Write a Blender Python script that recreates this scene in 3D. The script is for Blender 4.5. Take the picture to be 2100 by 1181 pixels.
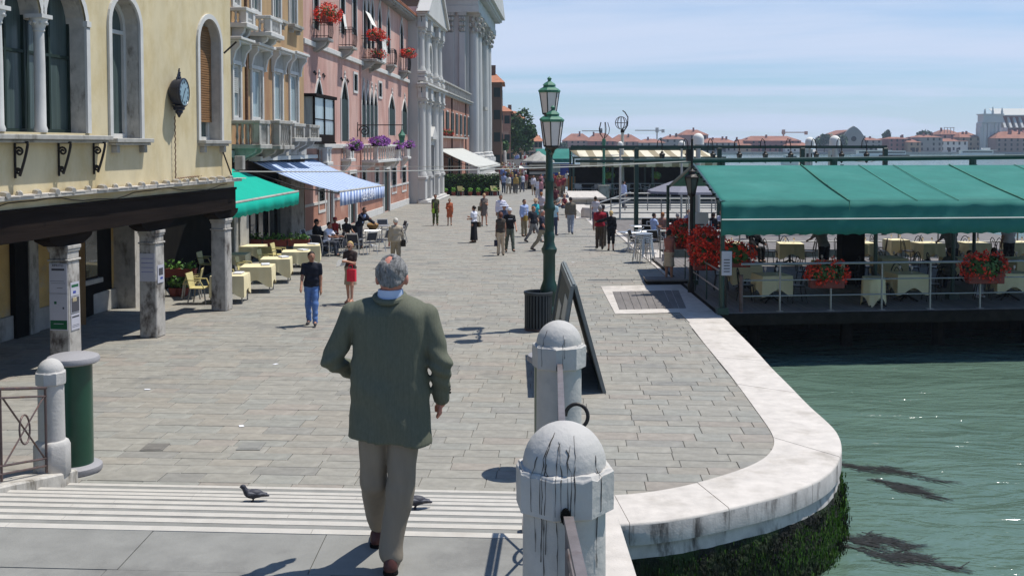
import bpy, bmesh, math, random
import numpy as np
from mathutils import Vector, Matrix
for o in list(bpy.data.objects):
 bpy.data.objects.remove(o)
R = math.radians
rnd = random.Random(7)
S = bpy.context.scene
C = S.collection

# ------------------------------------------------------------------ camera
FPX, PCX, PCY, EYE = 2150.0, 1050.0, 388.0, 4.3
PITCH = math.atan(90 / 2150)
cd = bpy.data.cameras.new('camera')
cam = bpy.data.objects.new('camera', cd); C.objects.link(cam)
cam.location = (0, 0, EYE); cam.rotation_euler = (R(90) - PITCH, 0, 0)
cd.sensor_width = 36; cd.lens = 36 * FPX / 2100
cd.shift_y = (PCY - 590.5) / 2100
cd.clip_start = .05; cd.clip_end = 6000
S.camera = cam

# ------------------------------------------------------------------ sky, sun, exposure
SUN_EL = R(66.5); SUN_AZ = math.atan2(.92, .39)            # towards the sun: to the right and a little ahead
w = bpy.data.worlds.new('World'); S.world = w; w.use_nodes = True
nt = w.node_tree; nt.nodes.clear()
out = nt.nodes.new('ShaderNodeOutputWorld'); bg = nt.nodes.new('ShaderNodeBackground')
sky = nt.nodes.new('ShaderNodeTexSky'); sky.sky_type = 'NISHITA'; sky.sun_disc = False
sky.sun_elevation = SUN_EL; sky.sun_rotation = SUN_AZ
sky.air_density = 1.0; sky.dust_density = .3; sky.ozone_density = 4; sky.altitude = 0
bg.inputs[1].default_value = .10
tc = nt.nodes.new('ShaderNodeTexCoord')
sep = nt.nodes.new('ShaderNodeSeparateXYZ'); nt.links.new(tc.outputs['Generated'], sep.inputs[0])
def wmath(op, a, b=None, clamp=False):
 n = nt.nodes.new('ShaderNodeMath'); n.operation = op; n.use_clamp = clamp
 for i, x in enumerate((a, b)):
  if x is None: continue
  if isinstance(x, (int, float)): n.inputs[i].default_value = x
  else: nt.links.new(x, n.inputs[i])
 return n.outputs[0]
# a thin cloud deck: project the view direction on a high plane so that cloud streaks flatten to the horizon
zc = wmath('ADD', wmath('MAXIMUM', sep.outputs[2], 0.0), .045)
cu = wmath('DIVIDE', sep.outputs[0], zc); cv = wmath('DIVIDE', sep.outputs[1], zc)
comb = nt.nodes.new('ShaderNodeCombineXYZ')
nt.links.new(wmath('MULTIPLY', cu, .16), comb.inputs[0]); nt.links.new(wmath('MULTIPLY', cv, .36), comb.inputs[1])
comb.inputs[2].default_value = 2.1
no = nt.nodes.new('ShaderNodeTexNoise'); no.inputs['Scale'].default_value = .55
no.inputs['Detail'].default_value = 7; no.inputs['Roughness'].default_value = .58; no.inputs['Distortion'].default_value = .5
nt.links.new(comb.outputs[0], no.inputs['Vector'])
mr = nt.nodes.new('ShaderNodeMapRange'); mr.interpolation_type = 'SMOOTHSTEP'
mr.inputs['From Min'].default_value = .40; mr.inputs['From Max'].default_value = .62
mr.inputs['To Min'].default_value = .24; mr.inputs['To Max'].default_value = .92
nt.links.new(no.outputs[0], mr.inputs[0])
mx = nt.nodes.new('ShaderNodeMix'); mx.data_type = 'RGBA'
hz = wmath('POWER', wmath('SUBTRACT', 1.0, wmath('ABSOLUTE', sep.outputs[2]), True), 14.0)      # paler air near the horizon
fade = wmath('SUBTRACT', 1.0, wmath('MULTIPLY', wmath('SUBTRACT', sep.outputs[2], .12, True), 2.2), True)                                    # the veil is a low bank: clear deep blue overhead
nt.links.new(wmath('MAXIMUM', wmath('MULTIPLY', mr.outputs[0], fade), wmath('MULTIPLY', hz, .80)), mx.inputs[0])
tn = nt.nodes.new('ShaderNodeMix'); tn.data_type = 'RGBA'; tn.blend_type = 'MULTIPLY'; tn.inputs[0].default_value = 1; tn.inputs[7].default_value = (.66, .95, 1.17, 1)
nt.links.new(sky.outputs[0], tn.inputs[6]); nt.links.new(tn.outputs[2], mx.inputs[6]); mx.inputs[7].default_value = (6.4, 7.3, 9.2, 1)
nt.links.new(mx.outputs[2], bg.inputs[0]); nt.links.new(bg.outputs[0], out.inputs[0])
sd = bpy.data.lights.new('sun', 'SUN'); sd.energy = 5.0; sd.angle = R(.55); sd.color = (1, .965, .9)
sun = bpy.data.objects.new('sun', sd); C.objects.link(sun)
to_sun = Vector((.92 * math.cos(SUN_EL), .39 * math.cos(SUN_EL), math.sin(SUN_EL))).normalized()
sun.rotation_euler = to_sun.to_track_quat('Z', 'Y').to_euler(); sun.location = (30, 10, 60)
S.view_settings.view_transform = 'Standard'; S.view_settings.look = 'None'
S.view_settings.gamma = 1; S.view_settings.exposure = .04; S.view_settings.use_curve_mapping = False
S.render.engine = 'CYCLES'
S.cycles.max_bounces = 6; S.cycles.diffuse_bounces = 3; S.cycles.glossy_bounces = 2; S.cycles.transmission_bounces = 3
S.cycles.transparent_max_bounces = 6; S.cycles.volume_bounces = 0; S.cycles.caustics_reflective = False; S.cycles.caustics_refractive = False
S.cycles.use_denoising = True
S.cycles.sample_clamp_indirect = 4

# ------------------------------------------------------------------ geometry of the place (survey helpers)
cp, sp = math.cos(PITCH), math.sin(PITCH)
def ray(px, py):
 u = (px - PCX) / FPX; v = (PCY - py) / FPX
 return Vector((u, cp + v * sp, v * cp - sp))
def G(px, py, z=0.0):                                   # survey point on the level z
 d = ray(px, py); t = (z - EYE) / d.z
 return Vector((d.x * t, d.y * t, z))
def P(px, py, Y):                                       # survey point at depth Y
 d = ray(px, py); t = Y / d.y
 return Vector((d.x * t, Y, EYE + d.z * t))

# ------------------------------------------------------------------ objects
def link(o, parent=None):
 C.objects.link(o)
 if parent is not None: o.parent = parent
 return o
def tag(o, label=None, cat=None, group=None, kind=None):
 if label: o['label'] = label
 if cat: o['category'] = cat
 if group: o['group'] = group
 if kind: o['kind'] = kind
 return o
def thing(name, label, cat, loc=(0, 0, 0), rz=0.0, group=None):
 o = bpy.data.objects.new(name, None); C.objects.link(o)
 o.empty_display_size = .2; o.location = loc; o.rotation_euler = (0, 0, rz)
 return tag(o, label, cat, group)
def dup(root, loc, rz=None, label=None, group=None, scale=None):
 def rec(o, par):
  c = o.copy(); C.objects.link(c)
  if par is not None: c.parent = par
  for ch in o.children: rec(ch, c)
  return c
 r = rec(root, None); r.location = loc
 if rz is not None: r.rotation_euler = (0, 0, rz)
 if scale: r.scale = (scale,) * 3
 if label: r['label'] = label
 if group: r['group'] = group
 return r
ORD = ['first', 'second', 'third', 'fourth', 'fifth', 'sixth', 'seventh', 'eighth', 'ninth', 'tenth', 'eleventh', 'twelfth', 'thirteenth', 'fourteenth', 'fifteenth']

class MB:
 def __init__(s): s.v = []; s.f = []; s.m = []; s.c = None
 def add(s, vs, fs, mi=0):
  b = len(s.v); s.v.extend([tuple(x) for x in vs]); s.f.extend([tuple(b + i for i in f) for f in fs]); s.m.extend([mi] * len(fs)); return s
 def box(s, x0, y0, z0, x1, y1, z1, mi=0):
  if x0 > x1: x0, x1 = x1, x0
  if y0 > y1: y0, y1 = y1, y0
  if z0 > z1: z0, z1 = z1, z0
  return s.add([(x0, y0, z0), (x1, y0, z0), (x1, y1, z0), (x0, y1, z0), (x0, y0, z1), (x1, y0, z1), (x1, y1, z1), (x0, y1, z1)],
                     [(3, 2, 1, 0), (4, 5, 6, 7), (0, 1, 5, 4), (1, 2, 6, 5), (2, 3, 7, 6), (3, 0, 4, 7)], mi)
 def obox(s, c, ax, ay, az, mi=0):                    # oriented box: centre and three half-axis vectors
  c, ax, ay, az = map(Vector, (c, ax, ay, az)); vs = []
  for k in (-1, 1):
   for (i, j) in ((-1, -1), (1, -1), (1, 1), (-1, 1)): vs.append(c + ax * i + ay * j + az * k)
  return s.add(vs, [(3, 2, 1, 0), (4, 5, 6, 7), (0, 1, 5, 4), (1, 2, 6, 5), (2, 3, 7, 6), (3, 0, 4, 7)], mi)
 def beam(s, p, q, w, h, mi=0, up=(0, 0, 1)):
  p, q = Vector(p), Vector(q); d = q - p; L = d.length
  if L < 1e-6: return s
  d /= L; up = Vector(up)
  if abs(d.dot(up)) > .98: up = Vector((1, 0, 0))
  sx = d.cross(up).normalized(); sz = sx.cross(d)
  return s.obox((p + q) / 2, sx * w / 2, d * L / 2, sz * h / 2, mi)
 def tube(s, path, r, n=8, mi=0, closed=False, cap=True):
  path = [Vector(p) for p in path]; k = len(path); vs = []
  rr = r if isinstance(r, (list, tuple)) else [r] * k
  prev = None
  for i, p in enumerate(path):
   a = path[(i - 1) % k] if (i > 0 or closed) else p; b = path[(i + 1) % k] if (i < k - 1 or closed) else p
   d = (b - a)
   d = d.normalized() if d.length > 1e-9 else Vector((0, 0, 1))
   if prev is None:
    x = d.cross(Vector((0, 0, 1)))
    if x.length < .05: x = d.cross(Vector((1, 0, 0)))
    x.normalize()
   else:
    x = prev - d * prev.dot(d)
    x = x.normalized() if x.length > 1e-6 else d.orthogonal().normalized()
   prev = x; y = d.cross(x)
   for j in range(n):
    t = 2 * math.pi * j / n; vs.append(p + (x * math.cos(t) + y * math.sin(t)) * rr[i])
  fs = []
  for i in range(k if closed else k - 1):
   for j in range(n):
    a = i * n + j; b = i * n + (j + 1) % n; i2 = (i + 1) % k
    fs.append((a, b, i2 * n + (j + 1) % n, i2 * n + j))
  if cap and not closed:
   fs.append(tuple(range(n - 1, -1, -1))); fs.append(tuple(range((k - 1) * n, k * n)))
  return s.add(vs, fs, mi)
 def lathe(s, prof, n=16, c=(0, 0, 0), mi=0, axis='z', sx=1, sy=1, rot=0, caps=True):
  vs = []; fs = []; k = len(prof)
  for (r, z) in prof:
   for j in range(n):
    t = 2 * math.pi * j / n + rot; x, y = r * math.cos(t) * sx, r * math.sin(t) * sy
    if axis == 'z': q = (x, y, z)
    elif axis == 'y': q = (x, z, y)
    else: q = (z, x, y)
    vs.append((c[0] + q[0], c[1] + q[1], c[2] + q[2]))
  fl = axis == 'y'
  for i in range(k - 1):
   for j in range(n):
    q = (i * n + j, i * n + (j + 1) % n, (i + 1) * n + (j + 1) % n, (i + 1) * n + j)
    fs.append(q[::-1] if fl else q)
  if caps:
   a = tuple(range(n - 1, -1, -1)); b = tuple(range((k - 1) * n, k * n))
   fs += [a[::-1], b[::-1]] if fl else [a, b]
  return s.add(vs, fs, mi)
 def prism(s, poly, d, mi=0):                         # poly: 3D loop, d: extrusion vector
  poly = [Vector(p) for p in poly]; d = Vector(d); n = len(poly)
  fs = [tuple(range(n - 1, -1, -1)), tuple(range(n, 2 * n))] + [(i, (i + 1) % n, n + (i + 1) % n, n + i) for i in range(n)]
  return s.add(poly + [p + d for p in poly], fs, mi)
 def ball(s, c, r, n=10, mi=0, sz=1.0, zmin=-1.0):
  k = max(4, n // 2 + 1); prof = []
  for i in range(k + 1):
   t = -math.pi / 2 + math.pi * i / k
   prof.append((max(1e-4, r * math.cos(t)), r * sz * math.sin(t)))
  return s.lathe(prof, n, c, mi)
 def mesh(s, name, mats, smooth=True, angle=35, bevel=0, fix=True):
  me = bpy.data.meshes.new(name)
  me.from_pydata(s.v, [], s.f)
  for m in (mats if isinstance(mats, (list, tuple)) else [mats]): me.materials.append(m)
  if len(set(s.m)) > 1: me.polygons.foreach_set('material_index', s.m)
  if bevel or fix:
   bm = bmesh.new(); bm.from_mesh(me)
   if fix: bmesh.ops.recalc_face_normals(bm, faces=bm.faces)
   if bevel:
    es = [e for e in bm.edges if len(e.link_faces) == 2 and e.calc_face_angle(0) > R(40)]
    bmesh.ops.bevel(bm, geom=es, offset=bevel, segments=1, affect='EDGES', clamp_overlap=True)
   bm.to_mesh(me); bm.free()
  if smooth:
   me.polygons.foreach_set('use_smooth', [True] * len(me.polygons)); me.set_sharp_from_angle(angle=R(angle))
  return me
 def build(s, name, mats, parent=None, loc=None, rz=0, **k):
  o = bpy.data.objects.new(name, s.mesh(name, mats, **k)); link(o, parent)
  if loc is not None: o.location = loc
  if rz: o.rotation_euler = (0, 0, rz)
  return o
def np_mesh(name, verts, faces, mats, parent=None, smooth=False, cols=None, mi=None):
 """verts Nx3, faces Mx3 or Mx4 (numpy); cols: per-face colour"""
 me = bpy.data.meshes.new(name); verts = np.asarray(verts, np.float32); faces = np.asarray(faces, np.int32)
 n, k = faces.shape
 me.vertices.add(len(verts)); me.vertices.foreach_set('co', verts.ravel())
 me.loops.add(n * k); me.loops.foreach_set('vertex_index', faces.ravel())
 me.polygons.add(n); me.polygons.foreach_set('loop_start', np.arange(0, n * k, k, dtype=np.int32))
 try: me.polygons.foreach_set('loop_total', np.full(n, k, np.int32))
 except Exception: pass
 for m in (mats if isinstance(mats, (list, tuple)) else [mats]): me.materials.append(m)
 if mi is not None: me.polygons.foreach_set('material_index', np.asarray(mi, np.int32))
 if smooth: me.polygons.foreach_set('use_smooth', np.ones(n, bool))
 me.update(calc_edges=True)
 if cols is not None:
  a = me.color_attributes.new('tint', 'FLOAT_COLOR', 'CORNER')
  cc = np.ones((n, k, 4), np.float32); cc[:, :, :3] = np.asarray(cols, np.float32)[:, None, :]
  a.data.foreach_set('color', cc.ravel())
 me.validate()
 o = bpy.data.objects.new(name, me); link(o, parent)
 return o

# ------------------------------------------------------------------ materials
def mat(name, col, rough=.75, var=.18, vs=3.0, bump=.12, bs=45, metal=0.0, stretch=(1, 1, 1), col2=None, c2s=1.0, c2r=(.52, .66),
  spec=.35, tint=False, stripe=None, c2stretch=(1, 1, 1), bdist=.01, trans=0.0):
 m = bpy.data.materials.new(name); m.use_nodes = True; t = m.node_tree; N = t.nodes; b = N['Principled BSDF']
 def link_(a, c): t.links.new(a, c)
 b.inputs['Roughness'].default_value = rough; b.inputs['Metallic'].default_value = metal
 b.inputs['Specular IOR Level'].default_value = spec
 tcn = N.new('ShaderNodeTexCoord'); mp = N.new('ShaderNodeMapping'); mp.inputs['Scale'].default_value = stretch
 link_(tcn.outputs['Object'], mp.inputs[0])
 n1 = N.new('ShaderNodeTexNoise'); n1.inputs['Scale'].default_value = vs; n1.inputs['Detail'].default_value = 6; n1.inputs['Roughness'].default_value = .62
 link_(mp.outputs[0], n1.inputs['Vector'])
 mrn = N.new('ShaderNodeMapRange'); mrn.inputs['From Min'].default_value = .28; mrn.inputs['From Max'].default_value = .72
 mrn.inputs['To Min'].default_value = 1 - var; mrn.inputs['To Max'].default_value = 1 + var
 link_(n1.outputs[0], mrn.inputs[0])
 cur = None
 base = N.new('ShaderNodeRGB'); base.outputs[0].default_value = (*col, 1); cur = base.outputs[0]
 def mixc(fac, a, c):
  x = N.new('ShaderNodeMix'); x.data_type = 'RGBA'
  if isinstance(fac, float): x.inputs[0].default_value = fac
  else: link_(fac, x.inputs[0])
  link_(a, x.inputs[6])
  if isinstance(c, tuple): x.inputs[7].default_value = (*c, 1)
  else: link_(c, x.inputs[7])
  return x.outputs[2]
 if stripe:                                            # (axis, period, duty, colour)
  ax, per, duty, scol = stripe
  sx = N.new('ShaderNodeSeparateXYZ'); link_(tcn.outputs['Object'], sx.inputs[0])
  dv = N.new('ShaderNodeMath'); dv.operation = 'DIVIDE'; link_(sx.outputs[ax], dv.inputs[0]); dv.inputs[1].default_value = per
  fr = N.new('ShaderNodeMath'); fr.operation = 'FRACT'; link_(dv.outputs[0], fr.inputs[0])
  lt = N.new('ShaderNodeMath'); lt.operation = 'LESS_THAN'; link_(fr.outputs[0], lt.inputs[0]); lt.inputs[1].default_value = duty
  cur = mixc(lt.outputs[0], cur, scol)
 if col2 is not None:
  mp2 = N.new('ShaderNodeMapping'); mp2.inputs['Scale'].default_value = c2stretch; link_(tcn.outputs['Object'], mp2.inputs[0])
  n2 = N.new('ShaderNodeTexNoise'); n2.inputs['Scale'].default_value = c2s; n2.inputs['Detail'].default_value = 8; n2.inputs['Roughness'].default_value = .65
  link_(mp2.outputs[0], n2.inputs['Vector'])
  m2 = N.new('ShaderNodeMapRange'); m2.interpolation_type = 'SMOOTHSTEP'
  m2.inputs['From Min'].default_value = c2r[0]; m2.inputs['From Max'].default_value = c2r[1]
  link_(n2.outputs[0], m2.inputs[0]); cur = mixc(m2.outputs[0], cur, tuple(col2))
 if tint:
  at = N.new('ShaderNodeAttribute'); at.attribute_name = 'tint'
  x = N.new('ShaderNodeMix'); x.data_type = 'RGBA'; x.blend_type = 'MULTIPLY'; x.inputs[0].default_value = 1
  link_(cur, x.inputs[6]); link_(at.outputs['Color'], x.inputs[7]); cur = x.outputs[2]
 vm = N.new('ShaderNodeVectorMath'); vm.operation = 'SCALE'; link_(cur, vm.inputs[0]); link_(mrn.outputs[0], vm.inputs['Scale'])
 link_(vm.outputs[0], b.inputs['Base Color'])
 if trans:
  b.inputs['Transmission Weight'].default_value = trans
 if bump:
  n3 = N.new('ShaderNodeTexNoise'); n3.inputs['Scale'].default_value = bs; n3.inputs['Detail'].default_value = 5
  link_(mp.outputs[0], n3.inputs['Vector'])
  bp = N.new('ShaderNodeBump'); bp.inputs['Strength'].default_value = bump; bp.inputs['Distance'].default_value = bdist
  link_(n3.outputs[0], bp.inputs['Height']); link_(bp.outputs[0], b.inputs['Normal'])
 return m
_pc = {}
def paint(r, g, b_, rough=.8, var=.12):                   # plain cloth / paint colours, cached
 k = (round(r, 3), round(g, 3), round(b_, 3), rough)
 if k not in _pc: _pc[k] = mat('cloth_%02d' % len(_pc), (r, g, b_), rough, var, 9, .25, 60, spec=.2)
 return _pc[k]
M = {}
M['paving'] = mat('paving_stone', (.268, .253, .224), .72, .2, 5, .25, 60, tint=True, col2=(.19, .185, .172), c2s=.8, c2r=(.5, .75), spec=.3)
M['joint'] = mat('paving_joint', (.155, .145, .128), .9, .2, 8, .2, 50)
M['far_paving'] = mat('far_paving', (.25, .24, .215), .75, .25, .9, .1, 20, stretch=(.5, 1.6, 1), col2=(.18, .17, .155), c2s=1.4)
M['istria'] = mat('istrian_stone', (.54, .495, .445), .65, .14, 4, .3, 40, col2=(.36, .32, .27), c2s=1.3, c2r=(.48, .78), spec=.3)
M['istria_dirty'] = mat('weathered_stone', (.46, .43, .38), .8, .2, 5, .3, 40, col2=(.16, .14, .11), c2s=3.2, c2r=(.5, .7), c2stretch=(1, 1, .4))
M['quay_face'] = mat('quay_face_stone', (.50, .46, .43), .8, .2, 5, .3, 40, col2=(.07, .06, .055), c2s=2.6, c2r=(.45, .66), c2stretch=(1.5, 1.5, .35))
M['moss'] = mat('mossy_wall', (.025, .045, .012), .9, .5, 7, 1.0, 18, col2=(.012, .012, .009), c2s=1.9, c2r=(.42, .6), bdist=.06)
M['nosing'] = mat('step_edge_stone', (.47, .44, .39), .65, .1, 6, .15, 50, col2=(.40, .36, .31), c2s=1.1, c2r=(.6, .8))
M['tread'] = mat('step_stone', (.225, .22, .20), .7, .14, 4, .2, 60, col2=(.18, .175, .16), c2s=1.2)
M['bollard'] = mat('bollard_stone', (.47, .45, .42), .72, .1, 5, .35, 35, col2=(.33, .315, .30), c2s=2.3, c2r=(.52, .78), bdist=.012)
M['crack'] = mat('black_crust', (.05, .045, .04), .95, .3, 20, .3, 60)
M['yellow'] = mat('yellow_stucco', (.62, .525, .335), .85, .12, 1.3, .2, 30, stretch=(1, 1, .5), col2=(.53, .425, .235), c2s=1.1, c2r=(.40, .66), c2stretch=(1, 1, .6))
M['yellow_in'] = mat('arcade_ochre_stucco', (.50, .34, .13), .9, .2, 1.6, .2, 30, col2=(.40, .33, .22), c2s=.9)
M['brown'] = mat('ochre_brown_stucco', (.40, .265, .135), .88, .22, 1.1, .2, 30, stretch=(1, 1, .3), col2=(.33, .17, .09), c2s=.6, c2r=(.45, .7), c2stretch=(1, 1, .4))
M['pink'] = mat('pink_stucco', (.47, .262, .215), .88, .16, 1.0, .15, 30, stretch=(1, 1, .4), col2=(.56, .36, .30), c2s=.6, c2r=(.40, .62), c2stretch=(1, 1, .35))
M['orange'] = mat('terracotta_stucco', (.39, .185, .125), .88, .2, .8, .2, 30, col2=(.45, .27, .20), c2s=.4)
M['white'] = mat('white_trim_stone', (.58, .565, .53), .7, .1, 3, .15, 40, col2=(.36, .35, .33), c2s=1.3, c2r=(.55, .8), c2stretch=(1, 1, .5))
M['church'] = mat('church_stone', (.52, .505, .475), .75, .12, .9, .1, 20, stretch=(1, 1, .3), col2=(.32, .31, .30), c2s=.45, c2r=(.5, .75), c2stretch=(1, 1, .3))
M['grey_trim'] = mat('grey_limestone', (.36, .345, .31), .8, .2, 3, .25, 40, col2=(.13, .12, .10), c2s=2.2, c2r=(.52, .72), c2stretch=(1, 1, .4))
M['brick'] = mat('old_brick', (.17, .10, .065), .9, .35, 6, .4, 40, stretch=(1, 1, 3))
M['roof'] = mat('terracotta_roof', (.42, .17, .09), .85, .25, 1.5, .3, 12, col2=(.28, .12, .07), c2s=2)
M['pillar'] = mat('grimy_pillar_stone', (.43, .405, .365), .85, .2, 5, .35, 40, col2=(.085, .07, .06), c2s=2.6, c2r=(.47, .66), c2stretch=(1, 1, .55), spec=.15)
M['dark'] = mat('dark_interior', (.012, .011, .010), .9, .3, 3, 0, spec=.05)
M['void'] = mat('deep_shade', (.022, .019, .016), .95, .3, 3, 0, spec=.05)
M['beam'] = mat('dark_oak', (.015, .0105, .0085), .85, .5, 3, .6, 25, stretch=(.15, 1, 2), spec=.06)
M['glass'] = mat('window_glass', (.035, .045, .045), .06, .3, .8, 0, spec=.8)
M['glass_blue'] = mat('curtained_glass', (.30, .37, .38), .12, .3, 2.5, 0, stretch=(4, 4, .3), spec=.7)
M['curtain'] = mat('net_curtain', (.06, .085, .08), .3, .5, 7, 0, stretch=(2.4, 2.4, .05), spec=.5)
M['green_shutter'] = mat('dark_green_shutter', (.012, .026, .02), .6, .2, 3, .1)
M['shutter'] = mat('wood_roller_shutter', (.24, .125, .052), .65, .25, 4, .1, 30, stretch=(.3, .3, 3))
M['iron'] = mat('wrought_iron', (.022, .019, .017), .5, .3, 8, .2, 50, metal=.3)
M['rust'] = mat('rusty_iron', (.12, .085, .08), .55, .3, 7, .25, 50, metal=.35, col2=(.16, .08, .05), c2s=4)
M['bargrey'] = mat('grey_painted_bar', (.17, .15, .15), .5, .2, 9, .15, 50, metal=.2, col2=(.12, .09, .085), c2s=5)
M['greenpaint'] = mat('bottle_green_paint', (.006, .038, .025), .4, .2, 4, .08, 30, spec=.5, col2=(.008, .036, .026), c2s=3)
M['verdigris'] = mat('green_copper', (.055, .19, .12), .6, .25, 8, .2, 40, col2=(.03, .10, .07), c2s=6)
M['lampglass'] = mat('frosted_lamp_glass', (.74, .64, .60), .35, .08, 4, 0, spec=.5)
M['bin_lid'] = mat('grey_granite_lid', (.30, .29, .295), .6, .15, 60, .2, 90)
M['bin_body'] = mat('green_enamel', (.008, .058, .032), .28, .2, 3, .03, 20, spec=.5)
M['bin_dark'] = mat('dark_slats', (.035, .042, .045), .5, .2, 5, .1)
M['teal'] = mat('teal_canvas', (.028, .168, .138), .8, .10, 1.6, .2, 50, spec=.2, bdist=.006, col2=(.042, .195, .162), c2s=.5, c2r=(.42, .68))
M['teal_valance'] = M['teal']
M['green_canvas'] = mat('bright_green_canvas', (.0, .34, .245), .75, .07, 1.5, .1, 70, spec=.2)
M['blue_stripe'] = mat('blue_striped_canvas', (.52, .58, .72), .75, .06, 2, .08, 80, stripe=(0, .56, .42, (.13, .20, .40)), spec=.2)
M['blue_top'] = mat('blue_lined_canvas', (.43, .51, .64), .75, .06, 2, .08, 80, stripe=(0, .56, .30, (.12, .18, .38)), spec=.2)
M['cream_stripe'] = mat('cream_striped_canvas', (.66, .60, .46), .8, .06, 2, .08, 60, stripe=(0, 1.35, .45, (.30, .25, .16)), spec=.2)
M['grey_canvas'] = mat('pale_canvas', (.48, .48, .44), .8, .08, 1.5, .1, 60)
M['steel'] = mat('galvanised_rail', (.31, .30, .28), .4, .15, 8, .05, 40, metal=.5)
M['deck'] = mat('deck_boards', (.16, .145, .135), .8, .25, 3, .25, 40, stretch=(1, .2, 1))
M['pile'] = mat('timber_pile', (.020, .017, .014), .9, .4, 4, .5, 15, spec=.06)
M['cloth'] = mat('cream_tablecloth', (.75, .65, .40), .85, .06, 3, .2, 12, spec=.15)
M['cloth2'] = mat('white_cloth', (.78, .76, .70), .85, .05, 3, .15, 14, spec=.15)
M['menu'] = mat('menu_card', (.75, .75, .78), .6, .05, 6, 0)
M['chair_dark'] = mat('dark_weave', (.022, .026, .04), .55, .3, 40, .3, 90)
M['alu'] = mat('aluminium', (.62, .62, .62), .3, .08, 8, 0, metal=.8)
M['bent'] = mat('dark_bentwood', (.02, .017, .015), .45, .3, 5, 0)
M['plastic'] = mat('yellow_plastic', (.55, .48, .22), .45, .1, 5, 0)
M['plastic_w'] = mat('pale_plastic', (.40, .41, .40), .5, .12, 5, 0)
M['planter'] = mat('terracotta_trough', (.20, .045, .032), .7, .2, 6, .1)
M['weed'] = mat('wet_weed', (.05, .085, .018), .55, .3, 6, 0, tint=True)
M['leaf'] = mat('leaves', (.055, .115, .025), .6, .2, 8, 0, tint=True)
M['leaf_dark'] = mat('tree_leaves', (.030, .068, .018), .65, .2, 4, 0, tint=True)
M['flower_red'] = mat('red_petals', (.74, .045, .022), .6, .15, 8, 0, tint=True)
M['flower_violet'] = mat('violet_petals', (.36, .11, .46), .6, .15, 8, 0, tint=True)
M['far_leaf'] = mat('sunlit_tree_leaves', (.05, .10, .028), .6, .2, 4, 0, tint=True)
M['bark'] = mat('bark', (.09, .065, .045), .9, .3, 6, .5, 20)
M['paper'] = mat('paper', (.46, .455, .50), .8, .04, 5, 0)
M['print'] = mat('ink', (.06, .06, .07), .8, .1, 5, 0)
M['print_green'] = mat('green_ink', (.01, .10, .04), .8, .1, 5, 0)
M['print_blue'] = mat('blue_ink', (.05, .07, .30), .8, .1, 5, 0)
M['print_red'] = mat('red_ink', (.5, .03, .03), .8, .1, 5, 0)
M['board'] = mat('weathered_dark_board', (.045, .055, .05), .65, .3, 3, .2, 30, col2=(.08, .085, .075), c2s=4)
M['board_frame'] = mat('grey_board_frame', (.16, .175, .17), .6, .2, 5, .1)
M['clock_iron'] = mat('blue_black_iron', (.010, .013, .028), .35, .3, 8, .1, 50, spec=.5)
M['clock_dial'] = mat('clock_dial', (.22, .33, .38), .25, .06, 4, 0, spec=.5)
M['seaweed'] = mat('seaweed', (.022, .020, .014), .5, .4, 6, .4, 20)
M['skin'] = mat('skin', (.50, .27, .185), .6, .1, 12, .1, 60, spec=.3)
M['skin_tan'] = mat('tanned_skin', (.36, .18, .115), .6, .1, 12, .1, 60, spec=.3)
M['skin_red'] = mat('flushed_skin', (.52, .22, .16), .6, .14, 16, .1, 60, spec=.3)
HAIR = {'dark': paint(.022, .016, .013, .6), 'brown': paint(.075, .04, .022, .6), 'ginger': paint(.28, .11, .035, .6),
  'blonde': paint(.48, .34, .15, .6), 'grey': paint(.30, .29, .28, .7), 'white': paint(.62, .58, .52, .7), 'red': paint(.14, .05, .03, .6)}
# ------------------------------------------------------------------ smooth bodies from a distance field
def _pd(p, pr):
 t = pr[0]
 if t == 'c':                                          # rounded cone a->b, radii ra, rb
  _, a, b, ra, rb = pr
  a = np.array(a, np.float32); b = np.array(b, np.float32); ab = b - a; L2 = float(ab @ ab) + 1e-9
  q = p - a; u = np.clip((q @ ab) / L2, 0, 1)
  return np.sqrt(((q - u[..., None] * ab) ** 2).sum(-1)) - (ra + (rb - ra) * u)
 _, c, r = pr                                          # ellipsoid
 q = p - np.array(c, np.float32); r = np.array(r, np.float32)
 k0 = np.sqrt(((q / r) ** 2).sum(-1)); k1 = np.sqrt(((q / (r * r)) ** 2).sum(-1)) + 1e-6
 return k0 * (k0 - 1) / k1
def _pb(pr):
 if pr[0] == 'c':
  a, b = np.array(pr[1]), np.array(pr[2]); m = max(pr[3], pr[4])
  return np.minimum(a, b) - m, np.maximum(a, b) + m
 c, r = np.array(pr[1]), np.array(pr[2]); return c - r, c + r
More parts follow.
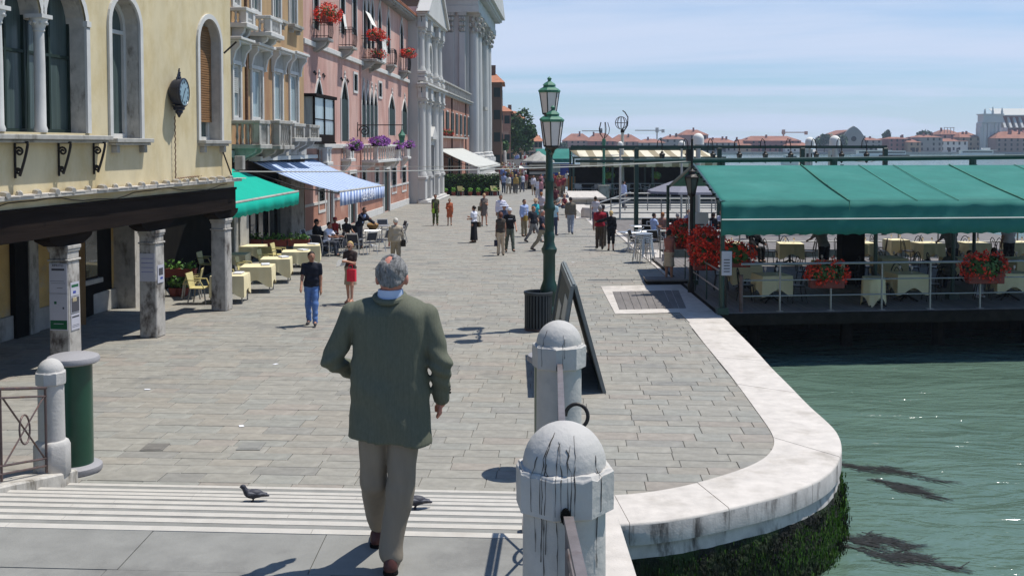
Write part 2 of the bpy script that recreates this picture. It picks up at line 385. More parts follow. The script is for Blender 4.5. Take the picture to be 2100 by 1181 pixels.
def sdf_arrays(prims, h, k=.03, clip=None, noise=None):
 bb = [_pb(p) for p in prims]
 lo = np.min([b[0] for b in bb], 0) - 2.5 * h; hi = np.max([b[1] for b in bb], 0) + 2.5 * h
 n = np.ceil((hi - lo) / h).astype(int) + 1
 F = np.full(n, 1.0, np.float32)
 ax = [lo[i] + h * np.arange(n[i]) for i in range(3)]
 for pr, (bl, bh) in zip(prims, bb):
  i0 = np.maximum(((bl - lo - k - 2 * h) / h).astype(int), 0); i1 = np.minimum(((bh - lo + k + 2 * h) / h).astype(int) + 2, n)
  g = np.stack(np.meshgrid(*[ax[i][i0[i]:i1[i]] for i in range(3)], indexing='ij'), -1).astype(np.float32)
  d = _pd(g, pr); sl = tuple(slice(i0[i], i1[i]) for i in range(3)); f = F[sl]
  hh = np.clip(.5 + .5 * (f - d) / k, 0, 1)
  F[sl] = f * (1 - hh) + d * hh - k * hh * (1 - hh)
 if clip is not None or noise is not None:
  g = np.stack(np.meshgrid(*ax, indexing='ij'), -1)
  if noise is not None: F = F + noise(g)
  if clip is not None: F = np.maximum(F, clip(g))
 # surface nets
 Sg = F < 0
 c = np.zeros(n - 1, np.float32); acc = np.zeros(tuple(n - 1) + (3,), np.float32)
 corners = [(i, j, l) for i in (0, 1) for j in (0, 1) for l in (0, 1)]
 def sub(A, o): return A[o[0]:A.shape[0] - 1 + o[0], o[1]:A.shape[1] - 1 + o[1], o[2]:A.shape[2] - 1 + o[2]]
 for a in corners:
  for axn in range(3):
   if a[axn] == 1: continue
   b = list(a); b[axn] = 1
   fa, fb = sub(F, a), sub(F, b); m = (fa < 0) != (fb < 0)
   t = np.where(m, fa / np.where(m, fa - fb, 1), 0)
   for d in range(3):
    acc[..., d] += np.where(m, a[d] + (t if d == axn else 0), 0)
   c += m
 act = c > 0
 idx = -np.ones(tuple(n - 1), np.int64); idx[act] = np.arange(act.sum())
 cells = np.argwhere(act); V = lo + h * (cells + acc[act] / c[act][:, None])
 quads = []
 for axn in range(3):
  o = [slice(None)] * 3; o2 = [slice(None)] * 3
  o[axn] = slice(0, -1); o2[axn] = slice(1, None)
  s0, s1 = Sg[tuple(o)], Sg[tuple(o2)]
  e = np.argwhere(s0 != s1); u, v = (axn + 1) % 3, (axn + 2) % 3
  e = e[(e[:, u] > 0) & (e[:, v] > 0) & (e[:, u] < n[u] - 1) & (e[:, v] < n[v] - 1)]
  if not len(e): continue
  du = np.zeros(3, int); du[u] = 1; dv = np.zeros(3, int); dv[v] = 1
  q = np.stack([idx[tuple((e - du - dv).T)], idx[tuple((e - dv).T)], idx[tuple(e.T)], idx[tuple((e - du).T)]], 1)
  fl = s0[tuple(e.T)]
  q[~fl] = q[~fl][:, ::-1]; quads.append(q)
 return V, np.concatenate(quads)
def sdf(name, prims, mats, parent, h=.022, k=.03, clip=None, noise=None):
 v, f = sdf_arrays(prims, h, k, clip, noise)
 return np_mesh(name, v, f, mats, parent, smooth=True)

# ------------------------------------------------------------------ people
def add3(a, b): return tuple(x + y for x, y in zip(a, b))
def limb(a, ang, lean, L):                                # ang: swing to the front (-Y), lean: outwards (+X signed)
 return (a[0] + math.sin(lean) * L, a[1] - math.sin(ang) * L * math.cos(lean), a[2] - math.cos(ang) * math.cos(lean) * L)
ARMS = {'down': (-.03, .10, .25, .04), 'back': (-.35, .10, -.05, .05), 'fwd': (.35, .10, .7, .0), 'bent': (.05, .14, 1.55, -.35), 'hold': (.25, .08, 1.9, -.45),
  'raise': (1.3, .5, 1.75, .45), 'point': (1.0, .9, 1.15, 1.0), 'hip': (-.25, .55, .35, -.75), 'lap': (.35, .12, 1.15, -.2), 'table': (.55, .2, 1.35, -.15), 'face': (.75, .15, 2.5, -.3)}
def person(label, loc, rz=0.0, h=1.72, top=(.5, .5, .5), bottom=(.05, .05, .07), hair='dark', style='short', skin='skin', female=False, stride=0.0,
           arms=('down', 'down'), sleeve='short', legs='trousers', hat=None, bag=None, sit=False, res=.024, lean=0.0, group=None, shoe=(.03, .025, .02),
           bulk=1.0, extra=None, headturn=0.0, face=None):
 root = thing('person', label, 'person', loc, rz, group); root.scale = (h / 1.75,) * 3
 fem = 1 if female else 0; bk = bulk
 zp = .50 if sit else .93
 def T(x, y, z):                                       # torso point: lean about the pelvis
  dz = z - .93
  return (x, y - math.sin(lean) * dz, zp + math.cos(lean) * dz)
 sw = (.165 if fem else .19) * (.5 + .5 * bk)
 torso = [('c', T(-.085, 0, 1.335), T(.085, 0, 1.335), .098 * bk, .098 * bk), ('c', T(-.06, .0, 1.22), T(.06, .0, 1.22), .105 * bk, .105 * bk),
             ('c', T(-.055, -.01 * bk, 1.08), T(.055, -.01 * bk, 1.08), (.092 if fem else .105) * bk, (.092 if fem else .105) * bk),
             ('c', T(-.08, .01, .96), T(.08, .01, .96), .105 * bk, .105 * bk), ('c', T(0, .01, 1.435), T(sw - .02, 0, 1.395), .055, .050), ('c', T(0, .01, 1.435), T(-sw + .02, 0, 1.395), .055, .050)]
 if fem: torso += [('e', T(-.07, -.085, 1.26), (.055, .055, .06)), ('e', T(.07, -.085, 1.26), (.055, .055, .06))]
 body = list(torso); tp = list(torso); slv = {'none': 0, 'short': .62, 'long': 1.0}[sleeve]
 for sgn, a in ((1, arms[0]), (-1, arms[1])):
  A = ARMS[a] if isinstance(a, str) else a
  s0 = T(sgn * (sw - .012), 0, 1.39); e = limb(s0, A[0] + lean, sgn * A[1], .285); wv = limb(e, A[2] + lean, sgn * A[3], .25); hd = limb(wv, A[2] + lean - .1, sgn * A[3], .085)
  body += [('c', s0, e, .048, .040), ('c', e, wv, .039, .027), ('c', wv, hd, .026, .036)]
  if res < .016:
   dv = Vector(hd) - Vector(wv); dv.normalize(); side = Vector((0, 1, 0)).cross(dv)
   if abs(dv.y) > .8: side = Vector((1, 0, 0))
   side = Vector((0, -1, 0)) if abs(dv.z) > .7 else Vector((1, 0, 0))
   for q, fl in ((-.027, .062), (-.009, .075), (.009, .072), (.027, .056)):
    b0 = Vector(hd) + side * q; body.append(('c', tuple(b0), tuple(b0 + dv * fl * .55 + Vector((0, -.004, 0))), .0105, .0095)); body.append(('c', tuple(b0 + dv * fl * .55 + Vector((0, -.004, 0))), tuple(b0 + dv * fl + Vector((sgn * -.012, -.008, 0))), .0095, .008))
   body.append(('c', tuple(Vector(wv) + side * .02), tuple(Vector(hd) + side * .05), .012, .0095))
  else:
   hd2 = limb(hd, A[2] + lean - .1, sgn * (A[3] - .15), .075); body += [('c', hd, hd2, .03, .014), ('c', wv, add3(hd, (0, -.035, 0)), .014, .011)]
  if slv:
   e2 = tuple(np.array(s0) + (np.array(e) - np.array(s0)) * min(1, slv))
   tp.append(('c', s0, e2, .052 * (.6 + .4 * bk), .048))
   if slv == 1.0: tp.append(('c', e, tuple(np.array(e) + (np.array(wv) - np.array(e)) * .95), .054, .042))
  else: tp = [t for t in tp]
 bt = [torso[3]]; shoes = []; lowest = 9; legp = []
 for sgn in (1, -1):
  hp = (sgn * .085, .01, zp - .02)
  if sit: kn = (sgn * .10, -.43, zp + .0); an = (sgn * .11, -.45 + .05 * sgn, zp - .42); ft = (an[0], an[1] - .12, an[2] - .05)
  else:
   a = stride * sgn; kn = limb(hp, a + (.12 if stride else .02), sgn * .02, .43); an = limb(kn, a - (.55 * abs(stride) if a < 0 else .04 * (1 if stride else 0)), sgn * .01, .42)
   tip = -.05 if a >= -.05 else -.10
   ft = (an[0] + sgn * .02, an[1] - .13, an[2] + (tip if a >= -.05 else -.075))
  legp.append((hp, kn, an, ft)); lowest = min(lowest, an[2] - .075, ft[2] - .035)
 dz = -lowest if not sit else -(min(l[3][2] for l in legp) - .035)
 for hp, kn, an, ft in legp:
  body += [('c', hp, kn, .082 * (.6 + .4 * bk), .056), ('c', kn, an, .054, .036), ('c', an, ft, .04, .03)]
  bt += [('c', hp, kn, .098 * (.6 + .4 * bk), .072), ('c', kn, an, .07, .058)]
  shoes += [('c', add3(an, (0, .025, -.035)), add3(ft, (0, -.02, 0)), .042, .036)]
 # head
 ht = headturn; hc = T(0, -.012, 1.622); nk = T(0, .005, 1.47)
 fwd = Vector((-math.sin(ht), -math.cos(ht), 0)); rt = Vector((math.cos(ht), -math.sin(ht), 0)); hcv = Vector(hc)
 def Hd(x, f, z): return tuple(hcv + rt * x + fwd * f + Vector((0, 0, z)))
 body += [('c', nk, T(0, 0, 1.56), .052, .05), ('e', hc, (.080, .094, .115)), ('c', Hd(0, .035, -.07), Hd(0, .062, -.085), .045, .03),
             ('c', Hd(0, .085, .015), Hd(0, .104, -.022), .011, .016), ('e', Hd(.077, -.005, -.01), (.014, .022, .032)), ('e', Hd(-.077, -.005, -.01), (.014, .022, .032))]
 up = lambda L: [((p[0], add3(p[1], (0, 0, dz)), add3(p[2], (0, 0, dz)), p[3], p[4]) if p[0] == 'c' else (p[0], add3(p[1], (0, 0, dz)), p[2])) for p in L]
 root.location = (loc[0], loc[1], loc[2])
 skm = M[skin]
 sdf('body', up(body), skm, root, res, .022)
 grow = lambda L, g: [((p[0], p[1], p[2], p[3] + g, p[4] + g) if p[0] == 'c' else (p[0], p[1], tuple(x + g for x in p[2]))) for p in L]
 ph = (len(label) * 1.7) % 6.28; FOLD = lambda g: .007 * np.sin(31 * g[..., 2] + 13 * g[..., 0] + ph + 2 * np.sin(9 * g[..., 2] + ph)) * np.sin(15 * g[..., 0] - 9 * g[..., 2] + 2 * ph)
 tm = paint(*top)
 if legs in ('dress', 'skirt', 'long_skirt'):
  hem = {'dress': .52, 'skirt': .50, 'long_skirt': .10}[legs]; fl = {'dress': .155, 'skirt': .135, 'long_skirt': .15}[legs]
  z0 = 1.02; a = T(0, 0, z0); sk = [('c', (-.05, a[1], z0 + zp - .93), (-.06, a[1], hem - .05), .095, fl), ('c', (.05, a[1], z0 + zp - .93), (.06, a[1], hem - .05), .095, fl)]
  if legs == 'dress': sdf('dress', up(grow(tp, .012) + sk), tm, root, res, .05, clip=lambda g: (hem + dz) - g[..., 2])
  else:
   sdf('skirt', up(sk + [torso[3]]), paint(*bottom), root, res, .05, clip=lambda g: np.maximum((hem + dz) - g[..., 2], g[..., 2] - (1.06 + dz)))
   sdf('shirt', up(grow(tp, .012)), tm, root, res, .03, clip=lambda g: (.98 + dz) - g[..., 2])
 else:
  cut = {'trousers': -.02, 'capri': .27, 'shorts': .46}[legs]
  cl = (lambda g: (an_z + dz) - g[..., 2]) if False else (lambda g: (max(cut, -1) + dz) - g[..., 2]) if legs != 'trousers' else None
  sdf('trousers', up(grow(bt, .004)), paint(*bottom), root, res, .035, clip=cl, noise=FOLD)
  sdf('shirt', up(grow(tp, .013 if sleeve != 'long' else .018)), tm, root, res, .035, clip=None if sit else (lambda g: (.89 + dz) - g[..., 2]), noise=FOLD)
 sdf('shoes', up(shoes), paint(*shoe), root, res, .015)
 if style != 'bald':
  hr = [('e', Hd(0, -.014, .022), (.089, .099, .108))]; hz = hc[2] + dz
  if style == 'long': hr += [('c', Hd(0, -.06, .0), Hd(0, -.08, -.20), .075, .06), ('c', Hd(-.05, -.05, .0), Hd(-.06, -.05, -.16), .045, .04), ('c', Hd(.05, -.05, .0), Hd(.06, -.05, -.16), .045, .04)]
  if style == 'bob': hr += [('c', Hd(0, -.05, .0), Hd(0, -.055, -.09), .078, .07), ('c', Hd(-.06, -.02, .0), Hd(-.065, -.02, -.08), .035, .03), ('c', Hd(.06, -.02, .0), Hd(.065, -.02, -.08), .035, .03)]
  if style == 'bun': hr += [('e', Hd(0, -.11, .03), (.045, .045, .045))]
  def hclip(g, hz=hz):
   fy = (g[..., 0] - hc[0]) * fwd.x + (g[..., 1] - hc[1]) * fwd.y
   return np.minimum((fy - .035) * .8 - (g[..., 2] - hz - .045) * .9, .3) if style in ('long', 'bob') else np.maximum((fy - .02) * .85 - (g[..., 2] - hz - .035) * .9, -(g[..., 2] - hz + .065))
  sdf('hair', up(hr), HAIR[hair], root, min(res, .018), .02, clip=hclip)
 def put(bname, mb, m):
  o = mb.build(bname, m, root); return o
 hz = (hc[0], hc[1], hc[2] + dz)
 if face:
  mb = MB()
  for sx in (-.032, .032):
   q = Hd(sx, .083, .018); mb.ball((q[0], q[1], q[2] + dz), .012, 6)
  put('eyes', mb, HAIR['dark'])
  mb = MB(); q = Hd(0, .088, -.055); mb.obox((q[0], q[1], q[2] + dz), rt * .022, fwd * .012, (0, 0, .005)); put('mouth', mb, paint(.25, .07, .06))
 if hat:
  kind, hcol = hat; mb = MB()
  if kind == 'brim':
   mb.lathe([(.19, .0), (.19, .008), (.10, .02), (.095, .09), (.07, .115), (.001, .12)], 14, (hz[0], hz[1] + .005, hz[2] + .035), rot=.1)
   put('hat', mb, paint(*hcol))
  else:
   mb.lathe([(.095, .0), (.098, .03), (.085, .075), (.05, .1), (.001, .108)], 12, (hz[0], hz[1] + .01, hz[2] + .03))
   f = Vector((fwd.x, fwd.y, 0)); mb.obox(Vector((hz[0], hz[1], hz[2] + .035)) + f * .12, rt * .06, f * .055, (0, 0, .006)); put('cap', mb, paint(*hcol))
 for b in (bag if isinstance(bag, list) else [bag] if bag else []):
  kind, bcol, bx, by, bz = b; mb = MB()
  if kind == 'shoulder':
   mb.box(bx - .07, by - .13, bz - .12, bx + .07, by + .13, bz + .12); o = put('bag', mb, paint(*bcol))
   m2 = MB(); m2.tube([(bx, by - .1, bz + .12), (bx * .9, by - .09, 1.2 + dz), (bx * .35, -.02, 1.47 + dz), (bx * .9, by + .12, 1.2 + dz), (bx, by + .1, bz + .12)], .011, 5); m2.build('strap', paint(*bcol), o)
  elif kind == 'backpack':
   mb.box(bx - .14, by - .08, bz - .2, bx + .14, by + .08, bz + .2); o = mb.build('backpack', paint(*bcol), root, bevel=.05)
  elif kind == 'carry':
   pts = [(bx - .13, by - .05, bz - .17), (bx + .13, by - .05, bz - .17), (bx + .13, by + .05, bz - .17), (bx - .13, by + .05, bz - .17)]
   mb.prism(pts, (0, 0, .34)); o = put('shopping_bag', mb, paint(*bcol))
   m2 = MB(); m2.tube([(bx - .07, by - .05, bz + .17), (bx - .05, by - .05, bz + .3), (bx + .05, by - .05, bz + .3), (bx + .07, by - .05, bz + .17)], .009, 5); m2.build('handle', paint(*bcol), o)
 if extra: extra(root, dz, T)
 return root
# ------------------------------------------------------------------ leaves and petals
def leaf_arrays(centres, size, seed, tilt=1.0, jitter=.3, c0=(.7, .75, .6), c1=(1.3, 1.25, 1.2)):
 rs = np.random.RandomState(seed); n = len(centres)
 d = rs.normal(size=(n, 3)); d /= np.linalg.norm(d, axis=1)[:, None]
 a = rs.normal(size=(n, 3)); a -= d * (a * d).sum(1)[:, None]; a /= np.linalg.norm(a, axis=1)[:, None]; b = np.cross(d, a)
 s = size * (1 + jitter * rs.uniform(-1, 1, (n, 1)))
 v = np.stack([centres - a * s, centres + b * s * .62, centres + a * s, centres - b * s * .62], 1).reshape(-1, 3)
 t = rs.uniform(0, 1, (n, 1)); cols = np.array(c0) * (1 - t) + np.array(c1) * t
 return v, np.arange(4 * n).reshape(-1, 4), cols
def blob_points(n, c, r, seed, shell=.55):
 rs = np.random.RandomState(seed); d = rs.normal(size=(n, 3)); d /= np.linalg.norm(d, axis=1)[:, None]
 rad = (shell + (1 - shell) * rs.uniform(0, 1, (n, 1))) ; return np.array(c) + d * rad * np.array(r)
def flowers(root, c, r, seed, col='flower_red', n=260, nf=200, size=.045):
 """a bed of leaves (part) and a scatter of petals (part) filling an ellipsoid round c, in root's frame"""
 v, f, cc = leaf_arrays(blob_points(n, c, np.array(r) * .85, seed, .3), size * 1.15, seed); o = np_mesh('foliage', v, f, M['leaf'], root, cols=cc); o['kind'] = 'stuff'
 rs = np.random.RandomState(seed + 5); heads = blob_points(max(8, nf // 9), c, r, seed + 3, .82)
 heads = heads[(heads[:, 2] > c[2] - r[2] * .8)]
 pts = np.repeat(heads, 9, 0) + rs.normal(0, size * .85, (len(heads) * 9, 3))
 v, f, cc = leaf_arrays(pts, size * .8, seed + 9, c0=(.6, .6, .6), c1=(1.35, 1.5, 1.3)); o = np_mesh('blossom', v, f, M[col], root, cols=cc); o['kind'] = 'stuff'

def text_mesh(txt, size, m, parent, mat4, name='lettering', depth=.002, align='CENTER'):
 cu = bpy.data.curves.new(name, 'FONT'); cu.body = txt; cu.size = size; cu.align_x = align; cu.align_y = 'CENTER'; cu.extrude = depth; cu.resolution_u = 2
 to = bpy.data.objects.new('t', cu); C.objects.link(to); bpy.context.view_layer.update()
 me = bpy.data.meshes.new_from_object(to.evaluated_get(bpy.context.evaluated_depsgraph_get())); bpy.data.objects.remove(to)
 me.transform(mat4); me.materials.clear(); me.materials.append(m)
 o = bpy.data.objects.new(name, me); link(o, parent); return o
# ================================================================== THE SETTING: water, quay, pavement, bridge
WZ = -1.2
def water():
 m = bpy.data.materials.new('canal_water'); m.use_nodes = True; t = m.node_tree; N = t.nodes; b = N['Principled BSDF']
 tcn = N.new('ShaderNodeTexCoord')
 n0 = N.new('ShaderNodeTexNoise'); n0.inputs['Scale'].default_value = .35; n0.inputs['Detail'].default_value = 4
 t.links.new(tcn.outputs['Object'], n0.inputs['Vector'])
 cr = N.new('ShaderNodeMix'); cr.data_type = 'RGBA'; cr.inputs[6].default_value = (.070, .118, .088, 1); cr.inputs[7].default_value = (.125, .195, .155, 1)
 t.links.new(n0.outputs[0], cr.inputs[0]); t.links.new(cr.outputs[2], b.inputs['Base Color'])
 b.inputs['Roughness'].default_value = .13; b.inputs['Specular IOR Level'].default_value = .5; b.inputs['IOR'].default_value = 1.33
 prev = None
 for sc, dist, strg, st in ((.30, .55, .5, (1, 2.2, 1)), (1.0, .14, .6, (1, 2.4, 1)), (3.2, .022, .4, (1, 1.7, 1))):
  mp = N.new('ShaderNodeMapping'); mp.inputs['Scale'].default_value = st; mp.inputs['Rotation'].default_value = (0, 0, R(-24)); t.links.new(tcn.outputs['Object'], mp.inputs[0])
  n = N.new('ShaderNodeTexNoise'); n.inputs['Scale'].default_value = sc; n.inputs['Detail'].default_value = 4; n.inputs['Roughness'].default_value = .55; n.inputs['Distortion'].default_value = .7
  t.links.new(mp.outputs[0], n.inputs['Vector'])
  bp = N.new('ShaderNodeBump'); bp.inputs['Distance'].default_value = dist; bp.inputs['Strength'].default_value = strg
  t.links.new(n.outputs[0], bp.inputs['Height'])
  if prev is not None: t.links.new(prev.outputs[0], bp.inputs['Normal'])
  prev = bp
 t.links.new(prev.outputs[0], b.inputs['Normal'])
 mb = MB(); mb.add([(-300, -30, 0), (2600, -30, 0), (2600, 2600, 0), (-300, 2600, 0)], [(0, 1, 2, 3)])
 o = mb.build('water', m, loc=(0, 0, WZ)); tag(o, 'green rippled canal water beside the stone quay', kind='structure')
water()

SL = .058                                                  # the street runs along (SL, 1)
outer_px = [(1255, 1078), (1285, 1076), (1377, 1068), (1460, 1052), (1537, 1034), (1610, 1016), (1675, 990), (1711, 965), (1727, 933), (1728, 915), (1720, 887), (1692, 860), (1665, 837), (1625, 796), (1583, 754), (1540, 707), (1496, 663)]
inner_px = [(1255, 1018), (1317, 1013), (1395, 1000), (1440, 989), (1490, 974), (1530, 961), (1560, 947), (1578, 933), (1588, 918), (1590, 905), (1585, 892), (1575, 876), (1555, 848), (1525, 806), (1491, 761), (1450, 712), (1412, 663)]
outer = [G(*p).to_2d() for p in outer_px]; inner = [G(*p).to_2d() for p in inner_px]
outer.insert(0, Vector((.45, outer[0].y + .02))); inner.insert(0, Vector((.45, inner[0].y + .03)))
def resample(pts, n):
 d = [0]
 for a, b in zip(pts, pts[1:]): d.append(d[-1] + (b - a).length)
 out_ = []
 for i in range(n):
  t = d[-1] * i / (n - 1); j = max(k for k in range(len(d)) if d[k] <= t + 1e-9); j = min(j, len(pts) - 2)
  u = (t - d[j]) / max(1e-9, d[j + 1] - d[j]); out_.append(pts[j].lerp(pts[j + 1], u))
 return out_
def smooth(pts, it=2):
 for _ in range(it):
  pts = [pts[0]] + [(pts[i - 1] + pts[i] * 2 + pts[i + 1]) / 4 for i in range(1, len(pts) - 1)] + [pts[-1]]
 return pts
NE = 73
outer = smooth(resample(outer, NE), 3); inner = smooth(resample(inner, NE), 3)
q0 = outer[-1]; FAR = 330.0
def quay_x(Y): return q0.x + .0 * (Y - q0.y)          # the quay itself runs straight ahead
root = thing('quay_edge', None, None); tag(root, kind='structure')
cuts = [0, 4, 10, 17, 23, 29, 34, 40, 46, 52, 58, 65, 72]
for a, b in zip(cuts, cuts[1:]):
 mb = MB(); n = b - a + 1
 g = .004
 O = [outer[i].copy() for i in range(a, b + 1)]; I = [inner[i].copy() for i in range(a, b + 1)]
 dO = (O[1] - O[0]).normalized() * g; O[0] += dO; I[0] += (I[1] - I[0]).normalized() * g; O[-1] -= (O[-1] - O[-2]).normalized() * g; I[-1] -= (I[-1] - I[-2]).normalized() * g
 z = .012 + rnd.uniform(-.003, .003)
 rows = []
 prof = [(0, -.25), (0, z - .03), (.012, z - .008), (.03, z), (1, z), (1, -.25)]
 vs = []
 for o_, i_ in zip(O, I):
  L = (i_ - o_).length
  for (t, zz) in prof:
   u = t if t in (0, 1) else t / L
   p = o_.lerp(i_, u); vs.append((p.x, p.y, zz))
 k = len(prof); fs = []
 for i in range(n - 1):
  for j in range(k - 1): fs.append((i * k + j, (i + 1) * k + j, (i + 1) * k + j + 1, i * k + j + 1))
 fs.append(tuple(range(k))); fs.append(tuple((n - 1) * k + j for j in range(k - 1, -1, -1)))
 mb.add(vs, fs)
 mb.m = [1 if i % (k - 1) == 0 and i < (n - 1) * (k - 1) else 0 for i in range(len(mb.f))]
 o = mb.build('quay_stone', [M['istria'], M['quay_face']], root, angle=50)
mb = MB()
for (ya, yb, dx) in ((q0.y, 31.0, 0), (31.0, 55.0, .78), (55.0, FAR, 0)): mb.box(q0.x - .95 + dx, ya, -.25, q0.x + dx, yb, .01)
mb.build('far_quay_stone', M['istria'], root)
# the wall under the edge, overgrown with moss
rs = np.random.RandomState(3)
def wallmesh():
 pts = [Vector((.6, outer[0].y))] + outer + [Vector((quay_x(40), 40)), Vector((quay_x(90), 90)), Vector((quay_x(FAR), FAR))]
 pts = resample(pts[:-3], 190) + pts[-3:]
 zs = np.linspace(-.235, -1.6, 16); V = []
 for i, p in enumerate(pts):
  a = pts[max(0, i - 1)]; b = pts[min(len(pts) - 1, i + 1)]; d = (b - a).normalized(); nrm = Vector((d.y, -d.x))
  for j, z in enumerate(zs):
   t = (z + .235) / -1.36
   off = -.05 + .10 * t + (.05 * rs.rand() * min(1, t * 3) + .03 * math.sin(i * .7 + j) * t)
   V.append((p.x + nrm.x * off, p.y + nrm.y * off, z))
 n, k = len(pts), len(zs)
 F = [(i * k + j, i * k + j + 1, (i + 1) * k + j + 1, (i + 1) * k + j) for i in range(n - 1) for j in range(k - 1)]
 mats = [M['quay_face'], M['moss']]
 mi = [0 if (f[0] % k) < 2 else 1 for f in F]
 o = np_mesh('quay_wall', V, F, mats, None, smooth=True, mi=mi); tag(o, kind='structure'); o.parent = root
 return V, k
Vw, kw = wallmesh()
# strands of weed hanging on the wall
def strands(P0, d, L, wd, cols, seed):
 rs_ = np.random.RandomState(seed); n = len(P0); L = L * (.5 + rs_.rand(n, 1)); a = rs_.normal(size=(n, 3)); a -= d * (a * d).sum(1)[:, None]; a /= np.linalg.norm(a, axis=1)[:, None]
 v = np.stack([P0 - a * wd, P0 + a * wd, P0 + d * L + a * wd * .3, P0 + d * L - a * wd * .3], 1).reshape(-1, 3); return v, np.arange(4 * n).reshape(-1, 4), cols
Vn = np.array(Vw); sel = Vn[(Vn[:, 2] < -.45) & (Vn[:, 2] > -1.3) & (Vn[:, 1] < 17)]
pts = np.repeat(sel, 22, 0) + rs.normal(0, .035, (len(sel) * 22, 3)); fac = np.clip((pts[:, 0] - 2.4) / 2.0, 0, 1); patch = .5 + .5 * np.sin(pts[:, 0] * 5.1 + 2 * np.sin(pts[:, 2] * 7)) * np.sin(pts[:, 1] * 4.3 + pts[:, 2] * 5)
d_ = np.tile(np.array([[.0, .0, -1.0]]), (len(pts), 1)) + rs.normal(0, .10, (len(pts), 3)); d_ /= np.linalg.norm(d_, axis=1)[:, None]
gr_ = (rs.rand(len(pts)) < (.14 + .8 * fac) * (patch > .36))[:, None]
cc = np.where(gr_, np.array([[1.9, 2.3, .8]]) * (.35 + .9 * rs.rand(len(pts), 1)), np.array([[.30, .22, .20]]) * (.3 + .9 * rs.rand(len(pts), 1)))
v, f, cc = strands(pts, d_, .045, .008, cc, 4)
o = np_mesh('wall_moss', v, f, M['weed'], root, cols=cc); o['kind'] = 'stuff'

# ---------------------------------------------------------------- pavement
def gp(u, v): return Vector((u * 1.0 + SL * v, v - SL * u))   # street coordinates: u across, v along
pav = thing('pavement', None, None); tag(pav, kind='structure')
mb = MB()
edge = [(p.x, p.y, -.016) for p in inner[2:]]
mb.add([(-34, 11.4, -.016), (.45, 11.4, -.016)] + edge + [(q0.x - .9, 28.5, -.016), (q0.x - .1, 28.6, -.016), (q0.x - .1, 84, -.016), (-34, 84, -.016)], [tuple(range(len(edge) + 6))])
mb.build('pavement_bed', M['joint'], pav, smooth=False)
mb = MB(); mb.add([(-60, 82, -.004), (quay_x(82) - .92, 82, -.004), (quay_x(FAR) - .92, FAR, -.004), (-60, FAR, -.004)], [(0, 1, 2, 3)])
mb.build('far_pavement', M['far_paving'], pav, smooth=False)
hull = [p for p in inner[2:]]
def clip_poly(poly, a, b):                                 # keep the left of a->b
 out_ = []; d = b - a
 for i in range(len(poly)):
  p, q = poly[i], poly[(i + 1) % len(poly)]
  sp_ = d.x * (p.y - a.y) - d.y * (p.x - a.x); sq = d.x * (q.y - a.y) - d.y * (q.x - a.x)
  if sp_ >= 0: out_.append(p)
  if (sp_ >= 0) != (sq >= 0): out_.append(p.lerp(q, sp_ / (sp_ - sq)))
 return out_
hs = [(hull[i], hull[i + 1]) for i in range(0, len(hull) - 1)]
def stone_rows():
 out_ = []; v = 11.6; r = random.Random(21)
 while v < 82:
  dv = r.choice((.30, .33, .36, .40)); u = -15.5 + r.uniform(-.6, 0)
  while u < 11:
   du = r.uniform(.44, .92)
   c = gp(u + du / 2, v + dv / 2)
   if c.x > -.5 * c.y - 1.6 and c.x < quay_x(c.y) + .5 if c.y > 15 else c.x > -9 and c.x < 4.6:
    g = .0032; poly = [gp(u + g, v + g), gp(u + du - g, v + g), gp(u + du - g, v + dv - g), gp(u + g, v + dv - g)]
    near = [h for h in hs if abs((h[0].y + h[1].y) / 2 - c.y) < 3 or h[1].y - h[0].y > 5]
    if c.y > 24.5: near = [(Vector((q0.x - (.96 if c.y < 30.5 else .2), 0)), Vector((q0.x - (.96 if c.y < 30.5 else .2), 99)))]
    for a, b in near:
     poly = clip_poly(poly, a, b)
     if len(poly) < 3: break
    if len(poly) >= 3 and min(p.y for p in poly) > 11.5:
     k = r.random(); s = r.uniform(.95, 1.05)
     if k < .16: t = (1.03 * s, 1.0 * s, .95 * s)
     elif k < .26: t = (1.03 * s, .975 * s, .94 * s)
     elif k < .38: t = (.88 * s, .89 * s, .89 * s)
     elif k < .52: t = (.97 * s, 1.0 * s, .99 * s)
     else: t = (s, s * 1.0, s * .97)
     out_.append((c, poly, t, r.uniform(-.003, .003)))
   u += du
  v += dv
 return out_
def stone_geo(poly, z):
 n = len(poly); c = sum(poly, Vector((0, 0))) / n
 vs = [(p.x, p.y, -.02) for p in poly] + [(p.x, p.y, z - .006) for p in poly]
 for p in poly:
  d = (c - p); L = d.length; q = p + d * min(.5, .008 / max(L, .01)); vs.append((q.x, q.y, z))
 fs = [(i, (i + 1) % n, n + (i + 1) % n, n + i) for i in range(n)] + [(n + i, n + (i + 1) % n, 2 * n + (i + 1) % n, 2 * n + i) for i in range(n)] + [tuple(range(2 * n, 3 * n))]
 return vs, fs
def tint_mesh(me, per_poly):
 a = me.color_attributes.new('tint', 'FLOAT_COLOR', 'CORNER'); buf = []
 for p, t in zip(me.polygons, per_poly): buf += [t[0], t[1], t[2], 1.0] * p.loop_total
 a.data.foreach_set('color', buf)
stones = stone_rows()
def in_view(c):
 u = c.x / c.y * FPX + PCX; return -30 < u < 2130
stones.sort(key=lambda s: s[0].y + (0 if in_view(s[0]) else 100))
for c, poly, t, z in stones[:300]:
 vs, fs = stone_geo([p - c for p in poly], z); me = bpy.data.meshes.new('paving_stone'); me.from_pydata(vs, [], fs); me.materials.append(M['paving'])
 tint_mesh(me, [t] * len(fs)); o = bpy.data.objects.new('paving_stone', me); link(o, pav); o.location = (c.x, c.y, 0)
V, Fq, tt = [], [], []
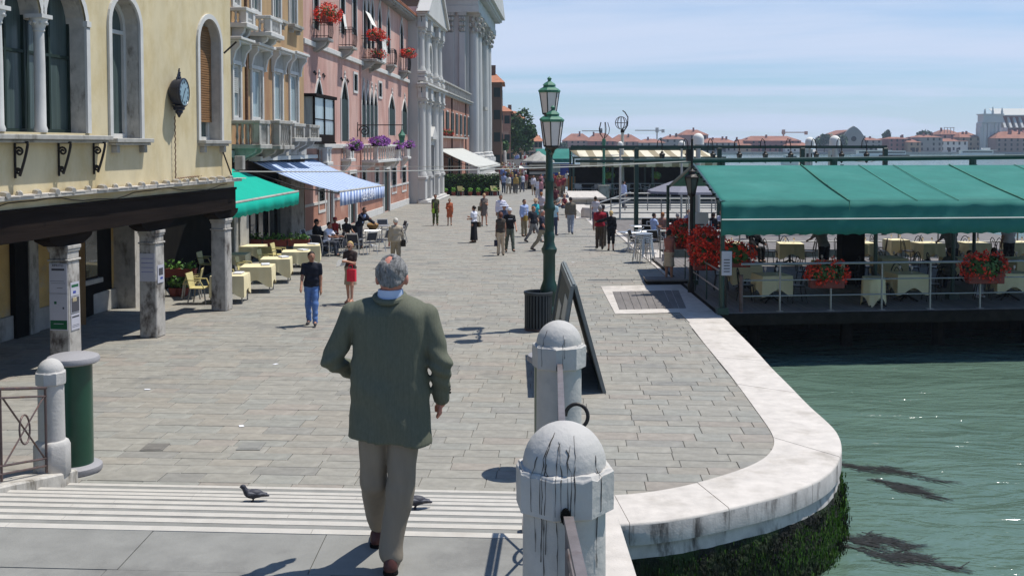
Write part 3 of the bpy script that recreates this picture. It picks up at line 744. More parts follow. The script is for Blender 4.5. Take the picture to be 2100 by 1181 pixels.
for c, poly, t, z in stones[300:]:
 vs, fs = stone_geo(poly, z); b = len(V); V += vs; Fq += [tuple(b + i for i in f) for f in fs]; tt += [t] * len(fs)
me = bpy.data.meshes.new('paving_stones'); me.from_pydata(V, [], Fq); me.materials.append(M['paving']); tint_mesh(me, tt)
o = bpy.data.objects.new('further_paving', me); link(o, pav); o['kind'] = 'stuff'
# boarded hatch with a white stone border
A, B, Cc, D = [G(*p).to_2d() for p in ((1232, 588), (1432, 583), (1462, 640), (1262, 645))]
a, b, c2, d = [G(*p).to_2d() for p in ((1256, 599), (1392, 596), (1408, 633), (1270, 636))]
hat = thing('boarded_hatch', 'hatch of grey planks framed in white stone set in the pavement', 'hatch', (A.x, A.y, 0))
off = Vector((A.x, A.y))
def q3(p, z): return (p.x - off.x, p.y - off.y, z)
mb = MB()
for (p1, p2, r2, r1) in ((A, B, b, a), (B, Cc, c2, b), (Cc, D, d, c2), (D, A, a, d)):
 mb.add([q3(p1, .014), q3(p2, .014), q3(r2, .014), q3(r1, .014)], [(0, 1, 2, 3)])
mb.build('border', M['istria'], hat, smooth=False)
for i in range(9):
 t0, t1 = i / 9 + .004, (i + 1) / 9 - .004
 p1, p2, p3, p4 = a.lerp(b, t0), a.lerp(b, t1), d.lerp(c2, t1), d.lerp(c2, t0)
 mb = MB(); mb.prism([q3(p1, .006), q3(p4, .006), q3(p3, .006), q3(p2, .006)], (0, 0, .010)); mb.build('plank', M['deck'], hat, smooth=False)
# a drain, litter
for px, py, s in ((318, 917, .16), (515, 915, .17)):
 g_ = G(px, py); mb = MB(); mb.box(-s, -s * 1.1, .004, s, s * 1.1, .009); mb.box(-s * .75, -s * .8, .0092, s * .75, s * .8, .012)
 o = mb.build('drain_cover', M['tread'] if px > 400 else M['joint'], loc=(g_.x, g_.y, 0), smooth=False); tag(o, 'small dark square drain cover let into the grey paving' if px < 400 else 'worn brown square cover in the paving behind the pigeon', 'drain cover')
for i, (px, py) in enumerate(((302, 799), (565, 747), (495, 874), (1175, 538))):
 g_ = G(px, py); mb = MB(); mb.box(-.05, -.035, .006, .05, .035, .010); o = mb.build('paper_scrap', M['menu'], loc=(g_.x, g_.y, 0), rz=i, smooth=False); tag(o, ['white paper scrap lying out from the arcade pillars', 'tiny white paper scrap beyond the walking man in the dark polo', 'white paper scrap near the drain cover and pigeon', 'tiny white paper scrap beyond the tall dark board'][i], 'litter', 'paper scraps on the paving')

# ---------------------------------------------------------------- the bridge: landing, steps, kerbs
LZ = 1.83
br = thing('bridge', None, None); tag(br, 'stone bridge landing and flight of white edged steps', kind='structure')
ys = [1091, 1074.5, 1062, 1049.5, 1039.5, 1030, 1023, 1016, 1006]
zs = [LZ + (.17 - LZ) * i / 8 for i in range(9)]
Yk = [G(970, y, z).y - .0 for y, z in zip(ys, zs)]
XL, XR = -5.42, .34
def se(Y, X): return Y - SL * (X + .4)
def slab(Y0, Y1, z1, z0, x0=XL, x1=XR, name='tread', m=None, gap=0.0):
 mb = MB(); p = [(x0 + gap, se(Y0, x0) + gap), (x1 - gap, se(Y0, x1) + gap), (x1 - gap, se(Y1, x1) - gap), (x0 + gap, se(Y1, x0) - gap)]
 mb.prism([(a[0], a[1], z0) for a in p], (0, 0, z1 - z0)); return mb.build(name, m or M['tread'], br, smooth=False)
NW = .085
mb = MB(); p = [(XL, se(Yk[0] - NW, XL)), (XR, se(Yk[0] - NW, XR)), (XR, -2), (XL - 4, -2)]
mb.prism([(a[0], a[1], .3) for a in p[::-1]], (0, 0, LZ - .02 - .3)); mb.build('landing_bed', M['joint'], br, smooth=False)
Y = Yk[0] - NW; row = 0; r2 = random.Random(5)
while Y > 1.2:
 dy = r2.uniform(.55, .66); x = XL + r2.uniform(-1.2, 0)
 while x < XR:
  dx = r2.uniform(1.1, 1.9); x0, x1 = max(x, XL), min(x + dx, XR)
  if x1 - x0 > .05: slab(Y - dy, Y, LZ + r2.uniform(-.002, .002), LZ - .03, x0, x1, 'landing_slab', gap=.003)
  x += dx
 Y -= dy
for k in range(9):
 if k: slab(Yk[k - 1] - .02, Yk[k] - NW, zs[k], zs[k] - .5)
 x = XL
 while x < XR - .01:
  dx = min(r2.uniform(1.6, 2.6), XR - x)
  if XR - x - dx < .5: dx = XR - x
  slab(Yk[k] - NW, Yk[k], zs[k] + .003, zs[k] - .5, x, x + dx, 'nosing', M['nosing'], gap=.0015); x += dx
# kerbs under the railings and the flank wall
mb = MB()
Yend = G(1280, 1057, 1.72).y
mb.prism([(.07, 1.0, 1.35), (.07, Yend, 1.35), (.07, Yend, 1.72), (.07, 1.0, 1.93)], (.67, 0, 0)); mb.build('kerb', M['istria'], br, bevel=.012)
mb = MB(); mb.prism([(.3, 0, -2), (.3, 12.2, -2), (.3, 12.2, .0), (.3, Yend, 1.33), (.3, 0, 1.55)], (.30, 0, 0)); mb.build('flank_wall', M['moss'], br)
mb = MB(); mb.prism([(-5.42, 12.95, -.02), (-5.42, 12.95, .26), (-5.42, 12.45, .36), (-5.42, 6, 1.80), (-5.42, 6, -.02)], (-.42, 0, 0)); mb.build('kerb', M['istria_dirty'], br, bevel=.02)

# ---------------------------------------------------------------- bollards with their railings
def bollard(loc, hgt, label, seed, cracks):
 t = thing('stone_bollard', label, 'bollard', loc, 0, 'stone bollards of the bridge parapet'); rr = random.Random(seed)
 zc = hgt - .315
 mb = MB(); mb.lathe([(.158, -.12), (.155, .22), (.150, zc + .01)], 26); mb.build('shaft', M['bollard'], t)
 mb = MB(); pr = [(.158, zc), (.181, zc + .012), (.183, zc + .15), (.172, zc + .163), (.145, zc + .166)]
 mb.lathe(pr, 8, rot=R(22.5 + seed * 7))
 me = mb.mesh('collar', M['bollard'], smooth=True, angle=25)
 bm = bmesh.new(); bm.from_mesh(me); bmesh.ops.subdivide_edges(bm, edges=bm.edges[:], cuts=3, use_grid_fill=True)
 for v in bm.verts:
  if v.co.z > zc + .14: v.co.z -= max(0, rr.gauss(0, .007)); v.co.x *= 1 - abs(rr.gauss(0, .012)); v.co.y *= 1 - abs(rr.gauss(0, .012))
  else: v.co.x *= 1 + rr.gauss(0, .003)
 bm.to_mesh(me); bm.free(); link(bpy.data.objects.new('collar', me), t)
 mb = MB(); mb.lathe([(.152 * math.cos(a), zc + .16 + .155 * math.sin(a)) for a in [i * math.pi / 2 / 10 for i in range(10)]] + [(.001, zc + .315)], 28); mb.build('dome', M['bollard'], t)
 if cracks:
  mb = MB(); mb.lathe([(.024, -.186), (.024, -.15)], 12, (-.004 * seed, 0, zc + .03), axis='y', sx=.75, sy=1.2); mb.build('rail_socket', M['dark'], t)
  mb = MB()
  for i in range(cracks):
   th = R(-90 + rr.uniform(-62, 62)); path = []; e0 = rr.uniform(.15, 1.3); e = e0
   while e > 0:
    th += rr.gauss(0, .03); path.append((.1535 * math.cos(e) * math.cos(th), .1535 * math.cos(e) * math.sin(th), zc + .16 + .1555 * math.sin(e))); e -= .13
   zz = zc + .150; lo = zc + rr.uniform(-.25, .12)
   while zz > lo:
    th += rr.gauss(0, .008); q = (.1855 if zz > zc else .1535); s8 = 1
    if zz > zc:
     a8 = ((th - R(22.5 + seed * 7)) % R(45)) - R(22.5); q = .183 * math.cos(R(22.5)) / math.cos(a8) + .0006
    path.append((q * math.cos(th), q * math.sin(th), zz)); zz -= .03
   if len(path) > 2: mb.tube(path, [rr.choice((.0005, .0008, .0012, .0019)) for _ in path], 5)
  o = mb.build('crust_streaks', M['crack'], t); o['kind'] = 'stuff'
 return t
X1, Y1_, = .19, 3.76
b1 = bollard((X1, Y1_, 1.86), 3.30 - 1.86, 'white stone bollard with black streaks on its dome, nearest on the bridge', 1, 11)
b2 = bollard((.315, 6.97, 1.73), 3.13 - 1.73, 'white stone bollard beside the tall board, second along the parapet', 2, 3)
b3 = bollard((-5.60, 12.62, .36), 1.36, 'pale stone bollard standing beside the green bin at the foot of the steps', 3, 0)
mb = MB(); mb.lathe([(.215, -.06), (.215, .30), (.19, .36), (.155, .37)], 8, rot=R(22.5)); mb.build('plinth', M['bollard'], b3, bevel=.01)
def rail_panel(name, p, q, label, top=.9, flat=False, n=2, volute=False):
 """iron railing from p to q (points at kerb level)"""
 p, q = Vector(p), Vector(q); t = thing(name, label, 'railing', p); d = q - p; m = M['rust'] if not flat else M['bargrey']
 U = Vector((0, 0, 1))
 mb = MB();
 if flat: mb.beam(U * top, d + U * top, .034, .022)
 else: mb.tube([U * top, d + U * top], .018, 8)
 mb.build('top_rail', m, t)
 mb = MB(); mb.tube([U * (top - .10), d + U * (top - .10)], .013, 6); mb.tube([U * .17, d + U * .17], .014, 6); mb.tube([U * .08, d + U * .08], .013, 6); mb.build('lower_rails', m, t)
 for i in range(n + 1):
  a = d * ((i + .02) / (n + .04)); mb = MB(); mb.tube([a, a + U * (top - .01)], .015, 6); mb.build('upright', m, t)
 for i in range(n):
  a, b = d * ((i + .05) / n), d * ((i + .95) / n); mb = MB()
  mb.tube([a + U * .17, b + U * (top - .1)], .011, 6); mb.tube([a + U * (top - .1), b + U * .17], .011, 6)
  c = (a + b) / 2 + U * (top + .07) / 2; e = (b - a).normalized()
  mb.tube([c + e * .13 * math.cos(x) + U * .17 * math.sin(x) for x in [2 * math.pi * j / 20 for j in range(20)]], .011, 6, closed=True)
  mb.build('cross_ornament', m, t)
 return t
rail_panel('iron_railing', (-5.58, 12.44, .38), (-5.58, 10.2, .88), 'rusty iron railing with crossed bars fixed to the pale bollard by the green bin', 1.02, n=2)
rp = rail_panel('iron_railing', (X1 + .01, Y1_ + .19, 1.86), (.312, 6.78, 1.75), 'grey iron railing running between the two white bollards', 1.115, True, 3)
mb = MB(); pz = Vector((.155, 5.7 - Y1_ - .19, .955))
mb.tube([pz + Vector((.062 * math.cos(a), .02 * math.sin(a), .062 * math.sin(a))) for a in [R(-150) + R(330) * j / 22 for j in range(23)]], .011, 8); mb.build('scroll', M['iron'], rp)
rp = rail_panel('iron_railing', (X1 + .005, Y1_ - .19, 1.87), (.235, 1.6, 1.92), 'grey flat topped iron railing leading from the nearest white bollard', 1.14, True, 2)
mb = MB(); mb.tube([(.25 - .02 + .13 * math.sin(a), -.55 + .1 * a, .98 - .62 * (a / 1.5) ** 1.4) for a in [j * .16 for j in range(14)]], .012, 8); mb.build('scroll', M['iron'], rp)

# ---------------------------------------------------------------- weed floating beside the wall
for i, (px, py, L, ang) in enumerate(((1790, 962, 1.05, -.30), (1850, 1000, .4, -.5), (1780, 1108, .55, -.15), (1840, 1142, .7, -.25))):
 g_ = G(px, py, WZ); rs2 = np.random.RandomState(30 + i); n = 280
 t_ = np.clip(rs2.normal(0, .45, n), -1, 1); wd = (1 - np.abs(t_)) ** .7
 pts = np.stack([t_ * L * math.cos(ang) + rs2.normal(0, .05, n), t_ * L * math.sin(ang) * 2 + rs2.normal(0, .13, n) * wd + .1 * np.sin(t_ * 6), rs2.uniform(.0, .012, n)], 1)
 d_ = np.stack([np.cos(ang + rs2.normal(0, .45, n)), np.sin(ang * 1.6 + rs2.normal(0, .45, n)), rs2.normal(0, .02, n)], 1)
 a_ = np.stack([-d_[:, 1], d_[:, 0], 0 * t_], 1) * .008; L_ = d_ * (.10 + .2 * rs2.rand(n, 1))
 v = np.stack([pts - a_, pts + a_, pts + L_ + a_ * .4, pts + L_ - a_ * .4], 1).reshape(-1, 3); v[:, 2] = np.abs(v[:, 2]) + .003
 o = np_mesh('seaweed', v, np.arange(4 * n).reshape(-1, 4), M['seaweed'], None); o.location = (g_.x, g_.y, WZ); tag(o, 'dark seaweed floating on the water by the quay wall', kind='stuff')
# ================================================================== BUILDINGS ALONG THE STREET
class Facade:
 """local x along the street (away), local y into the building, z up; s/z measured from survey sights"""
 def __init__(f, x0, y0, slope, name, label, cat='building'):
  f.o = Vector((x0, y0, 0)); f.t = Vector((slope, 1, 0)).normalized(); f.n = Vector((f.t.y, -f.t.x, 0))
  f.root = thing(name, label, cat, f.o, math.atan2(f.t.y, f.t.x))
 def sz(f, px, py, o=0.0):
  d = ray(px, py); c = Vector((0, 0, EYE)); t = (f.o + f.n * o - c).dot(f.n) / d.dot(f.n); p = c + d * t
  return (p - f.o).dot(f.t), p.z
 def s(f, px, o=0.0, py=300): return f.sz(px, py, o)[0]
 def w(f, s, z, o=0.0): return f.o + f.t * s + f.n * o + Vector((0, 0, z))
def loop_arch(s0, s1, z0, zs, kind='round', rise=None, n=9):
 """opening: sill z0, springing zs; counter-clockwise seen from the street (s to the right)"""
 w_ = s1 - s0; c = (s0 + s1) / 2; L = [(s0, z0), (s1, z0)]
 if kind == 'rect': return L + [(s1, zs), (s0, zs)]
 if kind == 'round':
  r = rise or w_ / 2
  return L + [(c + w_ / 2 * math.cos(a), zs + r * math.sin(a)) for a in [math.pi * i / (2 * n) for i in range(2 * n + 1)]]
 r = rise or w_ * 1.3                                   # ogee point
 up = []
 for i in range(n + 1):
  t = i / n; x = w_ / 2 * (1 - t ** 1.9) * (1 - .16 * math.sin(math.pi * t)); up.append((x, zs + r * t))
 return L + [(c + x, z) for x, z in up] + [(c - x, z) for x, z in up[::-1][1:]]
def offset(loop, d):
 n = len(loop); out_ = []
 for i in range(n):
  a, b, c = Vector(loop[i - 1]), Vector(loop[i]), Vector(loop[(i + 1) % n])
  e1, e2 = (b - a), (c - b)
  e1 = e1.normalized() if e1.length > 1e-7 else Vector((1, 0)); e2 = e2.normalized() if e2.length > 1e-7 else e1
  n1, n2 = Vector((e1.y, -e1.x)), Vector((e2.y, -e2.x)); m = n1 + n2
  m = m.normalized() if m.length > .05 else n1
  k = d / max(.45, m.dot(n1)); out_.append((b.x + m.x * k, b.y + m.y * k))
 return out_
def panel(mb, outline, holes, o=0.0, depth=.25, mi=0, ri=None):
 """wall face with openings and their reveals"""
 bm = bmesh.new(); es = []
 for L in [outline] + holes:
  vs = [bm.verts.new((p[0], -o, p[1])) for p in L]
  es += [bm.edges.new((vs[i], vs[(i + 1) % len(vs)])) for i in range(len(vs))]
 bmesh.ops.triangle_fill(bm, edges=es, use_beauty=True, use_dissolve=False)
 bm.verts.index_update(); bm.normal_update()
 vs = [tuple(v.co) for v in bm.verts]; fs = []
 for f in bm.faces:
  ix = [v.index for v in f.verts]; fs.append(ix if f.normal.y < 0 else ix[::-1])
 bm.free(); mb.add(vs, fs, mi)
 for L in holes:
  n = len(L); v = [(p[0], -o, p[1]) for p in L] + [(p[0], -o + depth, p[1]) for p in L]
  mb.add(v, [(i, n + i, n + (i + 1) % n, (i + 1) % n) for i in range(n)], ri if ri is not None else mi)
def ring(mb, loop, wd, o0, o1, mi=0, skip_bottom=False):
 """raised trim of width wd round a loop, standing from offset o0 to o1"""
 n = len(loop); Lo = offset(loop, wd)
 if skip_bottom: Lo[0] = (Lo[0][0], loop[0][1]); Lo[1] = (Lo[1][0], loop[1][1])
 a = [(p[0], -o1, p[1]) for p in loop]; b = [(p[0], -o1, p[1]) for p in Lo]; c = [(p[0], -o0, p[1]) for p in Lo]; d = [(p[0], -o0, p[1]) for p in loop]
 fs = []
 for i in range(n):
  j = (i + 1) % n
  if skip_bottom and i == 0: continue
  fs += [(i, j, n + j, n + i), (n + i, n + j, 2 * n + j, 2 * n + i), (3 * n + i, 3 * n + j, j, i)]
 mb.add(a + b + c + d, fs, mi)
def pane_face(mb, loop, dep, mi=0): mb.add([(p[0], dep, p[1]) for p in loop], [tuple(range(len(loop)))], mi)
def window(F, loop, dep, frame_m, pane_m, bar=.06, cols=2, rows=(), parent=None, name='window', inset=.0):
 """frame with mullions (part) and its pane (sub-part), set dep behind the wall face"""
 s0, s1 = min(p[0] for p in loop), max(p[0] for p in loop); z0, z1 = min(p[1] for p in loop), max(p[1] for p in loop)
 mb = MB(); inner_ = offset(loop, -bar); n = len(loop)
 a = [(p[0], dep - .05, p[1]) for p in loop]; b = [(p[0], dep - .05, p[1]) for p in inner_]; c = [(p[0], dep + .02, p[1]) for p in inner_]
 mb.add(a + b + c, [(i, (i + 1) % n, n + (i + 1) % n, n + i) for i in range(n)] + [(n + i, n + (i + 1) % n, 2 * n + (i + 1) % n, 2 * n + i) for i in range(n)])
 for k in range(1, cols):
  x = s0 + (s1 - s0) * k / cols; mb.box(x - bar * .4, dep - .045, z0 + bar, x + bar * .4, dep + .015, z1 - bar)
 for z in rows: mb.box(s0 + bar * .7, dep - .043, z - bar * .4, s1 - bar * .7, dep + .013, z + bar * .4)
 f = mb.build(name, frame_m, parent or F.root, smooth=False, fix=False)
 mb = MB(); pane_face(mb, loop, dep + .012); mb.build('pane', pane_m, f, smooth=False, fix=False)
 return f
def part(F, name, mb, m, **k): return mb.build(name, m, F.root, **k)
def sill(F, s0, s1, z, th=.10, pr=.22, m=None, brackets=True, bm_=None, o=0.0):
 mb = MB(); mb.box(s0, -o - pr, z - th, s1, -o + .02, z); mb.box(s0 + .04, -o - pr * .75, z - th * 1.6, s1 - .04, -o + .02, z - th)
 o_ = part(F, 'sill', mb, m or M['grey_trim'], bevel=.012)
 if brackets:
  for s in (s0 + .14, s1 - .26):
   mb = MB(); mb.box(s, -o - pr * .6, z - th * 1.6 - .16, s + .12, -o + .02, z - th * 1.6); mb.build('bracket', m or M['grey_trim'], o_, bevel=.015)
 return o_

# ---------------------------------------------------------------- 1: yellow house over the arcade
F1 = Facade(-7.35 - .134 * 19.5, 8.0, .134, 'arcade_house', 'yellow stucco house standing on an arcade of stone pillars')
SE_ = 19.5 * math.sqrt(1 + .134 ** 2)
def S1(px, py=280): return F1.sz(px, py)
ZL = 3.42; ZT = 9.6
spill = S1(147)[0]; sp90 = S1(90)[0]; sp5 = S1(3)[0]; pitch_ = sp90 - sp5
zsp = S1(90, 42)[1]; zs1 = S1(90, 272)[1]
r_e = S1(182)[0]
loop = [(sp5 - pitch_ + .0, zs1), (r_e - .10, zs1)]
edges_ = [(sp90 + .07, r_e - .10), (sp5 + .07, sp90 - .07), (sp5 - pitch_ + .0, sp5 - .07)]
for a, b in edges_:
 c, hw = (a + b) / 2, (b - a) / 2
 loop += [(c + hw * math.cos(t), zsp + hw * 1.15 * math.sin(t)) for t in [math.pi * i / 12 for i in range(13)]]
def arch1(pxl, pxr, pysill, pyspring, pyapex):
 sa, sb = S1(pxl, pysill)[0], S1(pxr, pysill)[0]; z0 = S1((pxl + pxr) / 2, pysill)[1]; z_s = S1(pxr, pyspring)[1]
 return loop_arch(sa, sb, z0, z_s, 'round', n=8)
w2 = arch1(229, 287, 284, 62, 0); w3 = arch1(409, 452, 288, 97, 38)
for L in (w2, w3):
 pass
mb = MB()
panel(mb, [(-1, ZL + .02), (SE_, ZL + .02), (SE_, ZT), (-1, ZT)], [loop, w2, w3], 0, .38, 0, 1)
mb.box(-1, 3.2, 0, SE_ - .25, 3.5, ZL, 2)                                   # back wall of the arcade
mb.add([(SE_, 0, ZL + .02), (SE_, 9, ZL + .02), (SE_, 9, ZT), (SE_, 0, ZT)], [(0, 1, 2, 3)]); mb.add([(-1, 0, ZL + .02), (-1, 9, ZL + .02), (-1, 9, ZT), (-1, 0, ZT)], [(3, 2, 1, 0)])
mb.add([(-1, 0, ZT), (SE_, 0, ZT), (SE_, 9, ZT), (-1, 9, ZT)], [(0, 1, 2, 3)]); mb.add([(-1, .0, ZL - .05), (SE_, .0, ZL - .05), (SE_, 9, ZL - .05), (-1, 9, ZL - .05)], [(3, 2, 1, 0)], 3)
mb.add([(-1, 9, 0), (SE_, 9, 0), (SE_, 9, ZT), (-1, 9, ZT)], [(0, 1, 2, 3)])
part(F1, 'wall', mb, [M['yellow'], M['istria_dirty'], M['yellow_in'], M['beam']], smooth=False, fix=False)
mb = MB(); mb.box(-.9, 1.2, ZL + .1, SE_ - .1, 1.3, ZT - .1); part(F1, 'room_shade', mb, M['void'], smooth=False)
# window trims, frames, panes
mb = MB(); ring(mb, w2, .12, -.02, .05, skip_bottom=True); part(F1, 'window_surround', mb, M['white'], smooth=False)
mb = MB(); ring(mb, w3, .12, -.02, .05, skip_bottom=True); part(F1, 'window_surround', mb, M['white'], smooth=False)
mb = MB(); mb.box(r_e - .10, -.05, zs1, r_e + .03, .02, zsp + .05); mb.box(r_e - .115, -.07, zsp + .03, r_e + .045, .02, zsp + .14)
Lr = loop; c, hw = (edges_[0][0] + edges_[0][1]) / 2, (edges_[0][1] - edges_[0][0]) / 2
for (a, b) in edges_:
 c, hw = (a + b) / 2, (b - a) / 2; pa = [(c + hw * math.cos(t), zsp + hw * 1.15 * math.sin(t)) for t in [math.pi * i / 12 for i in range(13)]]; pb = [(c + (hw + .12) * math.cos(t), zsp + (hw + .12) * 1.13 * math.sin(t)) for t in [math.pi * i / 12 for i in range(13)]]
 mb.add([(p[0], -.05, p[1]) for p in pa] + [(p[0], -.05, p[1]) for p in pb] + [(p[0], .0, p[1]) for p in pb], [(i + 1, i, 13 + i, 14 + i) for i in range(12)] + [(14 + i, 13 + i, 26 + i, 27 + i) for i in range(12)])
part(F1, 'window_surround', mb, M['white'], smooth=False)
wd = .34
window(F1, w2, wd, M['white'], M['curtain'], .10, 1, (S1(240, 60)[1],))
window(F1, w3, wd, M['white'], M['curtain'], .09, 1, ())
for a, b in edges_:
 window(F1, [(a - .06, zs1), (b + .06, zs1), (b + .06, zsp + .9), (a - .06, zsp + .9)], wd + .02, M['green_shutter'], M['curtain'], .07, 2, (S1(100, 108)[1],))
# wooden roller shutter of slats on the far window
zt, zb = w3[2][1] + .45, S1(420, 250)[1]; s0, s1 = w3[0][0] + .02, w3[1][0] - .02; sh = None; mb = MB(); mb.box(s0, wd - .10, zb, s1, wd - .085, zt)
sh = part(F1, 'roller_shutter', mb, M['shutter'], smooth=False); k = 0
z = zb
while z < zt:
 mb = MB(); mb.box(s0, wd - .125, z + .006, s1, wd - .1, z + .052); mb.build('slat', M['shutter'], sh, smooth=False); z += .06
# columns of the big window
for s in (sp90, sp5):
 t = MB(); t.lathe([(.115, zs1 + .0), (.125, zs1 + .05), (.10, zs1 + .12), (.098, zs1 + 1.2), (.088, zsp - .22), (.105, zsp - .20), (.10, zsp - .16), (.115, zsp - .12), (.155, zsp - .02), (.16, zsp + .02)], 18, (s, .06, 0))
 t.box(s - .17, -.11, zsp + .02, s + .17, .23, zsp + .09)
 for a in range(8): t.ball((s + .135 * math.cos(a * math.pi / 4), .06 + .135 * math.sin(a * math.pi / 4), zsp - .06), .035, 6)
 part(F1, 'column', t, M['white'])
sill(F1, -1, S1(204, 283)[0], S1(100, 277)[1], .09, .30, brackets=False)
sill(F1, w2[0][0] - .16, w2[1][0] + .22, w2[0][1] + .0, .09, .22); sill(F1, w3[0][0] - .12, w3[1][0] + .2, w3[0][1], .09, .22)
for px in (28, 118, 190):                                                    # iron scroll brackets under the long sill
 s, z = S1(px, 283); z = S1(100, 277)[1] - .14; mb = MB()
 mb.tube([(s, -.02, z), (s, -.02, z - .62)], .022, 6); mb.tube([(s, -.02, z), (s, -.27, z)], .022, 6)
 mb.tube([(s, -.26 + .16 * t ** 1.3, z - .02 - .56 * t) for t in [j / 8 for j in range(9)]], .024, 6)
 for (cy, cz, r0) in ((-.10, z - .16, .085), (-.075, z - .50, .06)):
  mb.tube([(s, cy + r0 * (1 - j / 22) * math.cos(j * .5), cz + r0 * (1 - j / 22) * math.sin(j * .5)) for j in range(20)], .020, 5)
 part(F1, 'iron_bracket', mb, M['iron'])
# ledge with its row of tiles, fascia and beam
mb = MB(); mb.box(-1, -.26, ZL - .06, SE_ + .05, .02, ZL); part(F1, 'ledge', mb, M['istria_dirty'], bevel=.01)
mb = MB(); mb.box(-1, -.06, 3.20, SE_, .3, ZL - .06); part(F1, 'fascia', mb, M['yellow'], smooth=False)
mb = MB(); mb.box(-1, -.09, 2.62, SE_ + .03, .32, 3.20); mb.box(-1, -.12, 3.14, SE_ + .04, -.088, 3.205); part(F1, 'arcade_beam', mb, M['beam'], bevel=.012)
s = 5.0; j = 0
while s < SE_:
 mb = MB(); L = .30 * rnd.uniform(.9, 1.2)
 mb.lathe([(.055, -L / 2), (.075, -L / 4), (.075, L / 4), (.06, L / 2)], 8, (0, 0, 0), axis='x', sx=.75)
 mb.build('ledge_tile', M['istria_dirty'], F1.root, loc=(s, -.16 + rnd.uniform(-.02, .02), ZL + .035), rz=R(90 + rnd.uniform(-55, -35))); s += rnd.uniform(.42, .62); j += 1
tile_m = M['istria_dirty']; s = 5.0
while s < SE_:
 mb = MB(); mb.box(0, -.25, 0, .40, -.0, .022); mb.build('ledge_slab', M['istria'], F1.root, loc=(s, -.01 - rnd.uniform(0, .03), ZL + .001), smooth=False); s += .415
mb = MB(); mb.tube([(5 + k * .4, -.13 - .012 * math.sin(k * 1.3), 3.28 + .06 * math.sin(k * .55) + .02 * math.sin(k * 1.7)) for k in range(36)], .011, 5); part(F1, 'cable', mb, M['iron'])
# arcade back wall details
def back_s(px, py): return F1.sz(px, py, -3.2)
mb = MB(); mb.box(-1, 3.12, 0, SE_ - .25, 3.2, .52); part(F1, 'plinth', mb, M['grey_trim'], bevel=.01)
a, b = back_s(20, 600)[0], back_s(66, 600)[0]
mb = MB(); mb.box(a, 3.06, 0, b - .35, 3.19, 2.75); part(F1, 'door', mb, M['dark'], smooth=False)
mb = MB(); mb.box(b - .35, 3.02, 0, b, 3.2, 2.75); part(F1, 'door_jamb', mb, M['grey_trim'], bevel=.01)
a, b = back_s(163, 520)[0], back_s(192, 520)[0]; z0 = back_s(180, 572)[1]
mb = MB(); mb.box(a, 3.09, z0, b, 3.195, 2.7); wf = part(F1, 'window', mb, M['beam'], smooth=False); mb = MB(); mb.box(a + .06, 3.07, z0 + .06, b - .06, 3.085, 2.64); mb.build('pane', M['glass'], wf, smooth=False)
mb = MB(); mb.box(a - .1, 3.0, z0 - .12, b + .1, 3.195, z0); part(F1, 'sill', mb, M['grey_trim'], bevel=.01)
mb = MB(); mb.box(SE_ - .25, 2.6, 0, SE_, 3.5, ZL - .05); part(F1, 'end_pier', mb, M['istria_dirty'], smooth=False)
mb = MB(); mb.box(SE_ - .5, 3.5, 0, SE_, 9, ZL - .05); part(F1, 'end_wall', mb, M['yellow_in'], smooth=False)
# the pillars: each a stone shaft with capital and timber corbel
pill = []
for i, (px, py) in enumerate(((143, 742), (322, 690), (464, 641))):
 pill.append(F1.s(px, 0, py))
pill.insert(0, pill[0] - 3.6); pill.insert(0, pill[0] - 3.6)
for i, s in enumerate(pill):
 pl = MB(); h = .245
 pl.add([(s - .0, 0, 0), (s + .44, 0, 0), (s + .44, .41, 0), (s, .41, 0), (s + .015, .015, 2.1), (s + .43, .015, 2.1), (s + .43, .40, 2.1), (s + .015, .40, 2.1)], [(3, 2, 1, 0), (4, 5, 6, 7), (0, 1, 5, 4), (1, 2, 6, 5), (2, 3, 7, 6), (3, 0, 4, 7)])
 po = part(F1, 'pillar', pl, M['pillar'], bevel=.02)
 c = MB(); c.box(s - .01, -.01, 2.1, s + .45, .42, 2.14); c.box(s + .02, .02, 2.14, s + .42, .39, 2.28); c.box(s - .0, -.0, 2.28, s + .44, .41, 2.33); c.box(s - .015, -.015, 2.33, s + .455, .425, 2.40)
 c.build('capital', M['pillar'], po, bevel=.01)
 c = MB(); c.prism([(s - .55, .05, 2.62), (s - .5, .05, 2.52), (s - .2, .05, 2.40), (s + .64, .05, 2.40), (s + .94, .05, 2.52), (s + .99, .05, 2.62)], (0, .31, 0)); c.build('corbel', M['beam'], po, smooth=False)
def poster(sc, zc, wd_, hg, face, label, lines, name='poster'):
 """sheet on a pillar: face 'near' (towards the bridge) or 'street'"""
 base = F1.w(sc, zc, 0)
 t = thing(name, label, 'poster', base, F1.root.rotation_euler.z if face == 'street' else F1.root.rotation_euler.z - R(90))
 mb = MB(); mb.box(-wd_ / 2, -.004, -hg / 2, wd_ / 2, .004, hg / 2); mb.build('sheet', M['paper'], t, smooth=False)
 for (x, z, w_, h_, mm) in lines:
  mb = MB(); mb.box(x - w_ / 2, -.006, z - h_ / 2, x + w_ / 2, -.0045, z + h_ / 2); mb.build('print', mm, t, smooth=False)
 return t
def on_near(s, off, z): return F1.o + F1.t * (s - .012 + .015 * z / 2.1) - F1.n * off + Vector((0, 0, z))
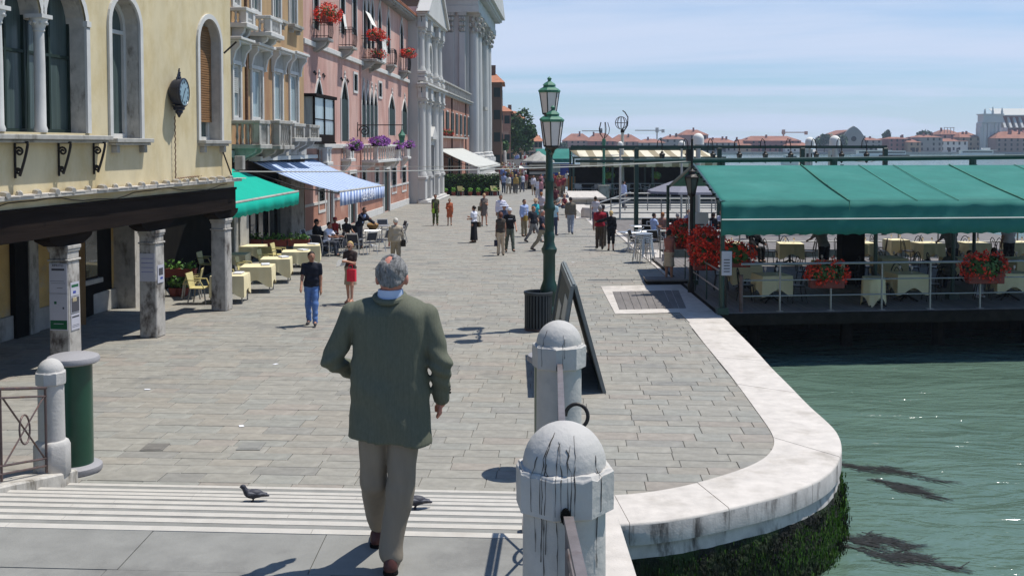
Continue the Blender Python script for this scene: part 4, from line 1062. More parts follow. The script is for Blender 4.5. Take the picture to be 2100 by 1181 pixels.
for (i, z, hg, lines, lab) in (
 (2, 1.78, .56, [(0, .17, .26, .04, M['print']), (-.02, -.05, .28, .006, M['print']), (.0, -.09, .28, .006, M['print']), (.03, -.18, .12, .008, M['print'])], 'white notice headed in dark capitals pasted on the near pillar'),
 (2, 1.14, .70, [(0, -.24, .34, .17, M['print_green']), (.0, -.22, .2, .012, M['paper']), (-.06, .18, .05, .05, M['print_green']), (.1, .08, .03, .04, M['print'])], 'cream poster with a green band below the notice on the near pillar'),
 (3, 1.58, .62, [(0, .2, .28, .01, M['print_blue']), (0, .1, .28, .01, M['print_blue']), (0, 0, .28, .01, M['print_blue']), (0, -.1, .28, .01, M['print_blue'])], 'pale lilac notice pasted on the middle arcade pillar')):
 p = poster(0, 0, .36, hg, 'near', lab, lines); q = on_near(pill[i], .205, z); p.location = q
 if '1.78' in repr(z): text_mesh('RIFIUTO', .062, M['print'], p, Matrix.Translation((0, -.008, .245)) @ Matrix.Rotation(R(90), 4, 'X'))
for (i, z, hg, lines, lab) in (
 (2, 1.56, .26, [(0, .06, .24, .05, M['print_green']), (-.02, -.06, .1, .05, M['print_blue'])], 'white handbill with a green picture on the lit side of the near pillar'),
 (2, 1.26, .30, [(0, 0, .27, .28, M['print']), (-.02, .1, .14, .08, M['yellow'])], 'dark photo flyer on the lit side of the near pillar'),
 (2, .93, .30, [(0, .1, .24, .03, M['print']), (0, -.06, .24, .006, M['print']), (0, -.09, .24, .006, M['print'])], 'pale text flyer lowest on the lit side of the near pillar'),
 (3, 1.42, .40, [(0, .05, .2, .16, M['print']), (.03, -.1, .12, .05, M['print_blue'])], 'torn black and blue flyer on the lit side of the middle pillar')):
 p = poster(0, 0, .30, hg, 'street', lab, lines); p.location = F1.w(pill[i] + .22, z, -.015 * z / 2.1 + .010)
# the clock and its chain
s, z = S1(352, 190); ck = thing('wall_clock', 'round dark clock with a blue dial hung on the yellow wall', 'clock', F1.w(s, z), F1.root.rotation_euler.z + R(3))
mb = MB(); mb.lathe([(.30, -.02), (.36, -.06), (.40, -.12), (.41, -.30), (.43, -.31), (.43, -.36), (.40, -.37), (.385, -.345)], 36, axis='y', caps=False); mb.lathe([(.38, -.345), (.001, -.345)], 36, axis='y', caps=False); mb.build('case', M['clock_iron'], ck)
mb = MB(); mb.lathe([(.385, -.350), (.0005, -.351)], 36, axis='y', caps=False); dial = mb.build('dial', M['clock_dial'], ck)
for i, nm in enumerate('XII I II III IV V VI VII VIII IX X XI'.split()):
 a = math.pi / 2 - i * math.pi / 6
 text_mesh(nm, .105, M['clock_iron'], dial, Matrix.Translation((.30 * math.cos(a), -.354, .30 * math.sin(a))) @ Matrix.Rotation(-(a - math.pi / 2), 4, 'Y') @ Matrix.Rotation(R(90), 4, 'X'), 'numeral', .002)
for ang, L, wd_ in ((R(50), .17, .03), (R(-123), .27, .02)):
 d = Vector((math.cos(ang), 0, math.sin(ang))); mb = MB(); mb.obox(d * L * .42 + Vector((0, -.36, 0)), d * L * .58, (0, .003, 0), Vector((-d.z, 0, d.x)) * wd_ / 2); mb.build('hand', M['clock_iron'], ck, smooth=False)
mb = MB()
for (bx, bz, r) in ((-.03, .42, .07), (.05, .44, .06), (.02, .52, .055), (.05, .59, .045), (.03, .66, .03)): mb.ball((bx, -.2, bz), r, 8)
mb.tube([(-.15, -.2, .38), (.0, -.2, .6), (.06, -.2, .72)], .022, 6); mb.build('finial', M['clock_iron'], ck); ck.scale = (.72, .85, .76)
mb = MB(); mb.lathe([(.20, -.40), (.15, -.47), (.17, -.50), (.10, -.56), (.11, -.6), (.05, -.68), (.03, -.74), (.001, -.76)], 12, (0, -.2, 0)); mb.build('pendant', M['clock_iron'], ck)
path = [(0, -.08, -.72 - .06 * i) for i in range(int((z - .72 * .76 - ZL - .04) / .06 / .76))]
mb = MB(); mb.tube([(p[0] + .012 * math.cos(i * 2.1), p[1] + .012 * math.sin(i * 2.1), p[2]) for i, p in enumerate(path)], .017, 5)
zl = path[-1][2]; mb.tube([(0 + i * .07, -.08 + .01 * math.sin(i * 2), zl - .02 + .012 * math.cos(i * 2.2) + .0009 * i) for i in range(58)], .016, 5); mb.build('twisted_cable', M['brick'], ck)
# floodlight box at the corner, iron stays
mb = MB(); mb.box(SE_ - .30, -.42, 3.66, SE_ - .12, -.20, 4.02); o = mb.build('alarm_box', M['grey_trim'], None, bevel=.01); o.matrix_world = F1.root.matrix_world
o.location = F1.o; o.rotation_euler = (0, 0, F1.root.rotation_euler.z); tag(o, 'small grey box fixed above the ledge at the yellow corner', 'junction box')
mb = MB(); mb.tube([(SE_ - .62, -.03, 4.12), (SE_ - .5, -.2, 3.52)], .02, 6); mb.tube([(SE_ - .5, -.03, 6.65), (SE_ - .42, -.34, 6.95)], .025, 6); part(F1, 'iron_stay', mb, M['iron'])

# ---------------------------------------------------------------- 2: brown house
F2 = Facade(-9.0 - .058 * 20, 26.0, .058, 'brown_house', 'ochre brown house with white framed windows behind the awnings')
def S2(px, py, o=0): return F2.sz(px, py, o)
E2 = F2.s(624); ZG2 = 3.9; ZT2 = 15
holes = []; wins = []
for (xl, xr, yt, yb) in ((478, 492, 135, 240), (516, 537, 146, 243), (561, 578, 151, 247), (594, 610, 156, 250)):
 a, b = S2(xl, yb)[0], S2(xr, yb)[0]; z1, z0 = S2(xr, yt)[1], S2(xr, yb + 2)[1]; L = loop_arch(a, b, z0, z1, 'rect'); holes.append(L); wins.append((L, 1))
for (xl, xr, yt, yb) in ((477, 489, -90, 12), (514, 532, -80, 26), (559, 574, -70, 44), (593, 607, -60, 56)):
 a, b = S2(xl, yb)[0], S2(xr, yb)[0]; z1, z0 = S2(xr, yt)[1], S2(xr, yb)[1]; L = loop_arch(a, b, z0, min(z1, 14.2), 'rect'); holes.append(L); wins.append((L, 2))
mb = MB(); panel(mb, [(-1, ZG2), (E2, ZG2), (E2, ZT2), (-1, ZT2)], holes, 0, .12)
mb.box(-1, .02, ZT2 - .02, E2, 10, ZT2); mb.add([(E2, 0, 0), (E2, 10, 0), (E2, 10, ZT2), (E2, 0, ZT2)], [(0, 1, 2, 3)]); mb.add([(-1, 0, 0), (-1, 10, 0), (-1, 10, ZT2), (-1, 0, ZT2)], [(3, 2, 1, 0)]); mb.box(-1, 9.9, 0, E2, 10, ZT2)
part(F2, 'wall', mb, M['brown'], smooth=False, fix=False)
for L, lv in wins:
 mb = MB(); ring(mb, L, .13, -.02, .06); part(F2, 'window_surround', mb, M['white'], smooth=False)
 z0, z1 = L[0][1], L[2][1]; s0, s1 = L[0][0], L[1][0]
 window(F2, L, .075, M['white'], M['glass_blue'] if lv == 1 else M['curtain'], .07, 2 if lv == 2 else 1, ())
 if lv == 1:                                                               # hood on consoles
  mb = MB(); mb.box(s0 - .22, -.05, z1 + .13, s1 + .22, .02, z1 + .75); part(F2, 'lintel_panel', mb, M['grey_trim'], smooth=False)
  mb = MB(); mb.box(s0 - .42, -.46, z1 + .80, s1 + .42, .02, z1 + .90); mb.box(s0 - .36, -.36, z1 + .72, s1 + .36, .02, z1 + .80); h = part(F2, 'window_hood', mb, M['white'], bevel=.015)
  for s in (s0 - .30, s1 + .14):
   mb = MB(); mb.prism([(s, -.02, z1 + .72), (s, -.34, z1 + .72), (s, -.36, z1 + .6), (s, -.2, z1 + .42), (s, -.12, z1 + .1), (s, -.14, z1 - .02), (s, -.02, z1 - .05)], (.16, 0, 0)); mb.build('console', M['white'], h)
L = wins[0][0]; mb = MB(); zz = L[2][1]
for i in range(14): mb.box(L[0][0], .03, zz - .06 - i * .07, L[1][0], .05, zz - .01 - i * .07)
part(F2, 'venetian_blind', mb, M['grey_canvas'], smooth=False)
def baluster_balcony(F, s0, s1, z0, z1, pr, m, nb, base=True, ends=True, name='balcony'):
 mb = MB(); mb.box(s0 - .12, -pr - .1, z0 - .16, s1 + .12, .02, z0); o = part(F, name, mb, m, bevel=.02)
 mb = MB(); mb.box(s0 - .05, -pr - .06, z1 - .12, s1 + .05, -pr + .12, z1); mb.box(s0 - .05, -pr + .12, z1 - .12, s0 + .12, .02, z1); mb.box(s1 - .12, -pr + .12, z1 - .12, s1 + .05, .02, z1); mb.build('handrail', m, o, bevel=.015)
 for s in (s0, s1 - .22):
  mb = MB(); mb.box(s, -pr - .03, z0, s + .22, -pr + .17, z1 - .12); mb.build('pier', m, o, smooth=False)
 H_ = z1 - .12 - z0; w_ = s1 - s0 - .44
 for i in range(nb):
  s = s0 + .22 + w_ * (i + .5) / nb; mb = MB(); mb.lathe([(.05, 0), (.05, .06), (.03, .1), (.055, H_ * .35), (.03, H_ * .75), (.05, H_ * .9), (.05, H_)], 8, (s, -pr + .06, z0)); mb.build('baluster', m, o)
 for i in range(max(2, int(pr / .2))):
  y = -pr + .2 + (pr - .2) * i / max(2, int(pr / .2))
  for s in (s0 + .06, s1 - .06):
   mb = MB(); mb.lathe([(.05, 0), (.05, .06), (.03, .1), (.055, H_ * .35), (.03, H_ * .75), (.05, H_ * .9), (.05, H_)], 6, (s, y, z0)); mb.build('baluster', m, o)
 for s in (s0 + .1, s1 - .35):
  mb = MB(); mb.prism([(s, .02, z0 - .16), (s, -pr * .85, z0 - .16), (s, -pr * .8, z0 - .3), (s, -.1, z0 - .62), (s, .02, z0 - .62)], (.22, 0, 0)); mb.build('bracket', m, o, bevel=.01)
 return o
def bal(F, pxl, pxr, pyt, pyb, pr, nb, m=M['grey_trim'], name='balcony'):
 a, b = F.sz(pxl, pyb, 0)[0], F.sz(pxr, pyb, pr)[0]; b = max(b, a + .9); z1 = F.sz((pxl + pxr) / 2, pyt, pr)[1]; z0 = F.sz((pxl + pxr) / 2, pyb, pr)[1]; return baluster_balcony(F, a, b, z0, z1, pr, m, nb, name=name)
for k, (pr, px, pyt, pyb, nb) in enumerate(((.95, 520, 246, 296, 5), (1.05, 560, 246, 298, 5), (.85, 590, 252, 282, 4), (.85, 622, 255, 282, 4))):
 L = wins[k][0]; z1, z0 = F2.sz(px, pyt, pr)[1], F2.sz(px, pyb, pr)[1]; baluster_balcony(F2, L[0][0] - .22, L[1][0] + .22, z0, z1, pr, M['grey_trim'], nb)
for k, (pr, px, pyt, pyb) in enumerate(((.5, 500, 14, 46), (.75, 548, 30, 64))):
 L = wins[4 + k][0]; z1, z0 = F2.sz(px, pyt, pr)[1], F2.sz(px, pyb, pr)[1]; baluster_balcony(F2, L[0][0] - .2, L[1][0] + .2, z0, z1, pr, M['white'], 5)
for L, lv in wins[6:]: sill(F2, L[0][0] - .2, L[1][0] + .2, L[0][1], .12, .3)
mb = MB(); mb.box(-1, -.10, ZG2 - .02, E2 + .02, .02, ZG2 + .22); part(F2, 'string_course', mb, M['grey_trim'], bevel=.01)
# ground floor: dark shop front between stone piers
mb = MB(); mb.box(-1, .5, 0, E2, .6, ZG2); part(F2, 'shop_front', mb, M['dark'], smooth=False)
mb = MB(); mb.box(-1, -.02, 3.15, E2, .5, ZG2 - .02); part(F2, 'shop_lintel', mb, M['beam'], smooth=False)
for (xl, xr, mm) in ((478, 486, 'grey_trim'), (490, 508, 'grey_trim'), (596, 622, 'istria_dirty')):
 a, b = S2(xl, 430)[0], S2(xr, 430)[0]; mb = MB(); mb.box(a, -.04, 0, b, .5, 3.15); part(F2, 'pier', mb, M[mm], bevel=.015)
for (xl, xr) in ((511, 545), (548, 585)):
 a, b = S2(xl, 430, -.4)[0], S2(xr, 430, -.4)[0]; window(F2, [(a, .5), (b, .5), (b, 2.9), (a, 2.9)], .42, M['beam'], M['glass'], .08, 2, (2.2,))
mb = MB(); mb.tube([(S2(502, 60)[0], -.05, 4), (S2(502, 60)[0], -.05, ZT2)], .05, 8); part(F2, 'drainpipe', mb, M['brick'])

# ---------------------------------------------------------------- 3: pink house
F3 = Facade(-8.64 + .058 * (46.8 - 58.6), 46.8, .058, 'pink_house', 'pink stucco house with pointed windows and red geraniums on its balconies')
def S3(px, py, o=0): return F3.sz(px, py, o)
E3 = F3.s(838, 0, 430); ZT3 = 13.5
holes = []; G1 = []; gw = []
def gothic(pxl, pxr, pysill, pyspr, pytip):
 a, b = S3(pxl, pyspr)[0], S3(pxr, pyspr)[0]; pm = (pxl + pxr) / 2
 z0, z1, zt = S3(pm, pysill)[1], S3(pm, pyspr)[1], S3(pm, pytip)[1]; zt = min(zt, 13.05); z1 = min(z1, zt - .75)
 return loop_arch(a, b, z0, z1, 'gothic', zt - z1, 7)
for g in ((646, 660, 292, 197, 165), (699, 713, 290, 205, 165), (741, 749, 282, 216, 178), (750, 757, 282, 216, 182), (758, 765, 282, 217, 185), (766, 773, 282, 218, 188), (797, 809, 278, 224, 196), (824, 834, 276, 230, 206)): holes.append(gothic(*g)); gw.append(1)
for g in ((642, 652, 60, 0, -40), (697, 706, 70, -5, -40), (722, 730, 72, -5, -40), (744, 750, 100, 22, -12), (752, 758, 100, 24, -8), (760, 766, 100, 26, -4), (775, 781, 100, 38, 8), (793, 799, 110, 52, 28), (820, 826, 118, 66, 44)): holes.append(gothic(*g)); gw.append(2)
rects = []
for (xl, xr, yt, yb) in ((725, 732, 152, 186), (776, 782, 170, 198)): rects.append(loop_arch(S3(xl, yb)[0], S3(xr, yb)[0], S3(xl, yb)[1], S3(xl, yt)[1], 'rect'))
for (xl, xr, yt, yb) in ((653, 665, 388, 432), (684, 697, 356, 392), (742, 750, 348, 378), (769, 776, 348, 375), (803, 812, 345, 395), (824, 832, 344, 391)): rects.append(loop_arch(S3(xl, yb)[0], S3(xr, yb)[0], S3(xl, yb)[1], S3(xl, yt)[1], 'rect'))
doors = []
for (xl, xr, yt) in ((672, 680, 395), (716, 728, 395), (786, 797, 352)): doors.append(loop_arch(S3(xl, 440)[0], S3(xr, 440)[0], .02, 2.75, 'rect'))
mb = MB(); panel(mb, [(0, 0), (E3, 0), (E3, ZT3), (0, ZT3)], holes + rects + doors, 0, .12)
mb.add([(0, 0, 0), (0, 11, 0), (0, 11, ZT3), (0, 0, ZT3)], [(3, 2, 1, 0)]); mb.add([(E3, 0, 0), (E3, 11, 0), (E3, 11, ZT3), (E3, 0, ZT3)], [(0, 1, 2, 3)]); mb.box(0, 10.9, 0, E3, 11, ZT3)
part(F3, 'wall', mb, M['pink'], smooth=False, fix=False)
for L, g in zip(holes, gw):
 mb = MB(); ring(mb, L, .13, -.02, .05, skip_bottom=True);
 tip = max(L, key=lambda p: p[1]); mb.lathe([(.06, -.1), (.10, .05), (.03, .2), (.07, .28), (.001, .45)], 6, (tip[0], -.03, tip[1] + .1)); part(F3, 'window_surround', mb, M['white'], smooth=False)
 window(F3, L, .075, M['green_shutter'], M['glass'] if g == 2 else M['green_shutter'], .05, 2, ())
 s0, s1, z0, zs_ = L[0][0], L[1][0], L[0][1], L[2][1]
 if g == 1 and L is not holes[0]:
  mb = MB(); mb.box(s0 + .02, .005, z0, s1 - .02, .02, zs_ + .02); sh = part(F3, 'shutter', mb, M['green_shutter'], smooth=False)
for L in rects:
 mb = MB(); ring(mb, L, .13, -.02, .05); part(F3, 'window_surround', mb, M['white'], smooth=False); window(F3, L, .07, M['green_shutter'], M['glass'], .06, 2, ())
 s0, s1, z0, z1 = L[0][0], L[1][0], L[0][1], L[2][1]
 if z0 < 3.4:
  mb = MB()
  for k in range(4): x = s0 + (s1 - s0) * (k + .5) / 4; mb.tube([(x, .03, z0), (x, .03, z1)], .018, 5)
  for k in range(5): zz = z0 + (z1 - z0) * (k + .5) / 5; mb.tube([(s0, .035, zz), (s1, .035, zz)], .014, 5)
  part(F3, 'window_grille', mb, M['iron'])
for L in doors:
 mb = MB(); ring(mb, L, .2, -.02, .10, skip_bottom=True); part(F3, 'door_surround', mb, M['white'], smooth=False)
 mb = MB(); mb.box(L[0][0], .08, 0.02, L[1][0], .118, L[2][1]); part(F3, 'door', mb, M['green_shutter'] if L is not doors[0] else M['dark'], smooth=False)
# plinth panels in bare plaster framed in stone
zp = S3(790, 412)[1]
segs = [(0, doors[0][0][0] - .25), (doors[0][1][0] + .25, doors[1][0][0] - .25), (doors[1][1][0] + .25, doors[2][0][0] - .25), (doors[2][1][0] + .25, E3)]
for a, b in segs:
 mb = MB(); mb.box(a, -.07, 0, b, .0, .42); part(F3, 'plinth', mb, M['white'], bevel=.01)
 mb = MB(); mb.box(a, -.05, 1.5, b, .0, 1.62); mb.box(a, -.045, .42, a + .1, 0, 1.5); mb.box(b - .1, -.045, .42, b, 0, 1.5); part(F3, 'dado_rail', mb, M['white'], smooth=False)
 mb = MB(); mb.box(a + .1, -.02, .42, b - .1, .0, 1.5); part(F3, 'dado_plaster', mb, M['orange'], smooth=False)
za, zb_ = S3(630, 96)[1], S3(830, 160)[1]
zc = (za + zb_) / 2; mb = MB(); mb.box(-.06, -.14, zc - .12, E3 + .04, .02, zc + .12); part(F3, 'string_course', mb, M['white'], bevel=.02)
zc2 = S3(700, 298)[1]; mb = MB(); mb.box(-.05, -.12, zc2 - .16, E3 + .03, .02, zc2 + .06); part(F3, 'lower_string_course', mb, M['white'], bevel=.02)
mb = MB(); mb.box(-.2, -.62, ZT3 - .02, E3 + .2, .05, ZT3 + .12); ev = part(F3, 'eaves', mb, M['grey_trim'], bevel=.01)
s = .1
while s < E3:
 mb = MB(); mb.box(s, -.55, ZT3 - .20, s + .16, .0, ZT3 - .021); mb.build('modillion', M['grey_trim'], ev, smooth=False); s += .55
mb = MB(); mb.prism([(-.2, -.68, ZT3 + .12), (E3 + .2, -.68, ZT3 + .12), (E3 + .2, 5.2, ZT3 + 2.0), (-.2, 5.2, ZT3 + 2.0)], (0, 0, .08)); mb.prism([(-.2, 5.2, ZT3 + 2.0), (E3 + .2, 5.2, ZT3 + 2.0), (E3 + .2, 11, ZT3 + .1), (-.2, 11, ZT3 + .1)], (0, 0, .08))
rf = part(F3, 'roof', mb, M['roof'], smooth=False)
s = -.1
mb = MB()
while s < E3: mb.tube([(s, -.70, ZT3 + .2), (s, 5.2, ZT3 + 2.08)], .07, 5); s += .26
o = mb.build('roof_tiles', M['roof'], rf); o['kind'] = 'stuff'
# bay window (first opening)
L = holes[0]; a, b = S3(641, 290, .55)[0], S3(684, 290, .55)[0]; z0, z1 = S3(665, 292, .5)[1], S3(665, 203, .5)[1]; a += .15
mb = MB(); mb.box(a, -.62, z0, b, .02, z0 + .35); mb.box(a - .08, -.72, z1, b + .08, .02, z1 + .14); mb.box(a - .06, -.66, z0 - .08, b + .06, .02, z0)
for x in (a, (a + b) / 2 - .04, b - .09): mb.box(x, -.62, z0 + .35, x + .09, -.53, z1)
mb.box(a, -.1, z0 + .35, a + .08, 0, z1); mb.box(b - .08, -.1, z0 + .35, b, 0, z1); mb.box(a + .04, -.6, (z0 + z1) / 2, b - .04, -.56, (z0 + z1) / 2 + .05)
bay = part(F3, 'bay_window', mb, M['beam'], smooth=False)
mb = MB(); mb.box(a + .02, -.57, z0 + .35, b - .02, -.55, z1); mb.box(a + .03, -.55, z0 + .35, a + .05, -.1, z1); mb.box(b - .05, -.55, z0 + .35, b - .03, -.1, z1); mb.build('pane', M['glass_blue'], bay, smooth=False)
def iron_balcony(F, pxl, pxr, pyt, pyb, pr, m=M['iron'], stone=M['grey_trim']):
 a, b = F.sz(pxl, pyb, 0)[0], F.sz(pxr, pyb, pr)[0]; b = max(b, a + .9); z1 = F.sz((pxl + pxr) / 2, pyt, pr)[1]; z0 = F.sz((pxl + pxr) / 2, pyb, pr)[1]
 mb = MB(); mb.box(a - .08, -pr - .06, z0 - .14, b + .08, .02, z0); o = part(F, 'balcony', mb, stone, bevel=.02)
 mb = MB(); mb.prism([(a + .1, .02, z0 - .14), (a + .1, -pr * .9, z0 - .14), (a + .1, -pr * .75, z0 - .34), (a + .1, -.08, z0 - .62), (a + .1, .02, z0 - .62)], (.24, 0, 0)); mb.prism([(b - .34, .02, z0 - .14), (b - .34, -pr * .9, z0 - .14), (b - .34, -pr * .75, z0 - .34), (b - .34, -.08, z0 - .62), (b - .34, .02, z0 - .62)], (.24, 0, 0)); mb.build('bracket', stone, o, bevel=.02)
 mb = MB(); pts = [(a, 0, 0), (a, -pr, 0), (b, -pr, 0), (b, 0, 0)]
 for z in (z0 + .08, z1 - .15, z1): mb.tube([(p[0], p[1], z) for p in pts], .018, 5)
 k = int((b - a) / .13); bul = lambda t: .07 * math.sin(math.pi * t)
 for i in range(k + 1): x = a + (b - a) * i / k; mb.tube([(x, -pr - bul(t), z0 + (z1 - z0) * t) for t in (0, .2, .4, .7, 1)], .011, 4)
 for i in range(1, 4):
  y = -pr * i / 4
  for x in (a, b): mb.tube([(x, y, z0), (x, y, z1)], .011, 4)
 mb.build('ironwork', m, o); return (a, b, z0, z1)
bals = [iron_balcony(F3, *q) for q in ((641, 676, 34, 72, .7), (695, 726, 50, 90, .7), (741, 788, 70, 118, .85), (792, 812, 98, 130, .5), (818, 841, 108, 142, .6))]
def plant_on(F, name, label, s, z, o, r, col, seed, n=300, nf=330, size=.055, cat='flower box', group=None, box=None):
 t = thing(name, label, cat, F.w(s, z, o), F.root.rotation_euler.z, group)
 mb = MB(); mb.box(-r[0] * .8, -.09, -r[2] * .7 - .1, r[0] * .8, .09, -r[2] * .5 + .08); mb.build('trough', box or M['planter'], t, bevel=.01)
 flowers(t, (0, -.02, 0), r, seed, col, n, nf, size); return t
gr = 'red geraniums on the pink house'
def bp(i, u=.5, up=.05): a, b, z0, z1 = bals[i]; return a + (b - a) * u, z1 + up
plant_on(F3, 'geranium_box', 'red geraniums spilling from the balcony nearest the brown house', *bp(0, .5, .30), .6, (1.0, .68, .50), 'flower_red', 11, 420, 1300, group=gr)
plant_on(F3, 'geranium_box', 'red geraniums on the rail of the widest iron balcony', *bp(2, .3, .12), .7, (1.2, .5, .38), 'flower_red', 12, 400, 1000, group=gr)
plant_on(F3, 'geranium_box', 'red geraniums low on the floor of the widest iron balcony', bals[2][0] + 1.2, bals[2][2] + .35, .7, (1.2, .5, .32), 'flower_red', 13, 300, 320, group=gr)
plant_on(F3, 'geranium_box', 'small pot of red geraniums at the far end of the widest balcony', *bp(2, 1.15, -.05), .7, (.6, .42, .34), 'flower_red', 14, 160, 260, group=gr)
plant_on(F3, 'geranium_box', 'red geraniums on the last balcony beside the white church front', *bp(4, .5, .12), .55, (.9, .55, .38), 'flower_red', 15, 360, 850, group=gr)
a, b, z0, z1 = bals[2]; mb = MB(); mb.box(-.35, -.01, -.9, .35, .01, .2)
rs = np.random.RandomState(3); n = 9; V = [(x, .06 * math.sin(x * 9) + .03 * math.sin(z * 6), z) for z in np.linspace(-.9, .5, n) for x in np.linspace(-.5, .5, n)]
o = np_mesh('hanging_laundry', V, [(i * n + j, i * n + j + 1, (i + 1) * n + j + 1, (i + 1) * n + j) for i in range(n - 1) for j in range(n - 1)], M['cloth2'], None, smooth=True)
o.location = F3.w(a + (b - a) * .82, z0 + .85, .93); o.rotation_euler = (0, 0, F3.root.rotation_euler.z); tag(o, 'white patterned cloth hung over the widest iron balcony', 'laundry')
V = [(x, -.5 * (.8 - z), z) for z in np.linspace(0, .8, 4) for x in np.linspace(-.7, .7, 4)]
for k, (px, py) in enumerate(((752, 40), (703, 45))):
 s, z = S3(px, py); o = np_mesh('window_blind', V, [(i * 4 + j, i * 4 + j + 1, i * 4 + j + 5, i * 4 + j + 4) for i in range(3) for j in range(3)], M['cloth2'], F3.root); o.location = (s, -.06, z - .4); o.scale = (1 if k == 0 else .45, 1 if k == 0 else .3, 1)
# stone balcony with violets
bal(F3, 741, 818, 297, 328, .9, 10, M['white']); bal(F3, 650, 678, 302, 333, .45, 4, M['white']); bal(F3, 700, 722, 300, 326, .45, 4, M['white']);
bal(F3, 800, 822, 296, 326, .45, 4, M['white']); bal(F3, 822, 840, 294, 322, .45, 4, M['white'])
vg = 'violet petunias on the pink house'
for i, (px, py, r, lab) in enumerate(((779, 290, (2.6, .38, .26), 'long trough of violet petunias along the stone balcony'), (727, 298, (.7, .42, .28), 'round pot of violet petunias left of the long trough'),
                                      (816, 298, (.7, .4, .26), 'violet petunias hanging just right of the long trough'), (838, 297, (.7, .4, .26), 'violet petunias nearest the white church front'))):
 s, z = F3.sz(px, py, .95); plant_on(F3, 'petunia_trough', lab, s, z, .95, r, 'flower_violet', 60 + i, 160 + int(120 * r[0]), int(800 * r[0]), .055, group=vg, box=M['beam'])
# hanging sign bracket
s, z = F3.sz(733, 266); t = thing('sign_bracket', 'black scrolled iron bracket with a lantern projecting from the pink house', 'bracket', F3.w(s, z), F3.root.rotation_euler.z)
mb = MB(); mb.tube([(0, 0, .25), (0, -2.6, .25)], .03, 6); mb.tube([(0, 0, -.4), (0, 0, .4)], .04, 6)
mb.tube([(0, -.4 + .32 * (1 - j / 26) * math.cos(j * .5), -.08 + .32 * (1 - j / 26) * math.sin(j * .5)) for j in range(24)], .03, 5); mb.build('bracket_arm', M['iron'], t)
mb = MB(); mb.lathe([(.12, -.75), (.2, -.35), (.24, -.33), (.10, -.15), (.03, 0), (.02, .25)], 6, (0, -2.5, 0)); mb.build('lantern', M['verdigris'], t)
for k, (px, py) in enumerate(((645, 150), (663, 155), (700, 163), (712, 166))):
 s, z = S3(px, py); mb = MB(); mb.tube([(s - .25, -.03, z), (s - .1, -.04, z + .08), (s + .1, -.04, z - .08), (s + .25, -.03, z)], .035, 5); part(F3, 'wall_tie', mb, M['iron'])
mb = MB(); x = S3(738, 200)[0]; mb.tube([(x, -.04, .4), (x, -.04, zc)], .05, 6); part(F3, 'drainpipe', mb, M['pink'])
# ---------------------------------------------------------------- 4: small white church front
g0 = G(858, 418); F4 = Facade(g0.x, g0.y, .058, 'small_church', 'small white renaissance church front with tall fluted pilasters', 'church')
E4 = F4.s(899, 0, 395); CH = M['church']
mb = MB(); mb.box(0, 0, 0, E4, .8, 14.4); mb.box(.05, .8, 0, E4, 16, 12.5); part(F4, 'wall', mb, CH, smooth=False)
mb = MB(); mb.box(-2.1, .95, 0, -.02, 10, 13); part(F4, 'brick_flank', mb, M['brick'], smooth=False)
cs = [.55, E4 * .30, E4 * .70, E4 - .55]
for tier, (z0, zped, zc, ztop) in enumerate(((0, 2.0, 7.0, 7.75), (9.0, 9.75, 12.2, 12.9))):
 for s in cs:
  r = .36 if tier == 0 else .29
  mb = MB()
  for (w_, za, zb_, o) in ((.58, z0, z0 + .28, .60), (.50, z0 + .28, zped - .22, .52), (.58, zped - .22, zped, .60)): mb.box(s - w_, -o, za, s + w_, .05, zb_)
  pil = part(F4, 'pilaster', mb, CH, bevel=.03)
  mb = MB(); mb.lathe([(r * 1.25, zped), (r * 1.25, zped + .12), (r * 1.05, zped + .28), (r, zped + .4), (r * .88, zc)], 14, (s, -.14, 0)); mb.build('shaft', CH, pil)
  mb = MB(); mb.lathe([(r * .9, zc), (r * 1.0, zc + .1), (r * 1.3, ztop - .2), (r * 1.5, ztop - .1)], 8, (s, -.14, 0), rot=R(22.5)); mb.box(s - r * 1.45, -.14 - r * 1.45, ztop - .12, s + r * 1.45, .05, ztop)
  for a in range(8): mb.ball((s + r * 1.25 * math.cos(a * .785), -.14 + r * 1.25 * math.sin(a * .785), ztop - .35), r * .28, 6)
  mb.build('capital', CH, pil)
 zt = ztop
 mb = MB(); mb.box(-.12, -.30, zt, E4 + .12, .02, zt + .40); mb.box(-.06, -.24, zt + .40, E4 + .06, .02, zt + .80); mb.box(-.3, -.62, zt + .80, E4 + .3, .02, zt + .95); mb.box(-.42, -.80, zt + .95, E4 + .42, .02, zt + 1.10)
 for s in cs: mb.box(s - .55, -.60, zt + .01, s + .55, -.29, zt + .79)
 part(F4, 'entablature', mb, CH, bevel=.02)
mb = MB(); zt = 14.0; mb.prism([(-.5, -.75, zt), (E4 + .5, -.75, zt), (E4 / 2, -.75, zt + 3.6)], (0, .8, 0)); mb.prism([(-.7, -.95, zt), (-.2, -.95, zt), (E4 / 2, -.95, zt + 3.4), (E4 / 2, -.95, zt + 3.9)], (0, .9, 0)); mb.prism([(E4 + .7, -.95, zt), (E4 / 2, -.95, zt + 3.9), (E4 / 2, -.95, zt + 3.4), (E4 + .2, -.95, zt)], (0, .9, 0)); part(F4, 'pediment', mb, CH, smooth=False)
c = E4 / 2
L = loop_arch(c - .8, c + .8, 9.95, 11.3, 'round'); mb = MB(); ring(mb, L, .28, -.02, .18); part(F4, 'window_surround', mb, CH, smooth=False); window(F4, L, -.03, M['white'], M['curtain'], .08, 2, (10.6,))
